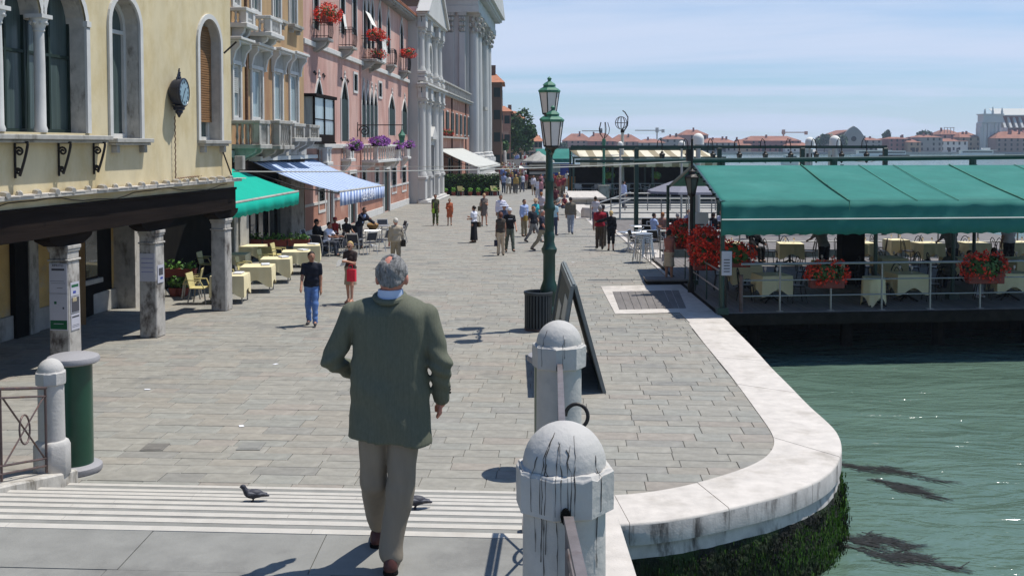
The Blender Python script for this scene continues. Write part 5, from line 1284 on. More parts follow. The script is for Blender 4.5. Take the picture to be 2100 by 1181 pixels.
for s in (E4 * .165, E4 * .835):
 L = loop_arch(s - .42, s + .42, 10.0, 11.2, 'round'); mb = MB(); ring(mb, L, .16, -.02, .10); pane_face(mb, L, -.01); part(F4, 'blind_niche', mb, CH, smooth=False)
 L = loop_arch(s - .45, s + .45, 2.6, 5.2, 'round'); mb = MB(); ring(mb, L, .16, -.02, .12); part(F4, 'niche_surround', mb, CH, smooth=False); mb = MB(); pane_face(mb, L, -.012); part(F4, 'niche', mb, M['grey_trim'], smooth=False)
L = loop_arch(c - .95, c + .95, .25, 4.3, 'rect'); mb = MB(); ring(mb, L, .34, -.02, .30, skip_bottom=True); mb.box(c - 1.5, -.55, 4.75, c + 1.5, .02, 4.95); mb.box(c - 1.3, -.4, 4.62, c + 1.3, .02, 4.75)
mb.prism([(c - 1.5, -.5, 4.95), (c + 1.5, -.5, 4.95), (c, -.5, 5.75)], (0, .5, 0)); part(F4, 'portal', mb, CH, smooth=False)
mb = MB(); pane_face(mb, L, -.02); part(F4, 'door', mb, M['beam'], smooth=False)
mb = MB(); mb.box(-.2, -.95, 0, E4 + .2, 0, .12); mb.box(-.1, -.7, .12, E4 + .1, 0, .25); part(F4, 'step', mb, CH, bevel=.02)

# ---------------------------------------------------------------- 5: low orange house with the pale awning
F5 = Facade(F4.w(E4, 0).x - .35, F4.w(E4, 0).y + .3, .058, 'orange_house', 'low orange house with dark shutters and a pale awning over its terrace')
E5 = F5.s(962, 0, 230); ZT5 = 9.0
holes = []
for i in range(8):
 s = 1.2 + i * (E5 - 2.2) / 7; holes.append(loop_arch(s - .45, s + .45, 5.4, 7.4, 'rect'))
for i in range(4): s = 2.0 + i * (E5 - 4) / 3; holes.append(loop_arch(s - .9, s + .9, .3, 3.0, 'rect'))
mb = MB(); panel(mb, [(0, 0), (E5, 0), (E5, ZT5), (0, ZT5)], holes, 0, .25); mb.box(0, 9.9, 0, E5, 10, ZT5); mb.add([(0, 0, 0), (0, 10, 0), (0, 10, ZT5), (0, 0, ZT5)], [(3, 2, 1, 0)]); mb.add([(E5, 0, 0), (E5, 10, 0), (E5, 10, ZT5), (E5, 0, ZT5)], [(0, 1, 2, 3)]); mb.box(0, 0.02, ZT5 - .05, E5, 10, ZT5)
part(F5, 'wall', mb, M['orange'], smooth=False, fix=False)
for i, L in enumerate(holes):
 mb = MB(); ring(mb, L, .12, -.02, .05); part(F5, 'window_surround', mb, M['white'], smooth=False); window(F5, L, .06, M['green_shutter'], M['glass'], .08, 2, ())
 if i < 8:
  for sg in (-1, 1): x = L[0][0] - .55 if sg < 0 else L[1][0] + .05; mb = MB(); mb.box(x, -.09, L[0][1], x + .5, -.03, L[2][1]); part(F5, 'shutter', mb, M['green_shutter'], smooth=False)
mb = MB(); mb.box(-.1, -.5, ZT5, E5 + .1, .1, ZT5 + .14); mb.box(-.1, -.4, ZT5 - .2, E5 + .1, .05, ZT5 - .02); part(F5, 'cornice', mb, M['grey_trim'], bevel=.02)
mb = MB(); mb.box(-.1, -.28, ZT5 + .95, E5 + .1, -.02, ZT5 + 1.1)
for i in range(int(E5 / .5)): mb.lathe([(.09, 0), (.05, .15), (.11, .4), (.06, .7), (.09, .82)], 6, (i * .5 + .2, -.15, ZT5 + .14))
part(F5, 'parapet', mb, M['grey_trim'])
mb = MB(); mb.box(-.1, -.45, 4.95, E5 * .8, .02, 5.1); fb = part(F5, 'window_ledge', mb, M['grey_trim'], smooth=False)
for i in range(5):
 s = 1.0 + i * 2.4; t = thing('flower_pot', 'pot of flowers on the orange house ledge, %s from the small white church' % ORD[i], 'flower pot', F5.w(s, 5.25, .25), F5.root.rotation_euler.z, 'pots on the orange house ledge')
 mb = MB(); mb.lathe([(.12, -.15), (.18, .1), (.19, .12)], 8); mb.build('pot', M['planter'], t); flowers(t, (0, 0, .25), (.5, .25, .25), 70 + i, 'flower_red', 70, 60, .06)
for s in (E5 * .42, E5 * .86): mb = MB(); mb.tube([(s, -.06, .1), (s, -.06, ZT5)], .06, 6); part(F5, 'drainpipe', mb, M['beam'])
def awning(name, label, pts, mats, valance, group=None, scallop=0, folds=1, sag=.05, bar=None):
 """pts: back-near, back-far, front-far, front-near (world); the cloth, its front bar and its hanging valance"""
 bn, bf, ff, fn = [Vector(p) for p in pts]; d = (bf - bn); ang = math.atan2(d.y, d.x)
 t = thing(name, label, 'awning', bn, ang, group); Mi = (Matrix.Translation(bn) @ Matrix.Rotation(ang, 4, 'Z')).inverted()
 bn, bf, ff, fn = [Mi @ p for p in (bn, bf, ff, fn)]
 n, k = 17, 13; V = []
 for i in range(n):
  u = i / (n - 1)
  for j in range(k):
   v = j / (k - 1); p = bn.lerp(bf, u).lerp(fn.lerp(ff, u), v); p.z -= sag * math.sin(math.pi * v) * (1 + .25 * math.cos(2 * math.pi * u * folds)); V.append(tuple(p))
 Fq = [(i * k + j, (i + 1) * k + j, (i + 1) * k + j + 1, i * k + j + 1) for i in range(n - 1) for j in range(k - 1)]
 o = np_mesh('canvas', V, Fq, mats[0], t, smooth=True)
 sm = o.modifiers.new('thickness', 'SOLIDIFY'); sm.thickness = .012
 mb = MB(); mb.tube([fn, ff], .045, 8); mb.build('front_bar', bar or M['grey_trim'], t)
 nn = max(8, int((ff - fn).length / .06)) if scallop else 24; V = []
 for i in range(nn + 1):
  u = i / nn; p = fn.lerp(ff, u); w_ = .02 * math.sin(u * 40); dp = valance - (abs(math.sin(u * math.pi * scallop)) * .0 if not scallop else .045 * (1 - abs(math.sin(u * math.pi * scallop))))
  V += [(p.x, p.y - .03, p.z - .03), (p.x, p.y - .035 + w_, p.z - .03 - dp * .5), (p.x, p.y - .04 + w_ * 1.3, p.z - .03 - dp)]
 Fq = [(i * 3 + j, (i + 1) * 3 + j, (i + 1) * 3 + j + 1, i * 3 + j + 1) for i in range(nn) for j in (0, 1)]
 o = np_mesh('valance', V, Fq, mats[-1], t, smooth=True); sm = o.modifiers.new('thickness', 'SOLIDIFY'); sm.thickness = .01
 for p, q in ((bn, fn), (bf, ff)):
  mb = MB(); mb.tube([p + Vector((0, 0, -.35)), p.lerp(q, .5) + Vector((0, 0, -.38)), q + Vector((0, 0, -.05))], .028, 6); mb.build('arm', bar or M['iron'], t)
 return t, Mi
a_z = 4.0
awning('shop_awning', 'pale grey awning stretched out from the orange house over the terrace', (F5.w(1.5, a_z), F5.w(E5 * .75, a_z), F5.w(E5 * .75, 2.35, 4.0), F5.w(1.5, 2.35, 3.7)), (M['grey_canvas'], M['grey_canvas']), .3)

# ---------------------------------------------------------------- 6: great church with giant columns
F6 = Facade(-4.95, 124.5, .058, 'great_church', 'great white church front with giant columns and carved capitals', 'church')
CHh = 19.9
def px_o(px, Y): return (px - PCX) / FPX * Y
mb = MB(); mb.box(.6, .2, 0, 27, 2.6, CHh + .2); mb.box(0, 1.2, 0, 3.2, 4.3, CHh + .2); part(F6, 'wall', mb, CH, smooth=False)
mb = MB(); mb.box(-4.0, 3.9, 0, 30, 16, 24); part(F6, 'nave', mb, M['brick'], smooth=False)
mb = MB(); mb.box(-.35, .55, 2.6, -.005, 1.3, 17.6); part(F6, 'pilaster', mb, CH, bevel=.04)
mb = MB(); mb.box(-.25, 1.9, 2.6, -.005, 3.7, 17.6); part(F6, 'pilaster', mb, CH, bevel=.04)
mb = MB(); mb.box(-.3, -.9, 0, 27, 1.1, 2.0); mb.box(-.45, -1.05, 2.0, 27, 4.2, 2.6); mb.box(-.45, -1.05, 0, 27, 4.2, .5); part(F6, 'plinth', mb, CH, bevel=.05)
for i, s in enumerate((1.5, 6.5, 16.5, 21.5)):
 mb = MB(); mb.lathe([(.95, 2.6), (.98, 2.85), (.80, 3.1), (.82, 3.3), (.68, 3.45), (.68, 8), (.58, 17.5)], 20, (s, -.25, 0)); col = part(F6, 'column', mb, CH)
 mb = MB(); mb.lathe([(.6, 17.5), (.62, 18.4), (.9, 19.5), (1.0, 19.6)], 10, (s, -.25, 0)); mb.box(s - .98, -1.2, 19.6, s + .98, .6, 19.9)
 for tier in range(3):
  for a in range(8): an = a * .785 + tier * .39; rr_ = .72 + .14 * tier; mb.ball((s + rr_ * math.cos(an), -.25 + rr_ * math.sin(an), 17.95 + tier * .6), .2, 6, sz=1.3)
 mb.build('capital', M['istria_dirty'], col)
for (x0, x1) in ((.55, 1.3), (1.9, 3.7)):
 mb = MB(); mb.box(-.6, x0 - .15, 19.5, .1, x1 + .15, 19.9)
 n = 3 if x1 - x0 < 1 else 5
 for tier in range(3):
  for a in range(n): mb.ball((-.32 - .1 * tier, x0 + (x1 - x0) * (a + .5) / n, 17.95 + tier * .6), .22, 6, sz=1.3)
 part(F6, 'capital', mb, M['istria_dirty'])
mb = MB(); mb.box(-.6, -1.1, 19.9, 27.2, 4.2, 20.7); mb.box(-.5, -1.0, 20.7, 27, 4.2, 21.9); mb.box(-1.4, -1.9, 21.9, 28, 4.2, 22.3); mb.box(-1.9, -2.3, 22.3, 28.5, 4.2, 22.8)
i = -.9
while i < 27: mb.box(i, -1.75, 21.62, i + .35, -1.0, 21.899); i += .8
part(F6, 'entablature', mb, CH, bevel=.03)
mb = MB(); mb.prism([(-1.9, -2.3, 22.8), (28, -2.3, 22.8), (13, -2.3, 29)], (0, 3, 0)); part(F6, 'pediment', mb, CH, smooth=False)
L = loop_arch(10.4, 12.6, 9.2, 12.2, 'round'); mb = MB(); ring(mb, L, .5, -.25, .25); pane_face(mb, L, -.22); mb.box(9.6, -1.0, 8.8, 13.4, .2, 9.2); part(F6, 'niche', mb, M['grey_trim'], smooth=False)
L = loop_arch(10, 13, 2.7, 7.5, 'rect'); mb = MB(); ring(mb, L, .5, -.25, .4); pane_face(mb, L, .18); part(F6, 'portal', mb, M['grey_trim'], smooth=False)

# ---------------------------------------------------------------- 7: houses beyond, and the tree
def house(name, label, x0, x1, y0, y1, h, wm, rows, cols, roof=True, trim=None, face='near', cat='building', rh=1.6, ww=1.0, wh=1.5):
 t = thing(name, label, cat, (x0, y0, 0)); mb = MB(); W, D_ = x1 - x0, y1 - y0
 mb.box(0, 0, 0, W, D_, h); mb.build('wall', wm, t, smooth=False)
 for r_ in range(rows):
  for c_ in range(cols):
   z = h * (r_ + .35) / rows;
   x = W * (c_ + .5) / cols; mb = MB(); mb.box(x - ww / 2, -.06, z, x + ww / 2, .0, z + wh); mb.build('window', M['green_shutter'], t, smooth=False)
   y = D_ * (c_ + .5) / cols; mb = MB(); mb.box(W, y - ww / 2, z, W + .06, y + ww / 2, z + wh); mb.build('window', M['green_shutter'], t, smooth=False)
 if roof:
  mb = MB(); e = .5; mb.add([(-e, -e, h), (W + e, -e, h), (W + e, D_ + e, h), (-e, D_ + e, h), (W * .3, D_ * .35, h + rh), (W * .7, D_ * .35, h + rh), (W * .7, D_ * .65, h + rh), (W * .3, D_ * .65, h + rh)],
   [(0, 1, 5, 4), (1, 2, 6, 5), (2, 3, 7, 6), (3, 0, 4, 7), (4, 5, 6, 7), (3, 2, 1, 0)]); rf = mb.build('roof', M['roof'], t, smooth=False)
  mb = MB(); mb.box(W * .4, D_ * .3, h + rh * .5, W * .4 + .8, D_ * .3 + .8, h + rh + 1.4); mb.build('chimney', M['brick'], rf, smooth=False)
 return t
def Xat(px, Y): return (px - PCX) / FPX * Y
y = 168; house('stone_tower_house', 'tall dark weathered stone house just beyond the great church', Xat(990, y), Xat(1029, y), y, y + 12, 14.3, M['brick'], 4, 2)
mb = MB()
y = 196; house('brick_house', 'red brown house with roof terrace behind the big tree', Xat(1005, y), Xat(1047, y), y, y + 16, 10.6, M['orange'], 3, 3, rh=1.2)
y = 232; house('far_roofed_house', 'wide tiled house rising over the top of the big tree', Xat(1020, y), Xat(1074, y), y, y + 18, 10.2, M['brown'], 3, 3, rh=1.8)
y = 290; house('pink_far_house', 'small reddish house far along the quay beyond the tree', Xat(1078, y), Xat(1112, y), y, y + 20, 5.4, M['pink'], 2, 4, rh=2.2)
def tree(name, label, base, trunk_h, crown_c, crown_r, n, seed, leaf=.35, group=None, dark=1.0, lobes=9):
 t = thing(name, label, 'tree', base, 0, group); rs = np.random.RandomState(seed); c0 = Vector(crown_c)
 mb = MB(); mb.tube([(0, 0, 0), (.1, 0, trunk_h * .5), (0, .1, trunk_h), tuple(c0)], [.32 * trunk_h / 4, .25 * trunk_h / 4, .2 * trunk_h / 4, .06], 8)
 for i in range(7):
  a = rs.uniform(0, 6.28); mb.tube([(0, .05, trunk_h * rs.uniform(.7, 1)), tuple(c0 + Vector((math.cos(a) * crown_r[0] * .6, math.sin(a) * crown_r[1] * .6, rs.uniform(-.3, .5) * crown_r[2])))], [.11 * trunk_h / 4, .03], 5)
 mb.build('trunk', M['bark'], t)
 P_ = []
 for i in range(lobes):
  d = rs.normal(size=3); d /= np.linalg.norm(d); q = np.array(crown_c) + d * np.array(crown_r) * rs.uniform(.35, .68); rr_ = np.array(crown_r) * rs.uniform(.32, .52)
  P_.append(blob_points(n // lobes, q, rr_, seed * 7 + i, .6))
 P_ = np.concatenate(P_); P_ += rs.normal(0, leaf * .6, P_.shape)
 v, f, cc = leaf_arrays(P_, leaf, seed, c0=(.6 * dark, .65 * dark, .6 * dark), c1=(1.5 * dark, 1.5 * dark, 1.3 * dark)); np_mesh('crown', v, f, M['leaf_dark'], t, cols=cc)
 return t
y = 205; tree('street_tree', 'large round dark green tree standing on the quay beyond the great church', (Xat(1062, y), y, 0), 3.6, (0, 0, 6.6), (3.8, 3.8, 4.6), 7500, 5, .30, lobes=18, dark=1.5)
y = 186; tree('street_tree', 'smaller yellowish green tree between the church columns and the big tree', (Xat(1026, y), y, 0), 1.6, (0, 0, 3.6), (1.7, 1.7, 2.3), 2600, 6, .24, dark=1.7, lobes=9)
y = 330; tree('street_tree', 'far tree showing past the lamp lantern', (Xat(1096, y), y, 0), 3, (0, 0, 5.4), (3, 3, 4), 1400, 8, .5, lobes=7)
# ---------------------------------------------------------------- awnings over the cafe fronts
fz, bz = G(478, 437).z, 0
q = lambda px, py, Y: P(px, py, Y)
an, Mi = awning('cafe_awning', 'bright green awning with scalloped edge beside the yellow arcade', (F2.w(S2(430, 340)[0], 3.75), F2.w(S2(486, 340)[0], F2.sz(486, 347)[1]), P(611, 393, F2.w(S2(486, 340)[0], 0).y), P(440, 424, 29.3)), (M['green_canvas'], M['green_canvas']), .42, scallop=15, sag=.03)
fn_, ff_ = P(695, 394, 40.5), P(787, 381, 49.5)
sb_ = F2.w(F2.s(515, 0, 335), 0);
ab, Mi = awning('cafe_awning', 'large blue and white striped awning with lettered valance under the brown house', (F2.w(*F2.sz(512, 331), .05), P(640, 325, 48.6), ff_, fn_), (M['blue_top'], M['blue_stripe']), .52, sag=.10, folds=2)
Lw = (Mi @ ff_ - Mi @ fn_); fnl = Mi @ fn_; ey = math.atan2(Lw.y, Lw.x)
mid = fnl + Lw * .55 + Vector((.05, -.05, -.30))
text_mesh('GELATERIA', .50, M['menu'], ab, Matrix.Translation(mid + Vector((math.sin(ey) * .06, -math.cos(ey) * .06, 0))) @ Matrix.Rotation(ey, 4, 'Z') @ Matrix.Rotation(R(90), 4, 'X'), 'lettering', .004)
mb = MB(); p1, p2 = Mi @ F2.w(*F2.sz(509, 326), .2), Mi @ P(641, 321, 48.6); mb.beam(p1, p2, .5, .16); mb.build('casing', M['grey_canvas'], ab, smooth=False)
# wall lantern over the striped awning
lp = P(612, 316, 46.2); t = thing('wall_lantern', 'grey lantern standing over the top edge of the striped awning', 'lantern', lp)
mb = MB(); mb.lathe([(.10, -.42), (.12, -.36), (.24, .10), (.26, .12)], 6, rot=.3); mb.build('glass_body', M['glass_blue'], t); mb = MB(); mb.lathe([(.28, .12), (.14, .32), (.05, .38), (.03, .5), (.001, .54)], 6, rot=.3); mb.lathe([(.02, -.42), (.04, -.75)], 6); mb.tube([(0, 0, -.7), (-.6, .3, -.7)], .03, 5); mb.build('cap', M['iron'], t)
# ================================================================== THE WATERSIDE TERRACES
def fy(X): return 26.45 + .10 * (X - 5.3)                  # front edge of the first terrace
X0T, X1T, DZ = 5.30, 22.0, .05
ter = thing('dining_terrace', 'dark planked dining terrace standing on piles over the water', 'terrace', (X0T, fy(X0T), 0))
def TL(X, Y, z): return (X - X0T, Y - fy(X0T), z)
YB = 39.6
x = X0T
plank = []
while x < X1T:
 mb = MB(); mb.prism([TL(x + .004, fy(x), DZ - .04), TL(x + .156, fy(x + .16), DZ - .04), TL(x + .156, YB, DZ - .04), TL(x + .004, YB, DZ - .04)], (0, 0, .04)); mb.build('plank', M['deck'], ter, smooth=False); x += .16
mb = MB(); mb.prism([TL(X0T - .02, fy(X0T) - .06, -.27), TL(X1T, fy(X1T) - .06, -.27), TL(X1T, fy(X1T) + .1, -.27), TL(X0T - .02, fy(X0T) + .1, -.27)], (0, 0, .30)); mb.build('edge_beam', M['pile'], ter, bevel=.02)
mb = MB(); mb.prism([TL(X0T - .1, fy(X0T) + .1, -.27), TL(X0T + .1, fy(X0T) + .1, -.27), TL(X0T + .1, YB, -.27), TL(X0T - .1, YB, -.27)], (0, 0, .30)); mb.build('edge_beam', M['pile'], ter, bevel=.02)
mb = MB(); mb.prism([TL(X0T, fy(X0T) + .1, -.30), TL(X1T, fy(X1T) + .1, -.30), TL(X1T, YB, -.30), TL(X0T, YB, -.30)], (0, 0, .2)); mb.build('joists', M['pile'], ter, smooth=False)
for X in (6.6, 9.2, 11.8, 14.4, 17.0, 19.6):
 for Y in (28.4, 31.5, 35.5, 39): mb = MB(); mb.lathe([(.19, -2.6), (.17, -.28)], 10, TL(X, Y + .08 * (X - 6), 0)); mb.build('pile', M['pile'], ter)
for i in range(int((X1T - X0T) / .25)): x = X0T + .1 + i * .25; mb = MB(); mb.box(x - X0T, 31.2 - fy(X0T), -1.7, x - X0T + .235, 31.28 - fy(X0T), -.3); mb.build('plank', M['pile'], ter, smooth=False)  # added board bulkhead, blocks light from behind so the underside stays dark
# railings
rl = thing('steel_railing', 'grey steel tube railing along the front edge of the dining terrace', 'railing', (X0T + .55, fy(X0T + .55) + .12, DZ))
def RLp(X, z, dy=0): return (X - X0T - .55, fy(X) - fy(X0T + .55) + dy, z)
XR_ = X1T
for z, r in ((1.22, .033), (.80, .018), (.40, .018)):
 mb = MB(); mb.tube([RLp(X0T + .55, z), RLp(XR_, z)], r, 8); mb.build('rail', M['steel'], rl)
for px in (1602, 1707, 1812, 1912, 2015, 2120, 2230):
 X = (px - PCX) / FPX * (fy((px - PCX) / FPX * 27) + .12); mb = MB(); mb.tube([RLp(X, 0), RLp(X, 1.2)], .026, 8); mb.box(X - X0T - .63, fy(X) - fy(X0T + .55) - .08, 0, X - X0T - .47, fy(X) - fy(X0T + .55) + .08, .012); mb.build('post', M['steel'], rl)
mb = MB(); mb.tube([RLp(X0T + .55, 0), RLp(X0T + .55, .95)], .05, 8); mb.build('end_post', M['rust'], rl)
rl2 = thing('steel_railing', 'white tube railing along the far water side of the dining terrace', 'railing', (X0T + .3, YB - .1, DZ))
for z in (1.02, .62): mb = MB(); mb.tube([(0, 0, z), (16.5, 0, z)], .04 if z > 1 else .03, 6); mb.build('rail', M['cloth2'], rl2)
for i in range(12): mb = MB(); mb.tube([(i * 1.5, 0, 0), (i * 1.5, 0, 1.0)], .03, 6); mb.build('post', M['steel'], rl2)
rl3 = thing('steel_railing', 'low railing along the pavement side of the dining terrace', 'railing', (X0T + .08, fy(X0T) + .6, DZ))
for z in (1.0, .5): mb = MB(); mb.tube([(0, 0, z), (0, 5.6, z)], .022, 6); mb.build('rail', M['steel'], rl3)
for i in range(4): mb = MB(); mb.tube([(0, i * 1.8, 0), (0, i * 1.8, 1.0)], .02, 6); mb.build('post', M['greenpaint'], rl3)
# the big green canopy
aw = thing('terrace_canopy', 'large teal green canvas canopy over the dining terrace', 'awning', (5.26, 26.35, 0))
def CL(X, Y, z): return (X - 5.26, Y - 26.35, z)
XA, XB = 5.26, 22.5
def ey(X): return 26.35 + .10 * (X - 5.26)
def ryd(X): return 32.0 + .08 * (X - 5.5)
ZE, ZR, ZV = 2.87, 3.68, 2.02
n, k = 90, 10; V = []
for i in range(n):
 u = i / (n - 1)
 for j in range(k):
  v = j / (k - 1); Xe = XA + (XB - XA) * u; Xr = XA + .28 + (XB - XA) * u
  xx = Xe + (Xr - Xe) * v; yy = ey(Xe) + (ryd(Xr) - ey(Xe)) * v; zz = ZE + (ZR - ZE) * v - .05 * math.sin(math.pi * v) * (1 - .8 * abs(math.sin(math.pi * u * 5.9))) - .012 * math.sin(u * 70 + v * 3) * math.sin(math.pi * v)
  V.append(CL(xx, yy, zz))
Fq = [(i * k + j, (i + 1) * k + j, (i + 1) * k + j + 1, i * k + j + 1) for i in range(n - 1) for j in range(k - 1)]
o = np_mesh('roof_canvas', V, Fq, M['teal'], aw, smooth=True); sm = o.modifiers.new('thickness', 'SOLIDIFY'); sm.thickness = .012
V = []
for i in range(n):
 u = i / (n - 1); X = XA + .28 + (XB - XA) * u
 for v in (0, .5, 1): V.append(CL(X, ryd(X) + (4.8) * v, ZR - (ZR - ZE) * v))
Fq = [(i * 3 + j, (i + 1) * 3 + j, (i + 1) * 3 + j + 1, i * 3 + j + 1) for i in range(n - 1) for j in (0, 1)]
o = np_mesh('rear_canvas', V, Fq, M['teal'], aw, smooth=True); sm = o.modifiers.new('thickness', 'SOLIDIFY'); sm.thickness = .012
V = []
for i in range(n * 3):
 u = i / (n * 3 - 1); X = XA + (XB - XA) * u
 for j, z in enumerate((ZE, ZE - .16, ZE - .33, ZE - .44, ZE - .6, ZV)):
  wv = .02 * math.sin(u * 120 + j) + .03 * math.sin(u * 43) * j / 5; zz = z + (.035 * abs(math.sin(u * math.pi * 48)) if j == 5 else 0)
  V.append(CL(X, ey(X) - .03 - wv - .015 * j, zz))
Fq = [(i * 6 + j, i * 6 + j + 1, (i + 1) * 6 + j + 1, (i + 1) * 6 + j) for i in range(n * 3 - 1) for j in range(5)]
o = np_mesh('valance', V, Fq, M['teal'], aw, smooth=True); sm = o.modifiers.new('thickness', 'SOLIDIFY'); sm.thickness = .01
mb = MB(); mb.tube([CL(XA, ey(XA) - .125, ZE - .435), CL(XB, ey(XB) - .125, ZE - .435)], .018, 6); mb.build('piping', M['cloth2'], aw)
for Xs, w_ in ((8.6, .022), (10.4, .010), (11.5, .010), (13.3, .022), (15.4, .012)):
 mb = MB(); pts = [CL(Xs + .0 + .3 * v, ey(Xs) + (ryd(Xs) - ey(Xs)) * v, ZE + (ZR - ZE) * v - .03 * math.sin(math.pi * v) + .02) for v in [j / 8 for j in range(9)]]; mb.tube([CL(Xs - .02, ey(Xs) - .06, ZE - .42)] + pts, w_, 5); mb.build('seam', M['verdigris'], aw)
for X, Y, zt in ((5.34, 26.5, 2.9), (5.55, 32.0, 3.66), (5.45, 36.6, 2.9), (9.95, 28.6, 3.1), (12.2, 28.9, 3.1), (10.2, 32.4, 3.7), (14.5, 32.8, 3.7), (15.2, 27.6, 2.9), (12, 37.2, 2.9)):
 mb = MB(); mb.tube([CL(X, Y, DZ), CL(X, Y, zt)], .055, 10); mb.box(X - 5.26 - .14, Y - 26.35 - .14, DZ - .03, X - 5.26 + .14, Y - 26.35 + .14, DZ + .14); mb.build('post', M['greenpaint'], aw)
mb = MB(); mb.tube([CL(XA, ey(XA) - .02, ZE - .02), CL(XA + .28, ryd(XA), ZR + .02), CL(XA + .28, ryd(XA) + 4.8, ZE)], .05, 6); mb.build('side_rafter', M['greenpaint'], aw)
for j in range(9):
 v = (j + .5) / 9; mb = MB(); mb.box(-.05, -.07, -.02, .02, .07, .02); mb.build('lacing', M['dark'], aw, loc=CL(XA + .28 * v - .03, ey(XA) + (ryd(XA) - ey(XA)) * v, ZE + (ZR - ZE) * v + .02), smooth=False)
pa, pb = P(1300, 331, 34), P(2110, 322, 34.8)
mb = MB(); mb.tube([CL(*pa), CL(*P(1700, 327, 34.4)), CL(*pb)], .075, 8); mb.build('ridge_beam', M['greenpaint'], aw)
for px in (1710, 1995, 1480): q = P(px, 328, 34.3); mb = MB(); mb.lathe([(.12, -.42), (.12, .02)], 8, CL(*q)); mb.build('ridge_prop', M['greenpaint'], aw)

# black lamp post at the terrace corner
def lantern(mbg, mbm, c, s=1.0, n=6):
 x, y, z = c
 mbg.lathe([(.12 * s, z), (.215 * s, z + .50 * s)], n, (x, y, 0), rot=.26)
 for j in range(n):
  a = .26 + 2 * math.pi * j / n; mbm.tube([(x + .125 * s * math.cos(a), y + .125 * s * math.sin(a), z), (x + .225 * s * math.cos(a), y + .225 * s * math.sin(a), z + .5 * s)], .012 * s, 4)
 mbm.lathe([(.245 * s, z + .49 * s), (.255 * s, z + .53 * s), (.20 * s, z + .60 * s), (.12 * s, z + .64 * s), (.10 * s, z + .70 * s), (.15 * s, z + .715 * s), (.06 * s, z + .76 * s), (.025 * s, z + .80 * s), (.04 * s, z + .83 * s), (.001, z + .90 * s)], n, (x, y, 0), rot=.26)
 mbm.lathe([(.02 * s, z - .16 * s), (.06 * s, z - .10 * s), (.14 * s, z - .02 * s), (.14 * s, z + .01 * s)], n, (x, y, 0), rot=.26)
g = G(1417, 600); lp = thing('lamp_post', 'black post with a glass lantern at the pavement corner of the dining terrace', 'street lamp', (g.x, g.y, 0))
zl = P(1417, 398, g.y).z
mb = MB(); mb.lathe([(.10, 0), (.10, .25), (.06, .35), (.05, zl - .1)], 10); mb.build('post', M['iron'], lp)
mg, mm = MB(), MB(); lantern(mg, mm, (0, 0, zl), .92); mg.build('lantern_glass', M['glass'], lp); mm.build('lantern_frame', M['iron'], lp)
mb = MB(); mb.tube([(0, 0, zl + .8), (0, 0, zl + 1.6)], .035, 6); mb.box(-.16, -.1, zl + .95, -.02, .1, zl + 1.3); mb.build('mast', M['iron'], lp)
# menu boards
for (px, py, wv, hv, lab, Y, m) in ((1432, 500, .62, 1.1, 'white framed menu board on a post beside the black lamp post', 33.0, 'menu'), (1490, 560, .26, .62, 'small slanted menu card on a rusty post at the terrace rail', 26.45, 'paper')):
 q = P(px, py, Y); t = thing('menu_board', lab, 'menu board', (q.x, Y, 0)); mb = MB(); mb.box(-wv / 2, -.03, q.z - hv * .1, wv / 2, .03, q.z + hv * .9); mb.build('panel', M[m], t, bevel=.01)
 mb = MB(); mb.tube([(0, .04, 0), (0, .04, q.z)], .03, 6); mb.build('post', M['iron'], t)
 for j in range(5): mb = MB(); mb.box(-wv * .3, -.036, q.z + hv * (.05 + .12 * j), wv * .28, -.031, q.z + hv * (.09 + .12 * j)); mb.build('print', M['print'], t, smooth=False)

# ---------------------------------------------------------------- tables and chairs
def drape(top_r, top_z, hang, square=True, seed=0, segs=56, pts=4):
 rs = random.Random(seed); V = [(0, 0, top_z)]; F = []
 rows = 7
 for j in range(rows):
  for i in range(segs):
   a = 2 * math.pi * i / segs
   if square: m_ = 1 / max(abs(math.cos(a)), abs(math.sin(a)))
   else: m_ = 1
   corner = (abs(math.sin(2 * a))) ** 2.2
   r = top_r * (m_ if square else 1)
   if j == 0: V.append((r * .985 * math.cos(a), r * .985 * math.sin(a), top_z))
   else:
    t = j / (rows - 1); fold = math.sin(a * (10 if square else 9) + seed) * .02 * t; drop = hang * (1 + (.55 * corner if pts else .12 * math.sin(3 * a)))
    rr = r * (1 + .02 * t + (.08 * t * (1 - corner) if not square else .05 * t)) + fold - (.05 * corner * t * r if square else 0)
    V.append((rr * math.cos(a), rr * math.sin(a), top_z - drop * t))
 for i in range(segs): F.append((0, 1 + i, 1 + (i + 1) % segs))
 for j in range(rows - 1):
  for i in range(segs): F.append((1 + j * segs + i, 1 + (j + 1) * segs + i, 1 + (j + 1) * segs + (i + 1) % segs, 1 + j * segs + (i + 1) % segs))
 return V, F
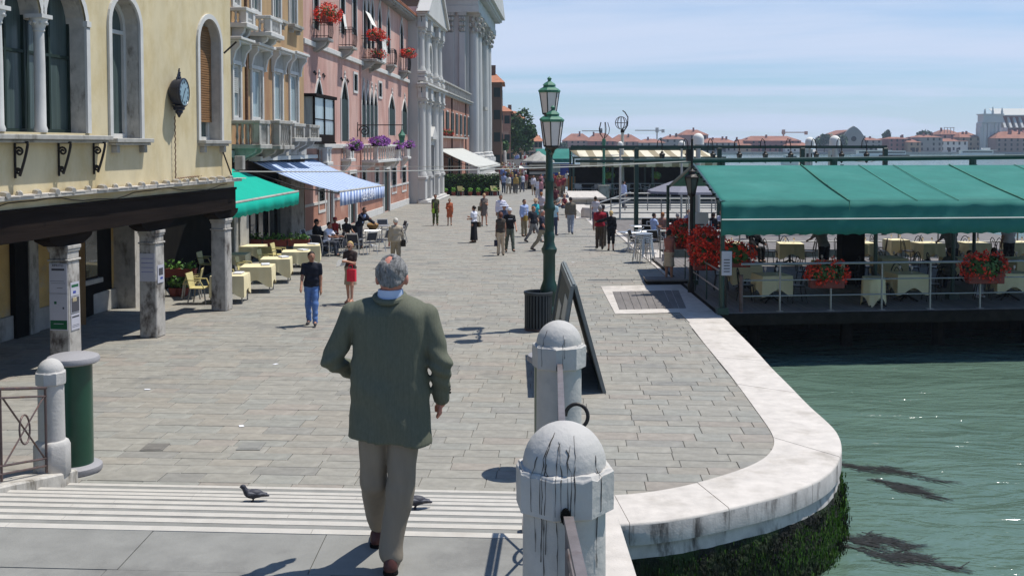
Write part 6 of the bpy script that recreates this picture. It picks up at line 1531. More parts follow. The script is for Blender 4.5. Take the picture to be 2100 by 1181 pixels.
def cloth_table(loc, rz, label, w=.44, hang=.34, seed=0, square=True, group=None, m='cloth', legs='four'):
 t = thing('dining_table', label, 'table', loc, rz, group)
 V, F = drape(w, .76, hang, square, seed); me = bpy.data.meshes.new('tablecloth'); me.from_pydata(V, [], F); me.materials.append(M[m]); me.polygons.foreach_set('use_smooth', [True] * len(F)); me.set_sharp_from_angle(angle=R(60)); link(bpy.data.objects.new('tablecloth', me), t)
 if legs == 'four':
  for sx in (-1, 1):
   for sy in (-1, 1): mb = MB(); mb.tube([(sx * w * .85, sy * w * .85, 0), (sx * w * .85, sy * w * .85, .74)], .02, 6); mb.build('leg', M['steel'], t)
 else:
  mb = MB(); mb.tube([(0, 0, .06), (0, 0, .74)], .035, 8)
  for a in range(4): mb.tube([(0, 0, .16), (.34 * math.cos(a * 1.571 + .7), .34 * math.sin(a * 1.571 + .7), .015)], .024, 6)
  mb.build('pedestal', M['iron'], t)
 mb = MB(); mb.box(-w * .96, -w * .96, .735, w * .96, w * .96, .752); mb.build('table_top', M['beam'], t, smooth=False)
 return t
def bentwood(loc, rz, label, group):
 t = thing('bentwood_chair', label, 'chair', loc, rz, group); m = M['bent']
 mb = MB(); mb.lathe([(.20, .44), (.21, .46), (.20, .475)], 16); mb.build('seat', m, t)
 for sx in (-.15, .15):
  for y0, y1 in ((-.15, -.2), (.15, .22)): mb = MB(); mb.tube([(sx, y0, .45), (sx * 1.15, y1, 0)], .015, 6); mb.build('leg', m, t)
 mb = MB(); mb.tube([(-.19 * math.cos(a), .17 + .07 * math.sin(a), .45 + .47 * math.sin(a)) for a in [math.pi * j / 14 for j in range(15)]], .015, 6)
 mb.tube([(-.10 * math.cos(a), .17 + .055 * math.sin(a), .45 + .36 * math.sin(a)) for a in [math.pi * j / 10 for j in range(11)]], .011, 6); mb.build('backrest', m, t)
 return t
def cafe_chair(loc, rz, label, group, m='chair_dark'):
 t = thing('cafe_chair', label, 'chair', loc, rz, group); w_ = M[m]; a = M['alu']
 mb = MB(); mb.box(-.22, -.22, .43, .22, .20, .46); mb.build('seat', w_, t, bevel=.012)
 mb = MB(); mb.prism([(-.21, .205, .55), (.21, .205, .55), (.22, .31, .86), (-.22, .31, .86)], (0, .02, 0)); mb.build('backrest', w_, t)
 for sx in (-1, 1):
  mb = MB(); mb.tube([(sx * .24, -.26, 0), (sx * .25, -.20, .64), (sx * .26, .0, .66), (sx * .25, .20, .66)], .015, 6); mb.build('leg', a, t)
  mb = MB(); mb.tube([(sx * .24, .30, 0), (sx * .235, .18, .44), (sx * .23, .32, .88)], .015, 6); mb.build('leg', a, t)
 mb = MB(); mb.tube([(-.23, .32, .88), (.23, .32, .88)], .015, 6); mb.build('top_tube', a, t)
 return t
def plastic_chair(loc, rz, label, group, m='plastic'):
 t = thing('plastic_chair', label, 'chair', loc, rz, group); p = M[m]
 mb = MB(); mb.box(-.22, -.22, .42, .22, .22, .45); mb.build('seat', p, t, bevel=.015)
 mb = MB(); mb.prism([(-.2, .2, .45), (.2, .2, .45), (.24, .29, .84), (-.24, .29, .84)], (0, .025, 0)); mb.build('backrest', p, t)
 for sx in (-1, 1):
  for y0, y1 in ((-.19, -.24), (.19, .26)): mb = MB(); mb.tube([(sx * .19, y0, .43), (sx * .22, y1, 0)], .02, 6); mb.build('leg', M['steel'], t)
  mb = MB(); mb.tube([(sx * .22, .24, .66), (sx * .25, -.1, .65), (sx * .22, -.2, .44)], .018, 6); mb.build('arm', p, t)
 return t
def glass_mesh():
 mb = MB(); mb.lathe([(.034, 0), (.034, .004), (.005, .01), (.005, .08), (.03, .11), (.036, .15), (.03, .19), (.028, .19), (.033, .15), (.027, .112), (.001, .085)], 10, caps=False); return mb.mesh('wine_glass', M['lampglass'])
GM = glass_mesh()
gcount = [0]
def glasses(x, y, z, label, n=2):
 for i in range(n):
  o = bpy.data.objects.new('wine_glass', GM); link(o); o.location = (x + (-.16, .12, .02, -.02)[i], y + (.05, -.08, .16, -.2)[i], z); tag(o, ('left ' if i == 0 else 'right ') + label, 'wine glass', 'wine glasses set on the terrace tables'); gcount[0] += 1
tabs = [  # sight px, depth, what distinguishes it
 (1585, 28.3, 'nearest the rusty railing post'), (1862, 28.6, 'just behind the round draped table'), (2072, 28.8, 'below the further geranium box'), (1530, 30.6, 'behind the inner end of the geranium hedge'),
 (1700, 31.4, 'beside the dark cabinet'), (1826, 32.6, 'behind the front canopy posts'), (1968, 32.4, 'in front of the seated woman in stripes'), (2100, 32.4, 'at the shady right end'),
 (1494, 37.6, 'in full sun at the left back corner'), (1622, 37.4, 'in sun at the back, behind the dark cabinet'), (1768, 37.6, 'in sun right of the dark cabinet'), (1905, 37.5, 'in sun at the back behind the woman in stripes'), (1840, 38.8, 'tallest cloth against the white back railing'), (2000, 37.6, 'at the back beside the waiter'), (2090, 37.8, 'at the far right back')]
seats = []
for i, (px, Y, d) in enumerate(tabs):
 X = (px - PCX) / FPX * Y; cloth_table((X, Y, DZ), rnd.uniform(-.2, .2), 'clothed table ' + d, .43 if i != 12 else .36, .36, i, group='clothed tables on the dining terrace', legs='ped')
 glasses(X, Y, DZ + .762, 'stemmed glass on the table ' + d)
 seats += [(X - .68, Y + .05, R(90), d, 'left'), (X + .68, Y - .05, R(-90), d, 'right')] + ([(X + .05, Y + .68, 0, d, 'far')] if i % 2 else [])
t0 = cloth_table(((1795 - PCX) / FPX * 27.7, 27.7, DZ), .3, 'small round table under a long cream cloth close behind the front rail', .30, .50, 5, False, 'clothed tables on the dining terrace', legs='ped')
proto = None
for (X, Y, rz, d, sd_) in seats:
 lab = 'bentwood chair %s of the table %s' % (sd_, d)
 lab = ' '.join(lab.split()[:16])
 if proto is None: proto = bentwood((X, Y, DZ), rz, lab, 'bentwood chairs on the dining terrace')
 else: dup(proto, (X, Y, DZ), rz + rnd.uniform(-.3, .3), lab)
# dark service cabinet
q = P(1752, 490, 31.8); mb = MB(); mb.box(-.34, -.3, 0, .34, .3, 1.95); mb.box(-.36, -.32, 1.95, .36, .32, 2.0)
cab = thing('service_cabinet', 'tall dark service cabinet under the green canopy', 'cabinet', (q.x + .02, 32.2, DZ)); mb.build('carcass', M['dark'], cab, bevel=.01); mb = MB(); mb.box(-.31, -.315, .05, .31, -.301, 1.9); mb.build('door', M['beam'], cab, smooth=False)
# geranium boxes
def gbox(loc, lab, r, seed, n, nf, size=.05, rz=0.0, g='geranium boxes of the dining terrace'):
 t = thing('geranium_box', lab, 'flower box', loc, rz, g); mb = MB(); mb.box(-r[0] * .7, -.13, -r[2] - .02, r[0] * .7, .13, -r[2] * .35); mb.build('trough', M['planter'], t, bevel=.015)
 flowers(t, (0, 0, 0), r, seed, 'flower_red', n, int(nf * 1.5), size); return t
for (px, py, Y, r, lab, sd_) in ((1695, 560, 26.95, (.62, .30, .36), 'red geranium box hung on the front rail before the dark cabinet', 1), (2020, 548, 27.2, (.66, .30, .40), 'red geranium box hung on the front rail before the seated woman in stripes', 2)):
 gbox(P(px, py, Y), lab, r, 100 + sd_, 800, 520, .05)
for (px, py, Y, r, lab, sd_, nf) in ((1408, 478, 34.0, (.62, .9, .50), 'mass of red geraniums behind the black lamp post', 3, 1200), (1447, 508, 29.8, (.48, 1.3, .62), 'mass of red geraniums between the black lamp post and canopy post', 4, 1700), (1508, 520, 28.2, (.55, .5, .34), 'darker geraniums inside the canopy corner post', 5, 420)):
 gbox(P(px, py, Y), lab, r, 100 + sd_, 900, nf, .055)
# wooden ramp step and low step at the corner
g = G(1385, 592); mb = MB()
rt = thing('wooden_step', 'low dark wooden step on the pavement beside the geraniums', 'step', (g.x, g.y + 1.3, 0))
for j in range(5): mb = MB(); mb.box(-.75, -.4 + j * .17, .10, .75, -.24 + j * .17, .15); mb.build('plank', M['deck'], rt, smooth=False)
mb = MB(); mb.box(-.72, -.4, 0, .72, .45, .099); mb.build('frame', M['pile'], rt, smooth=False)

# ---------------------------------------------------------------- second terrace with the green lantern frame
t2 = thing('lantern_terrace', 'second planked terrace with green frame of hanging lanterns', 'terrace', (5.3, 43, 0))
mb = MB(); mb.box(0, 0, -.3, 18, 17, .02); mb.build('deck', M['deck'], t2, smooth=False)
for i in range(5):
 for j in range(3): mb = MB(); mb.lathe([(.18, -2.4), (.18, -.3)], 8, (1 + i * 4, 1 + j * 7, 0)); mb.build('pile', M['pile'], t2)
YF = 50.0; zt = P(1500, 304, YF).z
fr = thing('green_pergola', 'dark green metal frame with small hanging lanterns above the second terrace', 'pergola', (0, YF, 0))
for px in (1305, 1475, 1645, 1815):
 X = Xat(px, YF); mb = MB(); mb.box(X - .10, -.10, 0, X + .10, .10, zt); mb.build('post', M['greenpaint'], fr, bevel=.01)
mb = MB(); mb.box(Xat(1170, YF), -.06, zt - .02, Xat(1818, YF), .06, zt + .12); mb.build('top_bar', M['greenpaint'], fr, smooth=False)
mb = MB(); mb.box(Xat(1180, YF), -.05, P(1300, 331, YF).z - .06, Xat(1480, YF), .05, P(1300, 331, YF).z + .07); mb.build('lower_bar', M['greenpaint'], fr, smooth=False)
lproto = None
for i, px in enumerate((1357, 1410, 1461, 1515, 1568, 1620, 1672, 1724, 1775)):
 X = Xat(px, YF); lab = 'small dark lantern hanging from the green frame, %s from the left' % ORD[i]
 if lproto is None:
  lproto = thing('hanging_lantern', lab, 'lantern', (X, YF - .12, zt), 0, 'lanterns on the green frame')
  mg, mm = MB(), MB(); lantern(mg, mm, (0, 0, -.62), .62); mm.tube([(0, 0, -.1), (0, 0, .1), (-.05, 0, .35), (-.15, 0, .45), (-.22, 0, .30), (-.24, 0, 0)], .022, 5); mg.build('glass', M['glass'], lproto); mm.build('frame', M['iron'], lproto)
 else: dup(lproto, (X, YF - .12, zt), 0, lab)
mb = MB(); mb.tube([(Xat(1475 + 34 * i, YF), 0, zt - .45 - .25 * math.sin(i * .9) ** 2) for i in range(11)], .012, 4); mb.build('festoon_wire', M['iron'], fr)
# radomes on masts, grey parasol
for i, (px, py, r, lab) in enumerate(((1432, 285, .33, 'largest white dome on a drum behind the striped awning'), (1398, 296, .20, 'small white dome just left of the largest dome'), (1421, 294, .14, 'smallest white dome touching the largest dome'), (1272, 296, .16, 'small white dome beside the ring sculpture'), (1661, 291, .27, 'white dome behind the middle post of the lantern frame'), (1712, 289, .31, 'white dome in front of the far trees'))):
 Y = 60.5; q = P(px, py, Y); t = thing('white_dome', lab, 'radar dome', (q.x, Y, 0), 0, 'white domes on masts'); mb = MB(); mb.ball((0, 0, q.z), r, 14); mb.lathe([(r, q.z - r * 1.0), (r, q.z)], 14); mb.build('dome', M['cloth2'], t); mb = MB(); mb.tube([(0, 0, 0), (0, 0, q.z - r * .9)], .06 if r < .3 else .14, 8); mb.build('mast', M['grey_canvas'], t)
q = P(1412, 392, 56); t = thing('parasol', 'wide grey parasol beyond the seated café guests', 'parasol', (q.x, 56, .02)); mb = MB(); mb.lathe([(2.3, q.z - .12), (2.25, q.z), (.9, q.z + .5), (.02, q.z + .72)], 8, caps=False, rot=.39); mb.build('canopy', paint(.22, .22, .26), t, smooth=False); mb = MB(); mb.tube([(0, 0, 0), (0, 0, q.z + .8)], .04, 8); mb.build('pole', M['alu'], t)
# ---------------------------------------------------------------- landing stage with its rails
ls = thing('landing_stage', 'grey floating landing stage with stacked white tube rails', 'landing stage', (5.3, 62, 0)); mb = MB(); mb.box(0, 0, -.5, 13, 15, -.02); mb.build('deck', M['grey_trim'], ls, smooth=False)
for k, (Y, x0, x1) in enumerate(((.4, .6, 12.5), (7.5, 2.2, 12.5))):
 for z in (.28, .56, .84, 1.12): mb = MB(); mb.tube([(x0, Y, z), (x1, Y, z)], .035, 6); mb.build('rail', M['cloth2'] if z > 1 else M['steel'], ls)
 i = x0
 while i < x1: mb = MB(); mb.tube([(i, Y, -.02), (i, Y, 1.12)], .04, 6); mb.build('post', M['steel'], ls); i += 1.5
mb = MB(); mb.tube([(-.8, -2, .85), (2.4, 6, 1.25)], .04, 6); mb.tube([(-.8, -2, .0), (-.8, -2, .85)], .04, 6); mb.tube([(-.8, -2, .4), (2.4, 6, .8)], .035, 6); mb.build('gangway_rail', M['steel'], ls)
# mooring stone on the edge
g = G(1211, 447); t = thing('mooring_stone', 'squat round white mooring stone on the quay edge', 'mooring post', (g.x, g.y, 0)); mb = MB(); mb.lathe([(.56, 0), (.58, .4), (.50, .62), (.30, .70), (.001, .72)], 14); mb.build('drum', M['istria'], t); mb = MB(); mb.box(-.95, -.75, -.0, .95, -.6, .04); mb.box(-.9, -.9, 0, .9, .8, .03); mb.build('base', M['istria'], t, smooth=False)
g = G(1200, 418); t = thing('stone_bench', 'white stone slab bench near the striped awning', 'bench', (g.x, g.y, 0)); mb = MB(); mb.prism([(-1.2, -.9, .35), (1.5, -.9, .35), (1.0, 1.2, .75), (-1.3, 1.2, .75)], (0, 0, .14)); mb.build('slab', M['istria'], t, smooth=False); mb = MB(); mb.box(-1.0, -.6, 0, 1.0, 1, .36); mb.build('base', M['istria_dirty'], t, smooth=False)
# ---------------------------------------------------------------- third terrace: striped awning
t3 = thing('striped_terrace', 'third terrace with green frame and rails along the water', 'terrace', (4.95, 86, 0)); YT = 86
mb = MB(); mb.box(0, 0, -.6, 14, 9, .2); mb.build('deck', M['pile'], t3, smooth=False)
for X in (0.1, 3.3, 6.6, 9.9, 12.0): mb = MB(); mb.box(X - .08, -.05, .2, X + .08, .1, 3.3); mb.box(X - .08, 4.9, .2, X + .08, 5.05, 3.9); mb.build('post', M['greenpaint'], t3, smooth=False)
mb = MB(); mb.box(0, -.06, 3.2, 12.6, .04, 3.36); mb.box(0, 4.9, 3.85, 12.6, 5.1, 4.1); mb.build('beam', M['greenpaint'], t3, smooth=False)
for z in (.75, 1.15): mb = MB(); mb.tube([(0, -.05, z), (13, -.05, z)], .03, 5); mb.build('rail', M['steel'], t3)
mb = MB(); mb.box(0, 5.5, .2, 13, 5.6, 2.6); mb.build('back_screen', M['void'], t3, smooth=False)
awning('striped_awning', 'long cream and brown striped awning over the third terrace', (Vector((5.0, 91, 3.86)), Vector((16.4, 91, 3.86)), Vector((17.2, 85.9, 3.28)), Vector((5.6, 85.9, 3.28))), (M['cream_stripe'], M['cream_stripe']), .75, scallop=22, sag=.04, bar=M['greenpaint'])
pp = None
for i in range(16):
 X, Y = 5.6 + (i % 8) * 1.35 + rnd.uniform(-.2, .2), 87.0 + (i // 8) * 1.6; lab = 'pale armchair in the %s row under the striped awning, %s from the orange hoarding' % (('front', 'back')[i // 8], ORD[i % 8])
 if pp is None: pp = plastic_chair((X, Y, .2), 0, lab, 'armchairs under the striped awning', 'plastic_w')
 else: dup(pp, (X, Y, .2), rnd.uniform(0, 6), lab)
for i, px in enumerate((1345, 1250)):
 Y = 86.4; X = Xat(px, Y); t = thing('hanging_plant', 'round green hanging plant under the striped awning, %s' % ('nearer the parasol' if i == 0 else 'nearer the forked lamp'), 'plant', (X, Y, P(px, 360, Y).z), 0, 'hanging plants'); v, f, cc = leaf_arrays(blob_points(220, (0, 0, 0), (.45, .45, .38), i), .11, i, c0=(1, 1, .6), c1=(2.2, 2.0, 1)); np_mesh('foliage', v, f, M['leaf'], t, cols=cc); mb = MB(); mb.tube([(0, 0, 0), (0, 0, 1.0)], .015, 4); mb.lathe([(.14, -.36), (.2, -.16)], 8); mb.build('basket', M['planter'], t)
# orange panel at the terrace end
q = G(1172, 399); t = thing('orange_hoarding', 'upright orange brown panel at the end of the striped terrace', 'hoarding', (q.x, q.y, 0)); mb = MB(); mb.box(-.32, -.08, 0, .32, .08, P(1172, 362, q.y).z); mb.build('board', paint(.42, .20, .06), t, smooth=False); mb = MB(); mb.box(-.36, -.1, P(1172, 362, q.y).z, .36, .1, P(1172, 362, q.y).z + .1); mb.build('cap', M['beam'], t, smooth=False)
# forked lamp and ring sculpture on masts
q = G(1238, 406); t = thing('forked_lamp', 'tall forked mast standing in a square grey planter', 'street lamp', (q.x, q.y, 0)); zt_ = P(1240, 285, q.y).z; mb = MB(); mb.box(-.42, -.42, 0, .42, .42, .95); mb.box(-.47, -.47, .95, .47, .47, 1.05); mb.build('planter', M['grey_trim'], t, bevel=.02)
mb = MB(); mb.lathe([(.13, .9), (.10, 3.0), (.11, zt_ * .8), (.16, zt_ - .05), (.10, zt_)], 10); mb.build('mast', M['verdigris'], t)
mb = MB()
for a in range(5): an = a * 1.257; mb.tube([(.05 * math.cos(an), .05 * math.sin(an), zt_), (.40 * math.cos(an), .40 * math.sin(an), zt_ + .45), (.46 * math.cos(an), .46 * math.sin(an), zt_ + .8), (.30 * math.cos(an), .30 * math.sin(an), zt_ + 1.35)], .028, 5)
mb.build('prongs', M['iron'], t)
q = G(1276, 403); t = thing('ring_sculpture', 'tall pale mast crowned with an iron hoop globe', 'sculpture', (q.x, q.y, 0)); zt_ = P(1276, 270, q.y).z; mb = MB(); mb.lathe([(.20, 0), (.15, 2), (.12, zt_)], 10); mb.build('mast', M['grey_canvas'], t)
mb = MB(); rr_ = .5; c0 = Vector((-.12, 0, zt_ + .72)); mb.lathe([(.16, zt_ - .1), (.17, zt_ + .12), (.07, zt_ + .2)], 8)
for a in range(5): an = a * .63 - .5; mb.tube([c0 + Vector((rr_ * math.sin(p) * math.cos(an), rr_ * math.sin(p) * math.sin(an), rr_ * 1.05 * math.cos(p))) for p in [2 * math.pi * j / 22 for j in range(23)]], .022, 5)
mb.tube([c0 + Vector((rr_ * math.cos(p), rr_ * math.sin(p), 0)) for p in [2 * math.pi * j / 22 for j in range(23)]], .022, 5); mb.tube([(.1, 0, zt_), (.42, 0, zt_ + .5), (.45, 0, zt_ + 1.2), (.2, 0, zt_ + 1.6), (0, 0, zt_ + 1.75)], .05, 5); mb.build('hoops', M['iron'], t)
# ---------------------------------------------------------------- kiosks and stalls far along the quay
Y = 108; awning('stall_awning', 'flat green awning of the far stall beyond the street lamp', (Vector((Xat(1098, Y + 3), Y + 3, 3.9)), Vector((Xat(1172, Y + 3), Y + 3, 3.9)), Vector((Xat(1172, Y), Y, 2.85)), Vector((Xat(1102, Y), Y, 2.85))), (M['teal'], M['teal']), .3, bar=M['greenpaint'])
ks = thing('news_kiosk', 'dark news kiosk with a low roof and pale awning by the street lamp', 'kiosk', (Xat(1104, 104), 104, 0)); mb = MB(); mb.lathe([(1.25, 0), (1.25, 2.6)], 8, rot=.39); mb.build('walls', M['void'], ks, smooth=False); mb = MB(); mb.lathe([(1.75, 2.6), (1.7, 2.75), (.35, 3.5), (.1, 3.7)], 8, rot=.39); mb.build('roof', M['grey_trim'], ks, smooth=False); mb = MB(); mb.prism([(-1.9, -1.3, 2.0), (-.2, -1.3, 2.0), (-.2, -.6, 2.25), (-1.9, -.6, 2.25)], (0, 0, .05)); mb.build('awning', M['cloth2'], ks, smooth=False)
for j in range(6): mb = MB(); mb.box(-.9, -1.24, .3 + j * .38, .9, -1.2, .55 + j * .38); mb.build('shelf', M['grey_trim'] if j % 2 else M['brick'], ks, smooth=False)
Y = 109; st = thing('poster_stall', 'stall hung with blue posters under the far green awning', 'stall', (Xat(1132, Y), Y, 0)); mb = MB(); mb.box(-.9, 0, 0, 2.2, .8, 2.4); mb.build('counter', M['print_blue'], st, smooth=False)
for j, (x, z, w_, h_, m) in enumerate(((-.4, 1.7, .6, 1.1, 'print_blue'), (.45, 1.9, .8, .9, 'glass_blue'), (1.4, 1.6, .7, 1.2, 'print_blue'), (.2, .9, .7, .5, 'print_red'), (1.5, .6, .6, .4, 'print_red'), (-.5, .6, .4, .5, 'menu'))): mb = MB(); mb.box(x - w_ / 2, -.06, z - h_ / 2, x + w_ / 2, -.01, z + h_ / 2); mb.build('poster', M[m], st, smooth=False)
fb_ = thing('far_bridge', 'low far bridge with white balustrade crowded with people', 'bridge', (Xat(1052, 175), 175, 0)); mb = MB(); mb.box(-5, 0, 0, 8, 6, 1.1); mb.build('span', M['istria_dirty'], fb_, smooth=False); mb = MB(); mb.box(-1.6, -.2, 0, 3, 0, 1.9); mb.build('balustrade', M['istria'], fb_, smooth=False); mb = MB(); mb.lathe([(.35, 0), (.3, 3.2), (.2, 3.4)], 8, (-1.4, -.4, 0)); mb.build('pillar', M['istria'], fb_)
# ---------------------------------------------------------------- hedge terrace before the orange house
Yh = G(960, 401).y; hx0, hx1 = Xat(905, Yh), Xat(1024, Yh); zh = P(960, 357, Yh).z
hd = thing('hedge_screen', 'dark green hedge in planters screening the orange house terrace', 'hedge', ((hx0 + hx1) / 2, Yh, 0)); W_ = (hx1 - hx0) / 2
rs = np.random.RandomState(9); pts = np.stack([rs.uniform(-W_, W_, 4200), rs.uniform(-.1, .7, 4200), .35 + (zh - .35) * rs.uniform(0, 1, 4200)], 1); v, f, cc = leaf_arrays(pts, .075, 2, c0=(.35, .4, .3), c1=(1.0, 1.1, .7)); o = np_mesh('foliage', v, f, M['leaf'], hd, cols=cc); o['kind'] = 'stuff'
mb = MB(); mb.box(-W_, -.05, 0, W_, .65, .45); mb.build('planter', M['beam'], hd, smooth=False); mb = MB(); mb.box(-W_, .2, .4, W_, .35, zh - .15); mb.build('trellis', M['void'], hd, smooth=False)
pc = None
for i, px in enumerate((945, 1013, 1020)):
 X = Xat(px, Yh - .8); lab = ('dull yellow chair among pots before the hedge', 'bright yellow chair at the end of the hedge', 'second bright yellow chair at the end of the hedge')[i]
 if pc is None: pc = plastic_chair((X, Yh - .8, 0), 2.9, lab, 'yellow chairs at the hedge', 'plastic')
 else: dup(pc, (X, Yh - .8 + .3 * i, 0), .4 * i, lab)
for i in range(7):
 X = hx0 + (hx1 - hx0) * (i + .5) / 7; t = thing('flower_pot', 'pot of yellow and white flowers before the hedge, %s from the white church' % ORD[i], 'flower pot', (X, Yh - .45, 0), 0, 'pots along the hedge'); mb = MB(); mb.lathe([(.14, 0), (.2, .3), (.21, .32)], 8); mb.build('pot', M['planter'], t); v, f, cc = leaf_arrays(blob_points(70, (0, 0, .5), (.28, .28, .22), i), .07, i, c0=(.8, .9, .4), c1=(4.0, 4.5, 3)); np_mesh('foliage', v, f, M['leaf'], t, cols=cc)
q = G(906, 398); t = thing('red_sign', 'upright red sign with white marks at the church corner', 'sign', (q.x, q.y - .5, 0)); mb = MB(); mb.box(-.18, -.04, 1.0, .18, .04, P(905, 362, q.y).z); mb.build('panel', M['print_red'], t, smooth=False); mb = MB(); mb.tube([(0, .02, 0), (0, .02, 1.0)], .03, 6); mb.build('post', M['iron'], t); mb = MB(); mb.box(-.12, -.045, 1.25, .12, -.041, 1.32); mb.box(-.1, -.045, 1.42, .1, -.041, 1.46); mb.build('print', M['menu'], t, smooth=False)
# ================================================================== STREET FURNITURE
# triple lantern street lamp
g = G(1126, 674); sl_ = thing('street_lamp', 'tall bottle green street lamp with stacked lanterns of frosted glass', 'street lamp', (g.x, g.y, 0))
zz = lambda py: P(1124, py, g.y).z
mb = MB(); mb.lathe([(0.292, 0), (0.292, .18), (0.232, .22), (0.215, .34), (0.258, .40), (0.215, .46), (0.163, .55)], 8, rot=.39)
mb.lathe([(0.163, .5), (0.172, .75), (0.202, .85), (0.211, .95), (0.172, 1.06), (0.142, 1.15), (0.142, 1.75), (0.172, 1.80), (0.185, 1.88), (0.146, 1.94), (0.116, 2.05), (0.129, 2.16), (0.125, 2.22), (0.103, 2.28)], 14)
mb.lathe([(0.103, 2.25), (0.107, 2.75), (0.138, 2.80), (0.146, 2.86), (0.0989, 2.95), (0.0903, 3.4), (0.112, 3.44), (0.112, 3.50), (0.086, 3.55), (0.0791, zz(312)), (0.112, zz(308)), (0.086, zz(300)), (0.0602, zz(262)), (0.0516, zz(240))], 14); mb.build('post', M['greenpaint'], sl_)
zl1, zl2 = zz(300), zz(236)
mb = MB()
for sg in (-1, 1):
 mb.tube([(0, 0, zz(312)), (.04, sg * .3, zz(318)), (.06, sg * .62, zz(312)), (.05, sg * .78, zz(304) - .02)], .035, 6)
 mb.tube([(.02 + .02 * j / 16, sg * (.35 + .16 * (1 - j / 22) * math.cos(j * .5)), zz(325) + .12 + .15 * (1 - j / 22) * math.sin(j * .5)) for j in range(16)], .02, 5)
mb.tube([(0, 0, zz(247)), (.10, 0, zz(243)), (.06, 0, zz(238)), (0, 0, zz(236))], .03, 5); mb.tube([(0, 0, zz(247)), (-.10, 0, zz(243)), (-.06, 0, zz(238)), (0, 0, zz(236))], .03, 5); mb.build('arms', M['greenpaint'], sl_)
def big_lantern(x, y, z, zt):
 h = zt - z; t0, t1 = z + .02, z + h * .66
 mg = MB(); mg.lathe([(.155, t0), (.235, t1)], 6, (x, y, 0), rot=.26); gl = mg.build('lantern_glass', M['lampglass'], sl_, smooth=False)
 mm = MB()
 for j in range(6): a = .26 + 1.0472 * j; mm.tube([(x + .16 * math.cos(a), y + .16 * math.sin(a), t0), (x + .24 * math.cos(a), y + .24 * math.sin(a), t1)], .013, 4)
 mm.lathe([(.165, t0 - .01), (.165, t0 + .025)], 6, (x, y, 0), rot=.26); mm.lathe([(.02, t0 - .14), (.06, t0 - .07), (.16, t0 - .01)], 6, (x, y, 0), rot=.26); mm.build('frame', M['iron'], gl, smooth=False)
 mc = MB(); mc.lathe([(.25, t1 - .01), (.27, t1 + .015), (.27, t1 + .045), (.21, t1 + .09), (.15, t1 + .12), (.145, t1 + .155), (.165, t1 + .165), (.12, t1 + .21), (.08, t1 + .235), (.05, t1 + .25), (.035, t1 + .275), (.05, t1 + .30), (.055, t1 + .325), (.001, t1 + .37)], 6, (x, y, 0), rot=.26); mc.build('hood', M['verdigris'], gl, smooth=False)
big_lantern(0, 0, zl2, zz(166)); big_lantern(.05, -.80, P(1122, 303, g.y - .8).z, P(1122, 246, g.y - .8).z + .26); big_lantern(.05, .80, P(1124, 302, g.y + .8).z, P(1124, 302, g.y + .8).z + .96)
# slatted litter bin
g = G(1104, 676); t = thing('litter_bin', 'dark slatted round litter bin at the foot of the street lamp', 'litter bin', (g.x, g.y, 0)); zb = P(1107, 597, g.y).z
mb = MB(); mb.lathe([(.29, .02), (.30, zb - .06)], 20, caps=False); mb.lathe([(.29, .03), (.001, .03)], 20, caps=False); mb.build('liner', M['dark'], t)
for i in range(26): a = 2 * math.pi * i / 26; mb = MB(); mb.obox((.315 * math.cos(a), .315 * math.sin(a), zb / 2), Vector((-math.sin(a), math.cos(a), 0)) * .024, Vector((math.cos(a), math.sin(a), 0)) * .007, (0, 0, zb / 2 - .02)); mb.build('slat', M['bin_dark'], t, smooth=False)
mb = MB(); mb.lathe([(.30, zb - .07), (.335, zb - .07), (.345, zb - .02), (.335, zb), (.29, zb), (.285, zb - .06)], 24, caps=False); mb.build('rim', M['bin_dark'], t)
mb = MB(); mb.lathe([(.30, 0), (.32, .0), (.33, .05), (.30, .07)], 24); mb.build('base_ring', M['rust'], t)
# two green bins with grey lids
def green_bin(loc, label):
 t = thing('green_bin', label, 'litter bin', loc, 0, 'green drum bins with grey lids'); mb = MB(); mb.lathe([(.235, .08), (.235, 1.45)], 32); mb.build('drum', M['bin_body'], t)
 mb = MB(); mb.lathe([(.001, 1.44), (.30, 1.44), (.33, 1.46), (.335, 1.49), (.32, 1.525), (.27, 1.545), (.001, 1.56)], 32, caps=False); mb.build('lid', M['bin_lid'], t); mb = MB(); mb.lathe([(.001, 0), (.33, 0), (.345, .03), (.34, .08), (.29, .11), (.001, .11)], 32, caps=False); mb.build('base', M['bin_lid'], t); return t
green_bin((G(150, 728, 1.54).x, G(150, 728, 1.54).y, 0), 'green drum bin with round grey lid behind the pale bollard near the arcade'); green_bin((.53, 13.8, 0), 'green drum bin mostly hidden behind the second white bollard')
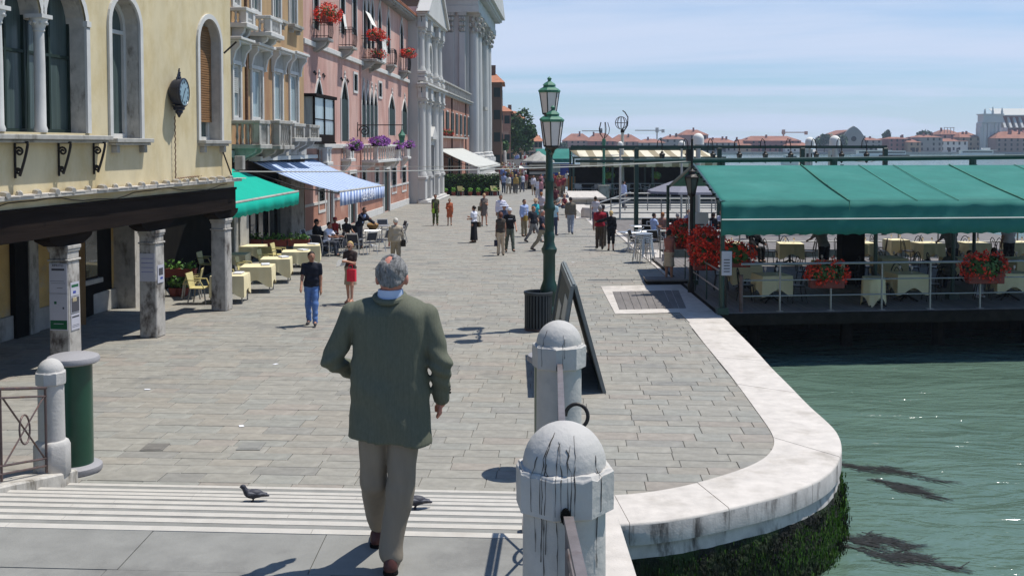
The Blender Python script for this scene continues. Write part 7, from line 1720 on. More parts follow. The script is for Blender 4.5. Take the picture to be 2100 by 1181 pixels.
# the tall A-frame board
g1 = G(1237, 806); t = thing('board_stand', 'tall dark weathered A shaped board standing in the middle of the pavement', 'sign board', (g1.x, g1.y, 0))
zr = P(1177, 587, g1.y).z; xr = P(1177, 587, g1.y).x - g1.x; Ly = 3.6; hw = -xr
for sg in (1, -1):
 foot = Vector((0 if sg > 0 else 1.6 * xr, 0, 0)); rg = Vector((xr, 0, zr)); d = rg - foot; nrm = Vector((d.z, 0, -d.x)).normalized() * (1 if sg > 0 else -1); Ydir = Vector((0, Ly, 0))
 nrm = nrm if (nrm.x > 0) == (sg > 0) else -nrm
 mb = MB(); c = (foot + rg) / 2 + Ydir / 2; mb.obox(c + nrm * .0, d / 2, Ydir / 2, nrm * .018); pn = mb.build('panel', M['board'], t, smooth=False)
 mb = MB()
 for y in (0.03, Ly - .03): mb.obox((foot + rg) / 2 + Vector((0, y, 0)) + nrm * .025, d / 2, (0, .05, 0), nrm * .03)
 for v in (.07, .97): mb.obox(foot.lerp(rg, v) + Ydir / 2 + nrm * .024, d.normalized() * .06, Ydir / 2 - Vector((0, .09, 0)), nrm * .028)
 mb.build('frame', M['board_frame'], pn, smooth=False)
 if sg < 0:
  for (v, y, h_, w_) in ((.70, 1.0, .45, .9), (.5, 2.4, .6, 1.0)): mb = MB(); mb.obox(foot.lerp(rg, v) + Vector((0, y, 0)) + nrm * .022, d.normalized() * h_ / 2, (0, w_ / 2, 0), nrm * .003); mb.build('poster', M['grey_canvas'], pn, smooth=False)
mb = MB(); mb.tube([(xr, .02, zr + .01), (xr, Ly - .02, zr + .01)], .03, 6); mb.build('ridge', M['board_frame'], t)
# cables over the street
for i, (a, b, sag, lab) in enumerate(((P(478, 352, 27.3), P(1418, 331, 31), .10, 'thin cable strung across the street from the yellow corner to the terrace lamp'), (P(600, 338, 46), P(1418, 331, 31.1), .12, 'second thinner cable crossing the street from the brown house'))):
 mb = MB(); d = b - a; mb.tube([d * (j / 20) - Vector((0, 0, sag * 4 * (j / 20) * (1 - j / 20))) for j in range(21)], .016 if i == 0 else .010, 5); o = mb.build('street_cable', M['grey_canvas'], None, loc=a); tag(o, lab, 'cable')

# ---------------------------------------------------------------- cafe by the arcade
tl = 'cream clothed cafe table, %s in the row from the arcade pillar'
spots = [(-7.75, 28.7), (-7.5, 30.8), (-7.42, 32.9), (-7.25, 35.1), (-7.3, 37.2)]
for i, (X, Y) in enumerate(spots):
 cloth_table((X, Y, 0), .06 + .03 * i, tl % ORD[i], .46, .38, 20 + i, group='cream tables outside the arcade'); mb = MB(); mb.box(-.12, -.17, 0, .12, .17, .02); mb.box(-.11, -.16, .02, .13, .18, .035); o = mb.build('menu_book', M['menu'], None, loc=(X + .2, Y + .1, .77), rz=.3 * i, smooth=False); tag(o, 'white menu book lying on the %s cream table from the arcade pillar' % ORD[i], 'menu')
for i, (X, Y) in enumerate(((-9.1, 34.2), (-9.2, 37.0))): cloth_table((X, Y, 0), .05, ('cream table in the shade of the green awning beside the trough row', 'cream table deepest in the shade of the green awning')[i], .46, .30, 40 + i, group='cream tables outside the arcade')
pr = None
for i, (X, Y, rz) in enumerate(((-8.5, 28.4, 1.5), (-8.35, 30.5, 1.4), (-8.3, 32.6, 1.6), (-8.15, 34.8, 1.5), (-8.2, 37.0, 1.5), (-9.0, 29.3, -1.4), (-9.9, 34.0, 1.5), (-8.4, 36.0, 3.0), (-9.9, 36.6, 1.4))):
 lab = 'yellow slatted chair, %s on the wall side of the cream tables' % ORD[i] if i < 5 else ('yellow chair seen between the arcade pillars', 'yellow chair in shade behind the arcade tables', 'yellow chair with its back to the trough row', 'yellow chair deepest under the green awning')[i - 5]
 if pr is None: pr = plastic_chair((X, Y, 0), rz, lab, 'yellow chairs of the arcade cafe')
 else: dup(pr, (X, Y, 0), rz, lab)
def trough(loc, rz, L, lab, seed):
 t = thing('plant_trough', lab, 'planter', loc, rz, 'terracotta troughs of the cafe'); mb = MB(); mb.prism([(-L / 2, -.12, 0), (L / 2, -.12, 0), (L / 2, .12, 0), (-L / 2, .12, 0)], (0, 0, .24)); mb.box(-L / 2 - .02, -.14, .20, L / 2 + .02, .14, .25); mb.build('trough', M['planter'], t, smooth=False)
 rs = np.random.RandomState(seed); n = int(190 * L); pts = np.stack([rs.uniform(-L / 2, L / 2, n), rs.normal(0, .10, n), .26 + .22 * rs.uniform(0, 1, n) * (.6 + .5 * np.sin(np.arange(n)))], 1); v, f, cc = leaf_arrays(pts, .055, seed, c0=(.7, .8, .5), c1=(2.0, 2.2, 1.3)); o = np_mesh('foliage', v, f, M['leaf'], t, cols=cc); o['kind'] = 'stuff'
 for x in (-L * .4, -L * .15, L * .15, L * .4): mb = MB(); mb.tube([(x, 0, 0), (x, 0, -.52)], .012, 5); mb.build('stand_bar', M['iron'], t)
for i, (px0, px1) in enumerate(((478, 536), (539, 588), (590, 633))):
 Y = 39.2; x0, x1 = Xat(px0, Y), Xat(px1, Y); trough(((x0 + x1) / 2, Y, .53), 0, (x1 - x0) * .97, 'red brown trough of green plants, %s from the arcade pillar' % ORD[i], 50 + i)
for i, (px0, px1) in enumerate(((262, 300), (330, 398))):
 Y = 29.9; x0, x1 = Xat(px0, Y), Xat(px1, Y); trough(((x0 + x1) / 2, Y, .53), 0, (x1 - x0), ('red brown trough seen left of the middle arcade pillar', 'red brown trough seen right of the middle arcade pillar')[i], 60 + i)
for i, px in enumerate((262, 280, 355, 372)):
 Y = 29.8; X = Xat(px, Y); t = thing('potted_plant', ('leafy pot under the left trough behind the pillar', 'second leafy pot under the left trough', 'leafy pot under the right trough behind the pillar', 'second leafy pot under the right trough')[i], 'plant', (X, Y, 0)); mb = MB(); mb.lathe([(.13, 0), (.18, .22), (.19, .24)], 10); mb.build('pot', M['planter'], t); v, f, cc = leaf_arrays(blob_points(130, (0, 0, .40), (.26, .22, .2), i), .06, i, c0=(.5, .6, .4), c1=(1.5, 1.7, 1)); np_mesh('foliage', v, f, M['leaf'], t, cols=cc)
# ---------------------------------------------------------------- cafe under the striped awning
mb = MB()
def metal_table(loc, lab, group, round_=False):
 t = thing('metal_table', lab, 'table', loc, rnd.uniform(0, .5), group); mb = MB()
 if round_: mb.lathe([(.36, .72), (.37, .73), (.36, .745)], 20)
 else: mb.box(-.36, -.36, .72, .36, .36, .745)
 mb.build('table_top', M['alu'], t, bevel=.008); mb = MB(); mb.tube([(0, 0, .05), (0, 0, .72)], .03, 8)
 for a in range(4): mb.tube([(0, 0, .1), (.32 * math.cos(a * 1.571), .32 * math.sin(a * 1.571), .015)], .02, 5)
 mb.build('pedestal', M['alu'], t); return t
gb = 'tables under the striped awning'
bt_ = [(-6.6, 42.0), (-6.0, 44.2), (-5.8, 46.6), (-7.6, 43.2), (-6.9, 46.0)]
for i, (X, Y) in enumerate(bt_): metal_table((X, Y, 0), ('pale metal table before the seated man in white', 'pale metal table beside the straw basket', 'pale metal table farthest along the striped awning', 'pale metal table before the guest in black cap', 'pale metal table behind the standing man in navy')[i], gb)
q = None
cs_ = [(-7.35, 40.1, 2.7), (-6.9, 41.0, -1.2), (-5.7, 41.4, -2.4), (-5.3, 42.6, -1.9), (-5.0, 43.9, -1.7), (-4.9, 45.9, -1.6), (-5.1, 47.2, -1.2), (-6.6, 45.0, 3.0), (-8.2, 42.4, 1.4), (-7.9, 44.0, 1.2), (-6.1, 40.6, 2.9), (-5.9, 48.0, .3)]
for i, (X, Y, rz) in enumerate(cs_):
 lab = 'dark woven chair with aluminium legs under the striped awning, %s from the front' % ORD[i]
 if q is None: q = cafe_chair((X, Y, 0), rz, lab, 'woven chairs under the striped awning')
 else: dup(q, (X, Y, 0), rz, lab)
t = thing('straw_basket', 'brown straw basket on a metal table beside the man in navy', 'basket', (-5.9, 44.3, .75)); mb = MB(); mb.lathe([(.14, 0), (.24, .10), (.26, .2), (.18, .26), (.001, .27)], 14); mb.build('weave', paint(.30, .17, .06), t)
# ---------------------------------------------------------------- open cafe on the waterside
q = None
for i, (X, Y, rz) in enumerate(((5.0, 42.0, 1.2), (5.1, 43.2, -1.8), (5.7, 41.6, .3), (5.9, 44.6, 2.4), (6.3, 46.4, 0.2), (7.4, 46.3, .1), (8.4, 46.4, -.2), (9.2, 46.6, .2), (6.3, 49.2, 3.1), (7.5, 49.4, 3.0), (8.8, 49.2, 3.2))):
 lab = 'black metal chair at the open waterside cafe, %s from the stacked stools' % ORD[i]
 if q is None: q = cafe_chair((X, Y, .02), rz, lab, 'black chairs of the waterside cafe', 'dark')
 else: dup(q, (X, Y, .02), rz, lab)
for i, (X, Y) in enumerate(((4.75, 42.7), (5.55, 43.4), (6.9, 47.6), (8.3, 47.8), (9.3, 48.0), (5.6, 46.0))): metal_table((X, Y, .02), ('square metal table nearest the man in red', 'square metal table behind the stacked stools', 'metal table of the guest in pale blue', 'metal table with white cups among the seated guests', 'metal table behind the menu board', 'empty metal table by the green pergola post')[i], 'tables of the waterside cafe')
q = None; X, Y = 4.85, 38.4
for i in range(5):
 if q is None:
  q = thing('metal_stool', 'lowest white metal stool of the stack beside the woman in floral dress', 'stool', (X, Y, 0), 0, 'stack of white metal stools')
  mb = MB(); mb.lathe([(.30, .70), (.34, .705), (.34, .73), (.30, .735)], 18); mb.build('seat', M['alu'], q)
  for a in range(6): an = a * 1.047; mb = MB(); mb.tube([(.30 * math.cos(an), .30 * math.sin(an), .70), (.42 * math.cos(an), .42 * math.sin(an), 0)], .018, 6); mb.build('leg', M['alu'], q)
 else: dup(q, (X + rnd.uniform(-.02, .02), Y, .085 * i), .12 * i, '%s white metal stool up in the stack beside the woman in floral dress' % ORD[i])
# ================================================================== PEOPLE
# ---- the man walking away down the bridge
g = G(800, 1166, LZ); man = thing('person', 'grey haired man in a dark green jacket walking away down the bridge steps', 'person', (g.x, g.y, LZ))
k_ = g.y / FPX
def mx_(px, py, y=0.0): return ((px - 800) * (k_ + y / FPX), y, EYE - LZ + (298 - py) * (k_ + y / FPX) + .0)
def cz(a, b, ra, rb): return ('c', a, b, ra, rb)
m_jk = mat('green_tweed', (.110, .116, .082), .85, .12, 90, .35, 160, stretch=(1, 1, .35), col2=(.122, .126, .09), c2s=26, c2r=(.35, .6), c2stretch=(6, 1, .12), spec=.25, bdist=.004)
m_tr = mat('taupe_wool', (.235, .20, .155), .85, .1, 14, .3, 120, stretch=(1, 1, .3), spec=.2, bdist=.004)
lean = .04
J = [cz((x, .045 - .02 * (abs(x) > .08), 1.47), (x * 1.0, .02, 1.05), .108, .118) for x in (-.105, -.035, .04, .11)] + [cz((x, .02, 1.05), (x * 1.05, .0, .62), .118, .142) for x in (-.105, -.035, .04, .11)]
J += [cz((-.195, .05, 1.495), (.0, .06, 1.56), .060, .068), cz((.20, .05, 1.485), (.0, .06, 1.56), .060, .068)]
sL, eL, wL = (-.215, .04, 1.485), (-.335, .03, 1.225), (-.235, .235, 1.10)
sR, eR, wR = (.215, .04, 1.475), (.300, .0, 1.20), (.295, .09, .99)
J += [cz(sL, eL, .074, .060), cz(eL, wL, .060, .046), cz(sR, eR, .074, .060), cz(eR, wR, .060, .050)]
def folds(g):
 x, y, z = g[..., 0], g[..., 1], g[..., 2]
 arm = np.clip((np.abs(x - .0) - .19) / .06, 0, 1)
 bend = np.exp(-((z - 1.2) / .13) ** 2); f = .0055 * np.sin(58 * z + 40 * np.abs(x) + 2 * np.sin(11 * z)) * arm * (.3 + bend)
 f += .010 * np.sin(17 * x + 9 * z + 1.5 * np.sin(5 * z + 1)) * np.sin(5 * z + 6 * x) * (1 - arm)
 f += .006 * np.sin(30 * (x + .5 * z) + 1) * np.exp(-((z - 1.22) / .16) ** 2) * np.clip((np.abs(x) - .05) / .1, 0, 1) * (1 - arm)
 f += .004 * np.exp(-((x - .0 - .004 * np.sin(20 * z)) / .006) ** 2) * (y < 0)      # centre seam
 f += .005 * np.exp(-((np.abs(x) - .205 + .02 * np.sin(4 * z)) / .012) ** 2) * np.clip((z - 1.2) / .1, 0, 1)   # armhole seams
 return f
jk = sdf('jacket', J, m_jk, man, .0105, .028, clip=lambda g: (.765 - .10 * g[..., 0] + .006 * np.sin(30 * g[..., 0])) - g[..., 2], noise=folds)
mb = MB(); mb.tube([(.085 * math.cos(a), .055 + .085 * math.sin(a), 1.585 + .020 * math.sin(a)) for a in [2 * math.pi * j / 20 for j in range(20)]], .020, 8, closed=True); mb.build('collar', m_jk, jk)
sh = MB(); sh.lathe([(.072, 1.56), (.076, 1.60), (.073, 1.632), (.066, 1.634)], 20, (0.004, .055, 0), caps=False); sh.build('shirt_collar', paint(.50, .58, .76, .7), man)
mb = MB()
for i in range(3): a = wR; mb.ball((a[0] + .052, a[1] - .01 - .02 * i, a[2] + .03 + .022 * i), .008, 6)
mb.build('cuff_buttons', M['dark'], jk)
B = [cz((0, .06, 1.53), (.005, .06, 1.64), .052, .056), ('e', (.012, .062, 1.715), (.078, .100, .112)), cz((.012, .12, 1.655), (.012, .15, 1.64), .045, .03), cz((.012, .16, 1.71), (.012, .172, 1.685), .012, .016),
     ('e', (.096, .060, 1.690), (.013, .022, .036)), ('e', (-.072, .060, 1.690), (.013, .022, .036)), cz(wR, (.292, .10, .955), .028, .030), cz(wL, (-.215, .27, 1.08), .028, .032), cz((-.08, .02, .9), (-.10, .08, .5), .055, .045), cz((.08, .02, .9), (.055, 0, .5), .055, .045), cz((-.1, .08, .5), (-.115, .38, .14), .05, .035), cz((.055, 0, .5), (.0, -.02, .12), .05, .035), cz((-.06, .03, .92), (.06, .03, .92), .07, .07), cz((0, .05, .95), (0, .06, 1.5), .06, .05), cz((-.15, .05, 1.45), (.15, .05, 1.45), .04, .04), cz((-.17, .04, 1.46), eL, .035, .03), cz(eL, wL, .03, .028), cz((.17, .04, 1.45), eR, .035, .03), cz(eR, wR, .03, .028)]
for hx, hy, hz_, sg in ((.292, .10, .955, 1), (-.215, .275, 1.075, -1)):
 for j, L in enumerate((.062, .075, .070, .055)):
  b0 = (hx - .004, hy + .030 - .019 * j, hz_ - .028); m1 = (hx - .006 * sg, b0[1] + .008, hz_ - .028 - L * .5); e1 = (hx - .022 * sg, b0[1] + .020, hz_ - .028 - L * .92); B += [cz(b0, m1, .0105, .0098), cz(m1, e1, .0098, .0082)]
 B += [cz((hx - .012 * sg, hy + .030, hz_ - .005), (hx - .028 * sg, hy + .048, hz_ - .038), .013, .011), cz((hx - .028 * sg, hy + .048, hz_ - .038), (hx - .034 * sg, hy + .054, hz_ - .062), .011, .009)]
sdf('body', B, M['skin_red'], man, .0085, .012)
m_hair = mat('silver_hair', (.235, .225, .215), .65, .55, 16, .9, 60, stretch=(7, 1.2, 2.2), col2=(.085, .08, .076), c2s=11, c2r=(.48, .66), c2stretch=(5, 1, 1.4), bdist=.012)
HC = np.array((.012, .060, 1.722))
def hclip(g):
 q = g - HC; bald = .031 + .009 * np.sin(q[..., 0] * 160 + 4 * np.sin(q[..., 1] * 130)) - np.sqrt(((q - np.array((-.014, -.050, .098))) ** 2 * np.array((1.2, .6, .8))).sum(-1))
 return np.maximum(np.maximum((q[..., 1] - .035) * .9 - (q[..., 2] - .05), -(q[..., 2] + .098 - .35 * np.clip(q[..., 1], 0, 1))), bald)
sdf('hair', [('e', tuple(HC), (.0905, .107, .116)), ('e', tuple(HC + np.array((.0, -.055, -.055))), (.078, .052, .045)), ('e', tuple(HC + np.array((.075, .005, .0))), (.022, .05, .05)), ('e', tuple(HC + np.array((-.075, .005, .0))), (.022, .05, .05))], m_hair, man, .0085, .02, clip=hclip, noise=lambda g: .003 * np.sin(g[..., 0] * 120 + 6 * np.sin(g[..., 2] * 40)) * np.sin(g[..., 2] * 60))
T = [cz((-.06, .02, .90), (.06, .02, .90), .085, .085), cz((-.085, .01, .84), (-.105, .08, .49), .098, .080), cz((-.105, .08, .49), (-.118, .37, .13), .080, .064), cz((.085, .0, .84), (.065, -.01, .49), .098, .080), cz((.065, -.01, .49), (.008, -.03, .10), .082, .067)]
sdf('trousers', T, m_tr, man, .0105, .02, clip=lambda g: np.where(g[..., 1] > .2, .085, .055 + .25 * np.clip(g[..., 1] + .03, -.1, .1)) - g[..., 2], noise=lambda g: .008 * np.sin(26 * g[..., 2] + 18 * g[..., 0] + 2 * np.sin(12 * g[..., 2])) * np.clip((.55 - g[..., 2]) * 2.5, .25, 1) + .003 * np.sin(70 * g[..., 0] + 4 * g[..., 2]))
for (fx, fy_, z0, rot) in ((.012, -.05, .0, .08), (-.122, .37, .0, -.05)):
 S_ = [cz((fx, fy_ - .03, .045), (fx + rot * .2, fy_ + .17, .038), .042, .036), cz((fx, fy_ - .02, .075), (fx, fy_ + .03, .085), .040, .036), cz((fx, fy_ + .08, .055), (fx + rot * .2, fy_ + .13, .045), .036, .033)]
 sdf('shoe', S_, paint(.085, .035, .03, .4), man, .009, .015, clip=lambda g: .008 - g[..., 2])
 mb = MB(); mb.lathe([(.043, 0), (.045, .012), (.043, .022)], 14, (fx, fy_ - .025, 0)); mb.box(fx - .034, fy_ - .02, 0.001, fx + .034, fy_ + .19, .016); mb.build('sole', M['dark'], man)
# ---- everyone else
def at(px, py): g = G(px, py); return (g.x, g.y, 0)
A180 = math.pi
person('man in dark navy polo shirt and blue jeans walking towards the bridge', at(640, 667), .05, 1.75, (.012, .014, .024), (.10, .19, .42), 'dark', 'short', 'skin_tan', stride=.20, arms=('down', 'fwd'), res=.0135, face=True, shoe=(.06, .055, .06), bulk=1.05, headturn=-.5)
def book(root, dz, T): mb = MB(); mb.obox((-.10, -.34, 1.20), (.14, 0, .03), (0, .06, .09), (0, .01, -.008)); mb.build('papers', M['cloth2'], root, smooth=False); mb = MB(); mb.tube([(-.045, -.115, 1.63), (-.015, -.115, 1.63)], .022, 6); mb.tube([(.015, -.115, 1.63), (.045, -.115, 1.63)], .022, 6); mb.build('sunglasses', M['dark'], root)
person('blonde woman in brown top reading papers with a red shopping bag', at(719, 622), -.35, 1.66, (.045, .03, .028), (.34, .28, .21), 'blonde', 'bob', 'skin', True, stride=.10, arms=('hold', 'hold'), legs='skirt', res=.0135, bag=('carry', (.70, .035, .06), .16, -.22, .84), extra=book, shoe=(.42, .2, .13))
person('old man in beige jacket with a dark shoulder bag walking away', at(812, 549), A180 + .3, 1.72, (.40, .34, .26), (.30, .25, .18), 'white', 'short', 'skin_red', stride=.16, sleeve='long', bag=('shoulder', (.03, .025, .02), -.26, .02, .88), bulk=1.1, res=.02)
person('woman in olive dress with lime scarf round her hips walking closer', at(893, 463), .1, 1.66, (.085, .085, .05), (.07, .085, .03), 'dark', 'long', 'skin_tan', True, stride=.2, sleeve='short', bag=('shoulder', (.30, .50, .03), -.12, -.1, .85), shoe=(.05, .04, .03))
person('small woman in orange red dress beside the woman in lime scarf', at(922, 463), .1, 1.42, (.45, .12, .05), (.3, .08, .04), 'brown', 'short', 'skin_tan', True, stride=.1, legs='dress', arms=('down', 'bent'), sleeve='long')
person('woman in white top and long black skirt with a brown bag', at(972, 498), -2.2, 1.62, (.74, .74, .80), (.012, .012, .014), 'dark', 'bun', 'skin_tan', True, legs='long_skirt', arms=('bent', 'hold'), bag=('shoulder', (.08, .055, .03), -.26, .04, .86))
person('bare legged woman in a grey brown dress with shoulder bag', at(993, 464), .2, 1.72, (.16, .13, .115), (.1, .1, .1), 'blonde', 'long', 'skin', True, stride=.15, legs='dress', sleeve='none', arms=('hold', 'down'), bag=('shoulder', (.11, .10, .07), -.26, 0, .95))
person('man in white shirt half hidden behind the hatted man', at(1027, 474), .1, 1.8, (.70, .68, .80), (.20, .18, .15), 'dark', 'short', 'skin_tan', sleeve='long', arms=('hip', 'down'))
person('man in white brimmed hat behind the woman with red brown hair', at(1034, 503), .2, 1.76, (.10, .11, .16), (.12, .12, .13), 'dark', 'short', 'skin_tan', hat=('brim', (.60, .62, .70)))
person('woman with long red brown hair, brown top and cream trousers seen from behind', at(1027, 524), A180, 1.68, (.075, .06, .048), (.55, .44, .32), 'red', 'long', 'skin_tan', True, sleeve='none', legs='trousers', bag=('shoulder', (.03, .03, .05), .2, -.05, .5))
person('man in white cap and black printed shirt with grey green trousers', at(1045, 517), .25, 1.76, (.012, .012, .014), (.10, .115, .09), 'dark', 'short', 'skin', stride=.22, arms=('fwd', 'down'), hat=('cap', (.62, .64, .68)), extra=lambda root, dz, T: (lambda mb: (mb.box(-.09, -.128, 1.32, .09, -.118, 1.345), mb.build('shirt_print', M['menu'], root, smooth=False)))(MB()))
person('man in pale blue shirt with a yellow jacket tied at his waist', at(1075, 485), .7, 1.74, (.36, .44, .68), (.24, .20, .13), 'dark', 'short', 'skin_tan', sleeve='long', arms=('down', 'down'), bag=('shoulder', (.36, .24, .06), -.05, -.12, .88))
person('woman in turquoise top and straw hat left of the lamp post', at(1098, 478), .5, 1.66, (.05, .42, .46), (.12, .1, .09), 'brown', 'short', 'skin', True, hat=('brim', (.60, .44, .28)), arms=('bent', 'down'))
person('ginger haired youth in black shirt striding with a grey backpack strap', at(1094, 497), 1.0, 1.66, (.02, .022, .03), (.20, .20, .20), 'ginger', 'short', 'skin', stride=.42, arms=('fwd', 'back'), bag=('backpack', (.09, .09, .10), 0, .17, 1.25))
person('man in dark navy shirt and khaki trousers striding behind the lamp post', at(1112, 514), 1.25, 1.75, (.022, .026, .045), (.30, .26, .19), 'grey', 'short', 'skin_red', stride=.45, arms=('back', 'fwd'))
person('woman in pale blue top and jeans right of the lamp post', at(1137, 483), 2.6, 1.64, (.42, .62, .70), (.05, .065, .11), 'brown', 'bun', 'skin', True, arms=('bent', 'down'))
person('man in olive grey jacket and jeans walking away by the mooring stone', at(1170, 480), A180 - .2, 1.78, (.16, .135, .10), (.27, .30, .36), 'dark', 'short', 'skin_tan', stride=.24, sleeve='long', bulk=1.05)
person('person with dark red backpack near the seated couple', at(1139, 437), A180, 1.7, (.09, .02, .03), (.1, .09, .08), 'dark', 'short', 'skin_tan', bag=('backpack', (.10, .03, .04), 0, .18, 1.25))
person('man in red shirt and brown trousers seen from behind by the black chairs', at(1230, 512), A180 + .1, 1.78, (.28, .012, .025), (.075, .055, .038), 'grey', 'short', 'skin_tan', sleeve='short', arms=('down', 'bent'), bulk=1.15, stride=.08)
person('blonde woman in black pointing over the water beside the man in red', at(1253, 514), A180, 1.62, (.010, .010, .012), (.010, .010, .012), 'blonde', 'bob', 'skin', True, sleeve='long', legs='capri', arms=('point', 'down'))
person('woman in white top and jeans beyond the man in red', at(1221, 470), A180 - .3, 1.66, (.55, .52, .56), (.07, .08, .15), 'dark', 'short', 'skin_tan', True, arms=('down', 'face'))
person('dark clothed man close behind the man in red', at(1236, 505), A180, 1.74, (.03, .028, .04), (.10, .085, .065), 'dark', 'short', 'skin_tan', hat=('cap', (.02, .02, .03)))
person('man in pale blue shirt carrying a bag on the landing stage', (G(1279, 425).x, G(1279, 425).y, -.02), A180 - 1.0, 1.82, (.40, .48, .72), (.06, .075, .12), 'dark', 'short', 'skin_tan', sleeve='long', bag=('shoulder', (.05, .03, .03), .2, -.1, .75))
person('dark haired woman in floral top and beige skirt before the geraniums', at(1372, 578), 2.5, 1.64, (.34, .13, .10), (.50, .40, .28), 'dark', 'long', 'skin_tan', True, legs='skirt', sleeve='none', arms=('face', 'hold'), bag=('shoulder', (.42, .40, .42), .2, -.1, .8), res=.016)
person('man in light blue shirt seen from behind at the edge of the far crowd', at(1033, 397), A180, 1.8, (.34, .40, .60), (.06, .09, .14), 'brown', 'short', 'skin', stride=.2)
person('woman in white blouse walking beyond the lamp post', at(1094, 400), .3, 1.7, (.62, .60, .68), (.45, .35, .24), 'dark', 'short', 'skin_tan', True, sleeve='long', legs='capri')
person('second person in white with a black bag beyond the lamp post', at(1102, 412), A180, 1.72, (.66, .64, .70), (.50, .48, .50), 'brown', 'long', 'skin', True, sleeve='long', bag=('shoulder', (.015, .015, .015), .2, .08, .95))
person('woman with light brown hair close to the lamp post, seen from behind', at(1110, 455), A180, 1.66, (.50, .44, .46), (.2, .17, .15), 'ginger', 'long', 'skin', True)
for i, (px, py, top, hr, lab) in enumerate(((1146, 437, (.55, .60, .55), 'dark', 'seated woman in pale green on the stone ledge'), (1156, 440, (.14, .02, .03), 'ginger', 'seated woman in dark red on the stone ledge'))): person(lab, at(px, py), -.5 + i, 1.66, top, (.08, .1, .14), hr, 'bob', 'skin', True, sit=True, sleeve='none', arms=('lap', 'lap'), lean=.15)
# guests under the striped awning
person('guest in black with a black cap seated behind the troughs', (-8.0, 42.4, 0), 1.5, 1.74, (.012, .012, .014), (.08, .075, .07), 'dark', 'short', 'skin_tan', sit=True, sleeve='long', arms=('table', 'table'), hat=('cap', (.012, .012, .018)), lean=.1)
person('woman in red cap and coral top seated by the brown house', (-7.55, 44.6, 0), .5, 1.64, (.62, .06, .06), (.1, .1, .1), 'brown', 'short', 'skin', True, sit=True, sleeve='none', arms=('face', 'table'), hat=('cap', (.60, .08, .10)))
person('man in navy jacket bending over a table under the striped awning', (-6.35, 43.5, 0), 1.0, 1.78, (.016, .016, .030), (.05, .05, .06), 'dark', 'short', 'skin_tan', sleeve='long', arms=('fwd', 'table'), lean=.42, extra=lambda root, dz, T: sdf('shirt_front', [('c', add3(T(0, -.075, 1.1), (0, 0, dz)), add3(T(0, -.08, 1.36), (0, 0, dz)), .075, .075)], paint(.40, .52, .78), root, .024))
person('dark haired woman seated behind the man in navy', (-7.0, 44.2, 0), .6, 1.66, (.035, .025, .022), (.05, .05, .05), 'dark', 'long', 'skin_tan', True, sit=True, arms=('table', 'table'))
person('man in white shirt seated sideways at a metal table', (-7.25, 40.8, 0), 1.2, 1.76, (.72, .72, .80), (.05, .055, .07), 'dark', 'short', 'skin_tan', sit=True, arms=('table', 'table'), lean=.2, res=.018)
# guests of the waterside cafe
wg = [((6.25, 46.4), 2.0, (.40, .50, .75), 'dark', 'short', False, 'guest in pale blue shirt seated at the left of the waterside cafe'), ((6.75, 47.0), 2.6, (.30, .16, .12), 'ginger', 'bob', True, 'red haired woman seated beside the guest in pale blue'), ((7.35, 46.4), A180, (.016, .016, .018), 'grey', 'short', False, 'man in black seated with his back turned before the geraniums'), ((8.25, 49.0), .2, (.46, .44, .50), 'brown', 'short', False, 'man in pale grey shirt seated facing the quay'),
      ((9.0, 46.9), 2.3, (.014, .014, .018), 'dark', 'long', True, 'dark haired woman in black seated near the lamp post'), ((9.75, 48.6), -.6, (.58, .60, .70), 'dark', 'short', False, 'man in white shirt and dark waistcoat seated right of the lamp post'), ((10.6, 47.6), 2.4, (.35, .55, .68), 'dark', 'short', True, 'dark haired guest in light blue beside the menu board'), ((8.5, 47.0), A180, (.13, .16, .28), 'dark', 'bun', True, 'woman in blue seated behind the flowers')]
for (X, Y), rz, top, hr, stl, fem, lab in wg: person(lab, (X, Y, .02), rz, 1.7, top, (.05, .05, .06), hr, stl, 'skin_tan' if hr == 'dark' else 'skin', fem, sit=True, arms=('table', 'lap'), lean=.08)
# diners and waiters on the dining terrace
def tl_(px, Y): return ((px - PCX) / FPX * Y, Y, DZ)
person('woman in striped grey top seated with her back to the front rail', tl_(1952, 30.6), A180 + .1, 1.66, (.10, .10, .095), (.02, .02, .025), 'dark', 'bun', 'skin_tan', True, sit=True, arms=('table', 'table'), sleeve='long')
person('seated person in black with white striped track trousers near the further geranium box', tl_(1992, 29.6), .2, 1.7, (.02, .02, .025), (.42, .44, .52), 'dark', 'short', 'skin_tan', sit=True, sleeve='long', arms=('table', 'lap'), shoe=(.6, .6, .62))
person('dark haired person seated right behind the further geranium box', tl_(2042, 30.4), A180 - .4, 1.7, (.03, .022, .02), (.02, .02, .03), 'dark', 'bob', 'skin_tan', True, sit=True, arms=('table', 'table'))
person('waiter in white shirt and black trousers standing at the sunny back tables', tl_(2072, 35.5), A180, 1.78, (.60, .56, .60), (.012, .011, .012), 'dark', 'short', 'skin_tan', sleeve='short', arms=('down', 'fwd'), bulk=1.1)
person('person in grey shirt and black trousers bending beside the dark cabinet', tl_(1692, 34.2), A180 + .2, 1.74, (.24, .235, .23), (.012, .011, .012), 'grey', 'short', 'skin_tan', arms=('fwd', 'fwd'), lean=.55, bulk=1.1)
person('broad person in grey shirt standing behind the woman in stripes', tl_(1956, 34.0), A180, 1.72, (.20, .205, .20), (.03, .03, .035), 'dark', 'short', 'skin_tan', lean=.5, bulk=1.25, arms=('fwd', 'fwd'))
person('pair member in black seated at the sunny back rail left of the tables', tl_(1548, 38.4), .4, 1.72, (.016, .016, .018), (.02, .02, .02), 'dark', 'short', 'skin_tan', sit=True, sleeve='long', arms=('table', 'lap'))
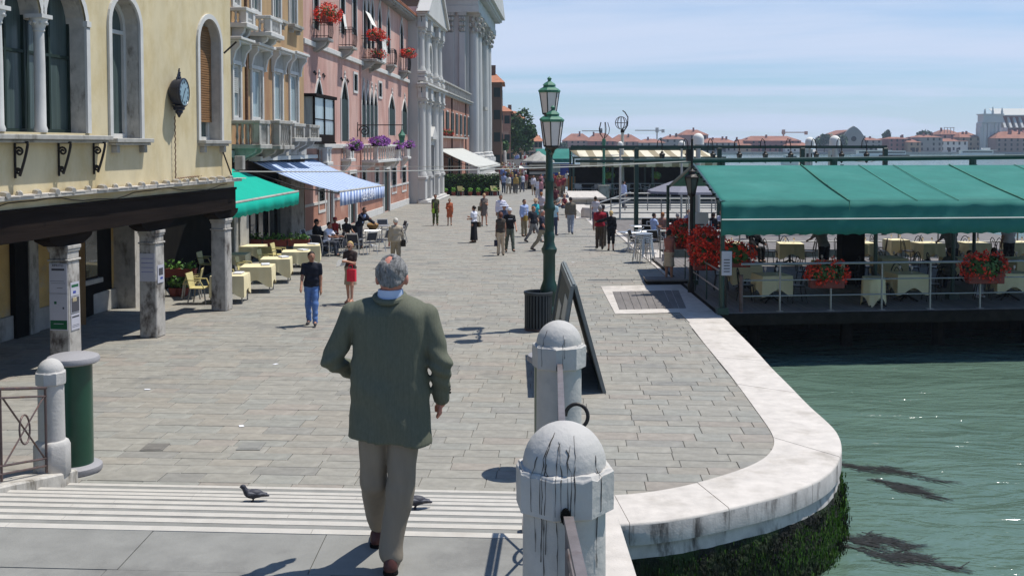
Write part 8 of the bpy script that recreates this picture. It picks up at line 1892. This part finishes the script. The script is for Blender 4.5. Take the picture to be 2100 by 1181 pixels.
# ---- the far crowd: a few figures built, then repeated
protos = []
cols_ = [((.55, .55, .62), (.08, .1, .16), 'dark', 'short', False), ((.30, .05, .06), (.22, .18, .13), 'brown', 'short', False), ((.05, .06, .10), (.06, .06, .07), 'dark', 'bob', True), ((.14, .20, .42), (.15, .13, .1), 'grey', 'short', False), ((.45, .30, .10), (.1, .1, .1), 'blonde', 'long', True), ((.62, .60, .55), (.35, .28, .2), 'brown', 'bob', True), ((.07, .09, .06), (.12, .11, .10), 'dark', 'short', False), ((.42, .20, .22), (.05, .06, .12), 'dark', 'long', True)]
names_ = ['white shirt', 'dark red shirt', 'black clothes', 'blue shirt', 'mustard top', 'cream top', 'dark green jacket', 'rose top']
rc = random.Random(4); used_ = []
crowd = [(1043, 398, 5), (1050, 397, 2), (1058, 398, 4), (1064, 395, 6), (1071, 394, 0), (1078, 390, 1), (1083, 386, 3), (1108, 412, 7), (1047, 388, 1), (1068, 388, 4)]
for i in range(62): crowd.append((rc.uniform(1026, 1082), rc.uniform(338, 376), rc.randrange(8)))
for i in range(26): crowd.append((rc.uniform(1032, 1084), rc.uniform(356, 384), rc.randrange(8)))
for i in range(12): crowd.append((rc.uniform(1098, 1170), rc.uniform(372, 405), rc.randrange(8)))
pd_ = {}
for i, (px, py, k) in enumerate(crowd):
 g = G(px, py); lab = 'distant stroller in %s %s the crowd, %s' % (names_[k], ('near in', 'midway in', 'deep in')[0 if py > 368 else 1 if py > 354 else 2], 'by the terraces' if px > 1090 else 'below the great church' if px < 1044 else 'before the big tree' if px < 1062 else 'beside the news kiosk'); rz = rc.choice((0, A180)) + rc.uniform(-.5, .5)
 if i < 10: lab = 'stroller in %s at the crowd\'s near edge, %s from the hedge' % (names_[k], ORD[i])
 if k not in pd_:
  top, bot, hr, st_, fem = cols_[k]; pd_[k] = person(lab, (g.x, g.y, 0), rz, 1.7, top, bot, hr, st_, 'skin_tan', fem, stride=.18, sleeve=rc.choice(('short', 'long')), res=.036, group='far crowd on the quay')
 else: dup(pd_[k], (g.x, g.y, 0), rz, lab, 'far crowd on the quay', scale=rc.uniform(.9, 1.03))
Yb = 177
for i in range(18):
 k = rc.randrange(8); dup(pd_[k], (Xat(rc.uniform(1050, 1094), Yb), Yb + rc.uniform(0, 4), 1.1), rc.uniform(0, 6.2), 'person in %s on the far bridge, %s in its crowd' % (names_[k], (ORD + ['sixteenth', 'seventeenth', 'eighteenth'])[i]), 'crowd on the far bridge', scale=rc.uniform(.9, 1.03))
# ---------------------------------------------------------------- pigeons
def pigeon(loc, rz, lab):
 t = thing('pigeon', lab, 'bird', loc, rz, 'pigeons on the steps')
 sdf('body', [('e', (0, 0, .10), (.062, .105, .058)), ('c', (0, -.08, .125), (0, -.115, .185), .04, .027), ('e', (0, -.125, .20), (.025, .03, .025)), ('c', (0, .07, .095), (0, .18, .065), .04, .014), ('c', (0, -.145, .198), (0, -.168, .19), .008, .003), ('c', (-.022, 0, .06), (-.024, -.005, .012), .011, .006), ('c', (.022, 0, .06), (.024, -.005, .012), .011, .006), ('c', (-.024, -.002, .008), (-.026, -.035, .004), .006, .004), ('c', (.024, -.002, .008), (.026, -.035, .004), .006, .004)], mat('pigeon_grey', (.045, .045, .058), .6, .35, 25, .3, 60), t, .007, .018)
 for sg in (-1, 1): sdf('wing', [('c', (sg * .05, -.05, .115), (sg * .022, .16, .088), .026, .010)], mat('pigeon_wing', (.10, .10, .115), .6, .5, 30, .3, 60), t, .007, .01)
 t.scale = (.8, .8, .8); return t
kz = 6; gz = G(523, 1024, zs[5]); pigeon((gz.x, Yk[5] - .10 - SL * (gz.x + .4), zs[5]), -1.35, 'grey pigeon standing on the steps with its head up')
gz = G(846, 1042, zs[4]); pigeon((gz.x + .03, Yk[4] - .08 - SL * (gz.x + .4), zs[4]), -1.3, 'pigeon half hidden behind the legs of the man in green')
# ================================================================== THE FAR SHORE
FY = 640.0
sh = MB(); sh.box(-60, FY - 6, -2.2, 700, FY + 400, .1); o = sh.build('far_shore', M['grey_trim'], None, smooth=False); tag(o, kind='structure')
FC = {'r': mat('far_red_brick', (.25, .10, .085), .9, .12, .05, 0), 'p': mat('far_pink_plaster', (.33, .20, .165), .9, .12, .05, 0), 'g': mat('far_grey_plaster', (.27, .255, .235), .9, .12, .05, 0), 'w': mat('far_white_plaster', (.60, .585, .55), .9, .08, .05, 0), 'o': mat('far_ochre_plaster', (.34, .24, .155), .9, .12, .05, 0), 't': mat('far_roof_tiles', (.29, .125, .08), .9, .3, .2, 0)}
def far_house(px0, px1, pyr, pye, col, lab, i, dY=0.0, rows=3, roof='hip'):
 Y = FY + dY; k = Y / FPX; x0, x1 = Xat(px0, Y), Xat(px1, Y); he, hr = EYE + (298 - pye) * k, EYE + (298 - pyr) * k; D_ = 22; W = x1 - x0
 t = thing('far_house', lab, 'building', (x0, Y, 0), 0, 'houses on the far shore')
 mb = MB(); mb.box(0, 0, 0, W, D_, he); mb.build('wall', FC[col], t, smooth=False)
 mb = MB(); e = .5; a = min(W * .3, 6) if roof == 'hip' else 0
 mb.add([(-e, -e, he), (W + e, -e, he), (W + e, D_ + e, he), (-e, D_ + e, he), (a, D_ / 2, hr), (W - a, D_ / 2, hr)], [(0, 1, 5, 4), (1, 2, 5), (2, 3, 4, 5), (3, 0, 4), (3, 2, 1, 0)]); rf = mb.build('roof', FC['t'], t, smooth=False)
 r = random.Random(i); mb = MB()
 for c_ in range(r.choice((1, 2, 3))): x = r.uniform(.15, .85) * W; mb.box(x, D_ * .3, he, x + 1.0, D_ * .3 + 1, hr + r.uniform(.3, 1.6))
 c = mb.build('chimneys', FC['r'], rf, smooth=False); c['kind'] = 'stuff'
 mb = MB(); n = max(2, int(W / 3.4))
 for rr_ in range(rows):
  for c_ in range(n):
   if r.random() < .12: continue
   x = W * (c_ + .5) / n; z = he * (rr_ + .35) / rows; mb.box(x - .55, -.12, z, x + .55, -.02, z + min(1.9, he / rows * .55))
 wv = mb.build('windows', M['void'], t, smooth=False); wv['kind'] = 'stuff'
 if i % 2 == 0: mb = MB(); mb.box(W * .3, -.1, .1, W * .3 + 1.8, -.02, 2.8); mb.box(W * .6, -.1, .1, W * .6 + 1.4, -.02, 2.6); d = mb.build('doors', M['void'], t, smooth=False); d['kind'] = 'stuff'
L_ = [(1130, 1160, 301, 304, 'g', 'low grey house at the left end of the far shore'), (1156, 1215, 274, 289, 'p', 'wide pinkish house with steep tiled roof left of the forked lamp'), (1205, 1262, 273, 290, 'r', 'red brown house behind the forked lamp'), (1252, 1318, 276, 291, 'p', 'pinkish house with low roof behind the ring sculpture'),
      (1310, 1365, 285, 293, 'g', 'grey long house beneath the tower crane'), (1362, 1404, 278, 286, 'g', 'grey house with an orange roof right of the crane'), (1440, 1512, 283, 293, 'g', 'pale grey house with a row of windows right of the hipped hall'), (1508, 1540, 286, 298, 'o', 'narrow ochre house beside the long red building'), (1528, 1642, 279, 289, 'r', 'long brick red building with the broad orange roof'),
      (1610, 1662, 289, 299, 'w', 'low white house right of the long red building'), (1772, 1808, 282, 288, 'g', 'grey house with white gable right of the church'), (1822, 1868, 281, 285, 'r', 'dark red house near the moored boats'), (1862, 1888, 285, 292, 'o', 'small ochre house between red and grey houses'), (1884, 1932, 277, 282, 'g', 'tall grey house below the roof scaffold'), (1926, 1984, 284, 290, 'w', 'white walled house with an orange roof and low brown base'), (1930, 1972, 266, 276, 'p', 'high pink roofed block carrying the scaffold'), (1968, 2012, 271, 282, 'o', 'ochre house with dormers just left of the white church'), (2042, 2130, 270, 284, 'p', 'long pink house in front of the white church')]
for i, (a, b, r_, e_, c_, lab) in enumerate(L_): far_house(a, b, r_, e_, c_, lab, i, (20 if i in (15,) else 8 if i in (1, 3, 16) else -6 if i in (17,) else (i % 3) * 3), 3 if e_ < 290 else 2)
far_house(1398, 1452, 266, 277, 'p', 'tall hall with a broad hipped brown roof behind the largest white dome', 31, 16, 3)
# gabled church
def far_box(name, px0, px1, pyt, Y, mcol, D_=20, z0=0):
 x0, x1 = Xat(px0, Y), Xat(px1, Y); h = EYE + (298 - pyt) * Y / FPX; return x0, x1, h
Y = FY + 4; x0, x1, h = far_box('', 1702, 1772, 281, Y, 'g'); t = thing('gabled_church', 'grey church with a stepped gable and round window among the trees', 'church', (x0, Y, 0)); W = x1 - x0; xc = Xat(1750, Y) - x0; kz = Y / FPX
mb = MB(); mb.box(0, 2, 0, W, 30, h); mb.build('wall', FC['g'], t, smooth=False); mb = MB(); gx0, gx1 = Xat(1728, Y) - x0, Xat(1772, Y) - x0; hz = EYE + (298 - 263) * kz; mb.prism([(gx0, 0, 0), (gx1, 0, 0), (gx1, 0, h), ((gx1 + xc) / 2 + 1, 0, hz - 2), (xc + 2.2, 0, hz), (xc, 0, hz + 1.2), (xc - 2.2, 0, hz), ((gx0 + xc) / 2 - 1, 0, hz - 2), (gx0, 0, h)], (0, 2, 0)); mb.build('gable', FC['g'], t, smooth=False)
mb = MB(); mb.lathe([(1.6, -.2), (1.6, .0)], 16, (xc, -.02, h - 1.2), axis='y'); mb.build('round_window', M['void'], t); mb = MB(); mb.prism([(0, 2, h), (W, 2, h), (W * .6, 2, hz - 1)], (0, 28, 0)); mb.build('roof', FC['t'], t, smooth=False)
# great white church at the right
Y = FY + 6; kz = Y / FPX; X = lambda px: Xat(px, Y); Z = lambda py: EYE + (298 - py) * kz
t = thing('white_church', 'large white church front with statues and a brick nave on the far shore', 'church', (X(2012), Y, 0)); x_ = lambda px: X(px) - X(2012); WH = FC['w']
mb = MB(); mb.box(0, 0, 0, x_(2052), 8, Z(252)); mb.box(x_(2010), 0.5, 0, x_(2066), 7, Z(262)); mb.build('front', WH, t, smooth=False)
mb = MB(); mb.prism([(x_(2012), -.8, Z(252)), (x_(2054), -.8, Z(252)), (x_(2034), -.8, Z(236))], (0, 8, 0)); mb.box(x_(2014), -.5, Z(252), x_(2054), 7.5, Z(234)); mb.box(x_(2012), -1.0, Z(236), x_(2056), 8, Z(234)); mb.build('pediment', WH, t, smooth=False)
for px in (2019, 2026, 2041, 2048): mb = MB(); mb.lathe([(1.0, 0), (.85, Z(254))], 10, (x_(px), -.3, 0)); mb.build('half_column', WH, t)
mb = MB(); L = loop_arch(x_(2030), x_(2038), 1, Z(282), 'round'); mb.add([(p[0], -.4, p[1]) for p in L], [tuple(range(len(L)))]); mb.build('portal', M['void'], t, smooth=False)
mb = MB(); mb.box(x_(2056), 6, 0, x_(2200), 30, Z(238)); mb.build('nave', FC['r'], t, smooth=False)
for i in range(9): px = 2060 + i * 12; mb = MB(); mb.prism([(x_(px), 6.1, Z(265)), (x_(px), 1, Z(262)), (x_(px), 5.9, Z(240))], (1.4, 0, 0)); mb.build('buttress', WH, t, smooth=False)
mb = MB(); mb.prism([(x_(2046), 4, Z(236)), (x_(2200), 4, Z(236)), (x_(2200), 20, Z(221)), (x_(2056), 20, Z(221))], (0, .5, 0)); mb.box(x_(2054), 4, Z(238), x_(2200), 32, Z(236)); mb.build('lead_roof', M['grey_canvas'], t, smooth=False)
mb = MB(); mb.box(x_(2056), 0, 0, x_(2100), 6, Z(272)); mb.prism([(x_(2056), 0, Z(272)), (x_(2100), 0, Z(272)), (x_(2100), 6, Z(262)), (x_(2056), 6, Z(262))], (0, 0, .3)); mb.build('side_chapels', FC['r'], t, smooth=False)
for px, py in ((2018, 223), (2034, 219), (2053, 221)): mb = MB(); mb.lathe([(.9, Z(236)), (.7, Z(234)), (.75, Z(230)), (.45, Z(226)), (.4, Z(py + 2)), (.001, Z(py))], 7, (x_(px), 0, 0)); mb.build('statue', WH, t)
# trees, cranes, scaffold on the far shore
for i, (px, pyt, w_, lab, d) in enumerate(((1690, 277, 26, 'dark trees left of the gabled church on the far shore', -5), (1722, 275, 20, 'dark tree before the gabled church on the far shore', -5), (1818, 268, 12, 'small treetop over the houses right of the gabled church', 20), (1892, 268, 34, 'broad dark tree crowns left of the roof scaffold', 26), (1360, 284, 8, 'small pale tree beside the far crane', 18), (1152, 292, 14, 'low trees at the left end of the far shore', 0))):
 Y = FY + d; k = Y / FPX; zt_ = EYE + (298 - pyt) * k; wv = w_ * k; tree('far_tree', lab, (Xat(px, Y), Y, 0), zt_ * .45, (0, 0, zt_ * .62), (wv * .75, wv * .6, zt_ * .36), 900, 90 + i, 1.0, 'trees on the far shore', lobes=7)
for i, (px0, px1, py, pxm, lab) in enumerate(((1193, 1235, 269, 1232, 'faint crane arm over the roofs behind the forked lamp'), (1302, 1362, 268, 1347, 'pale tower crane over the roofs of the far shore'), (1602, 1655, 272, 1606, 'faint reddish crane arm behind the long red building'))):
 Y = FY + 120; k = Y / FPX; z = EYE + (298 - py) * k; t = thing('tower_crane', lab, 'crane', (Xat(pxm, Y), Y, 0)); m = M['grey_trim'] if i != 2 else M['orange']; mb = MB(); mb.box(-.45, -.45, 0, .45, .45, z + 1.5); mb.build('mast', m, t, smooth=False); mb = MB(); mb.box(Xat(px0, Y) - Xat(pxm, Y), -.4, z - .3, Xat(px1, Y) - Xat(pxm, Y), .4, z + .35); mb.build('jib', m, t, smooth=False)
 mb = MB(); mb.box(-1, -1, z - 1.5, 1, 1, z + 2); mb.build('cab', m, t, smooth=False); mb = MB(); mb.box(Xat(px1, Y) - Xat(pxm, Y) - 2, -1, z - 1.6, Xat(px1, Y) - Xat(pxm, Y), 1, z + .8); mb.build('counterweight', m, t, smooth=False)
Y = FY + 22; k = Y / FPX; t = thing('roof_scaffold', 'open roof terrace scaffold on top of the high pink block', 'scaffold', (Xat(1945, Y), Y, 0)); z = EYE + (298 - 262) * k; mb = MB(); mb.box(-3.3, -.2, z - .2, 3.3, .2, z + .1)
for x in (-3, -1, 1, 3): mb.box(x - .15, -.15, z - 3.5, x + .15, .15, z)
mb.build('frame', M['grey_trim'], t, smooth=False)
# boats on the canal
def boat(px, Y, L, lab, roof=True, dark=False, rz=0.0):
 t = thing('passenger_boat', lab, 'boat', (Xat(px, Y), Y, WZ), rz, 'boats on the wide canal'); mb = MB(); h = .9
 mb.prism([(-L / 2, -1.8, -.3), (L * .35, -1.8, -.3), (L / 2, 0, -.3), (L * .35, 1.8, -.3), (-L / 2, 1.8, -.3)], (0, 0, h + .3)); mb.build('hull', M['void'] if dark else M['cloth2'], t, smooth=False)
 mb = MB(); mb.box(-L * .38, -1.5, h, L * .25, 1.5, h + 1.9); mb.build('cabin', M['cloth2'], t, smooth=False); mb = MB(); mb.box(-L * .36, -1.53, h + .7, L * .23, 1.53, h + 1.5); mb.build('window_band', M['glass'], t, smooth=False)
 if roof: mb = MB(); mb.box(-L * .42, -1.8, h + 1.9, L * .32, 1.8, h + 2.1); mb.box(L * .05, -.9, h + 2.1, L * .2, .9, h + 3.2); mb.build('roof', M['cloth2'], t, smooth=False)
boat(1795, 520, 24, 'white passenger boat moored off the gabled church'); boat(1832, 500, 14, 'small dark hulled launch right of the white passenger boat', False, True, A180); boat(2008, 540, 26, 'white water bus passing before the white church'); boat(1622, 300, 5, 'small white motor boat out on the wide canal', False)
for i, (px, py, lab) in enumerate(((1657, 315, 'grey mooring cabin behind the lantern terrace'), (1708, 318, 'pale mooring post behind the lantern terrace'))):
 Y = 75; q = P(px, py, Y); t = thing('mooring_cabin', lab, 'cabin', (q.x, Y, WZ - .5)); mb = MB(); mb.box(-.25, -.3, 0, .25, .3, q.z - WZ + .8); mb.build('post', M['grey_canvas'], t, smooth=False); mb = MB(); mb.box(-.2, -.31, q.z - WZ - .1, -.04, -.3, q.z - WZ + .5); mb.box(.04, -.31, q.z - WZ - .1, .2, -.3, q.z - WZ + .5); mb.build('window', M['iron'], t, smooth=False)

# ================================================================== the air over the water
mb = MB(); mb.box(-260, -25, -3.4, 720, 1120, 48); hm = bpy.data.materials.new('haze_air'); hm.use_nodes = True; hn = hm.node_tree.nodes; hn.remove(hn['Principled BSDF'])
pv = hn.new('ShaderNodeVolumePrincipled'); pv.inputs['Color'].default_value = (.66, .80, .98, 1); pv.inputs['Density'].default_value = .00026; pv.inputs['Anisotropy'].default_value = .2
hm.node_tree.links.new(pv.outputs[0], hn['Material Output'].inputs['Volume']); o = mb.build('haze', hm, None, smooth=False); tag(o, kind='stuff'); S.cycles.volume_max_steps = 64; S.cycles.volume_step_rate = 8
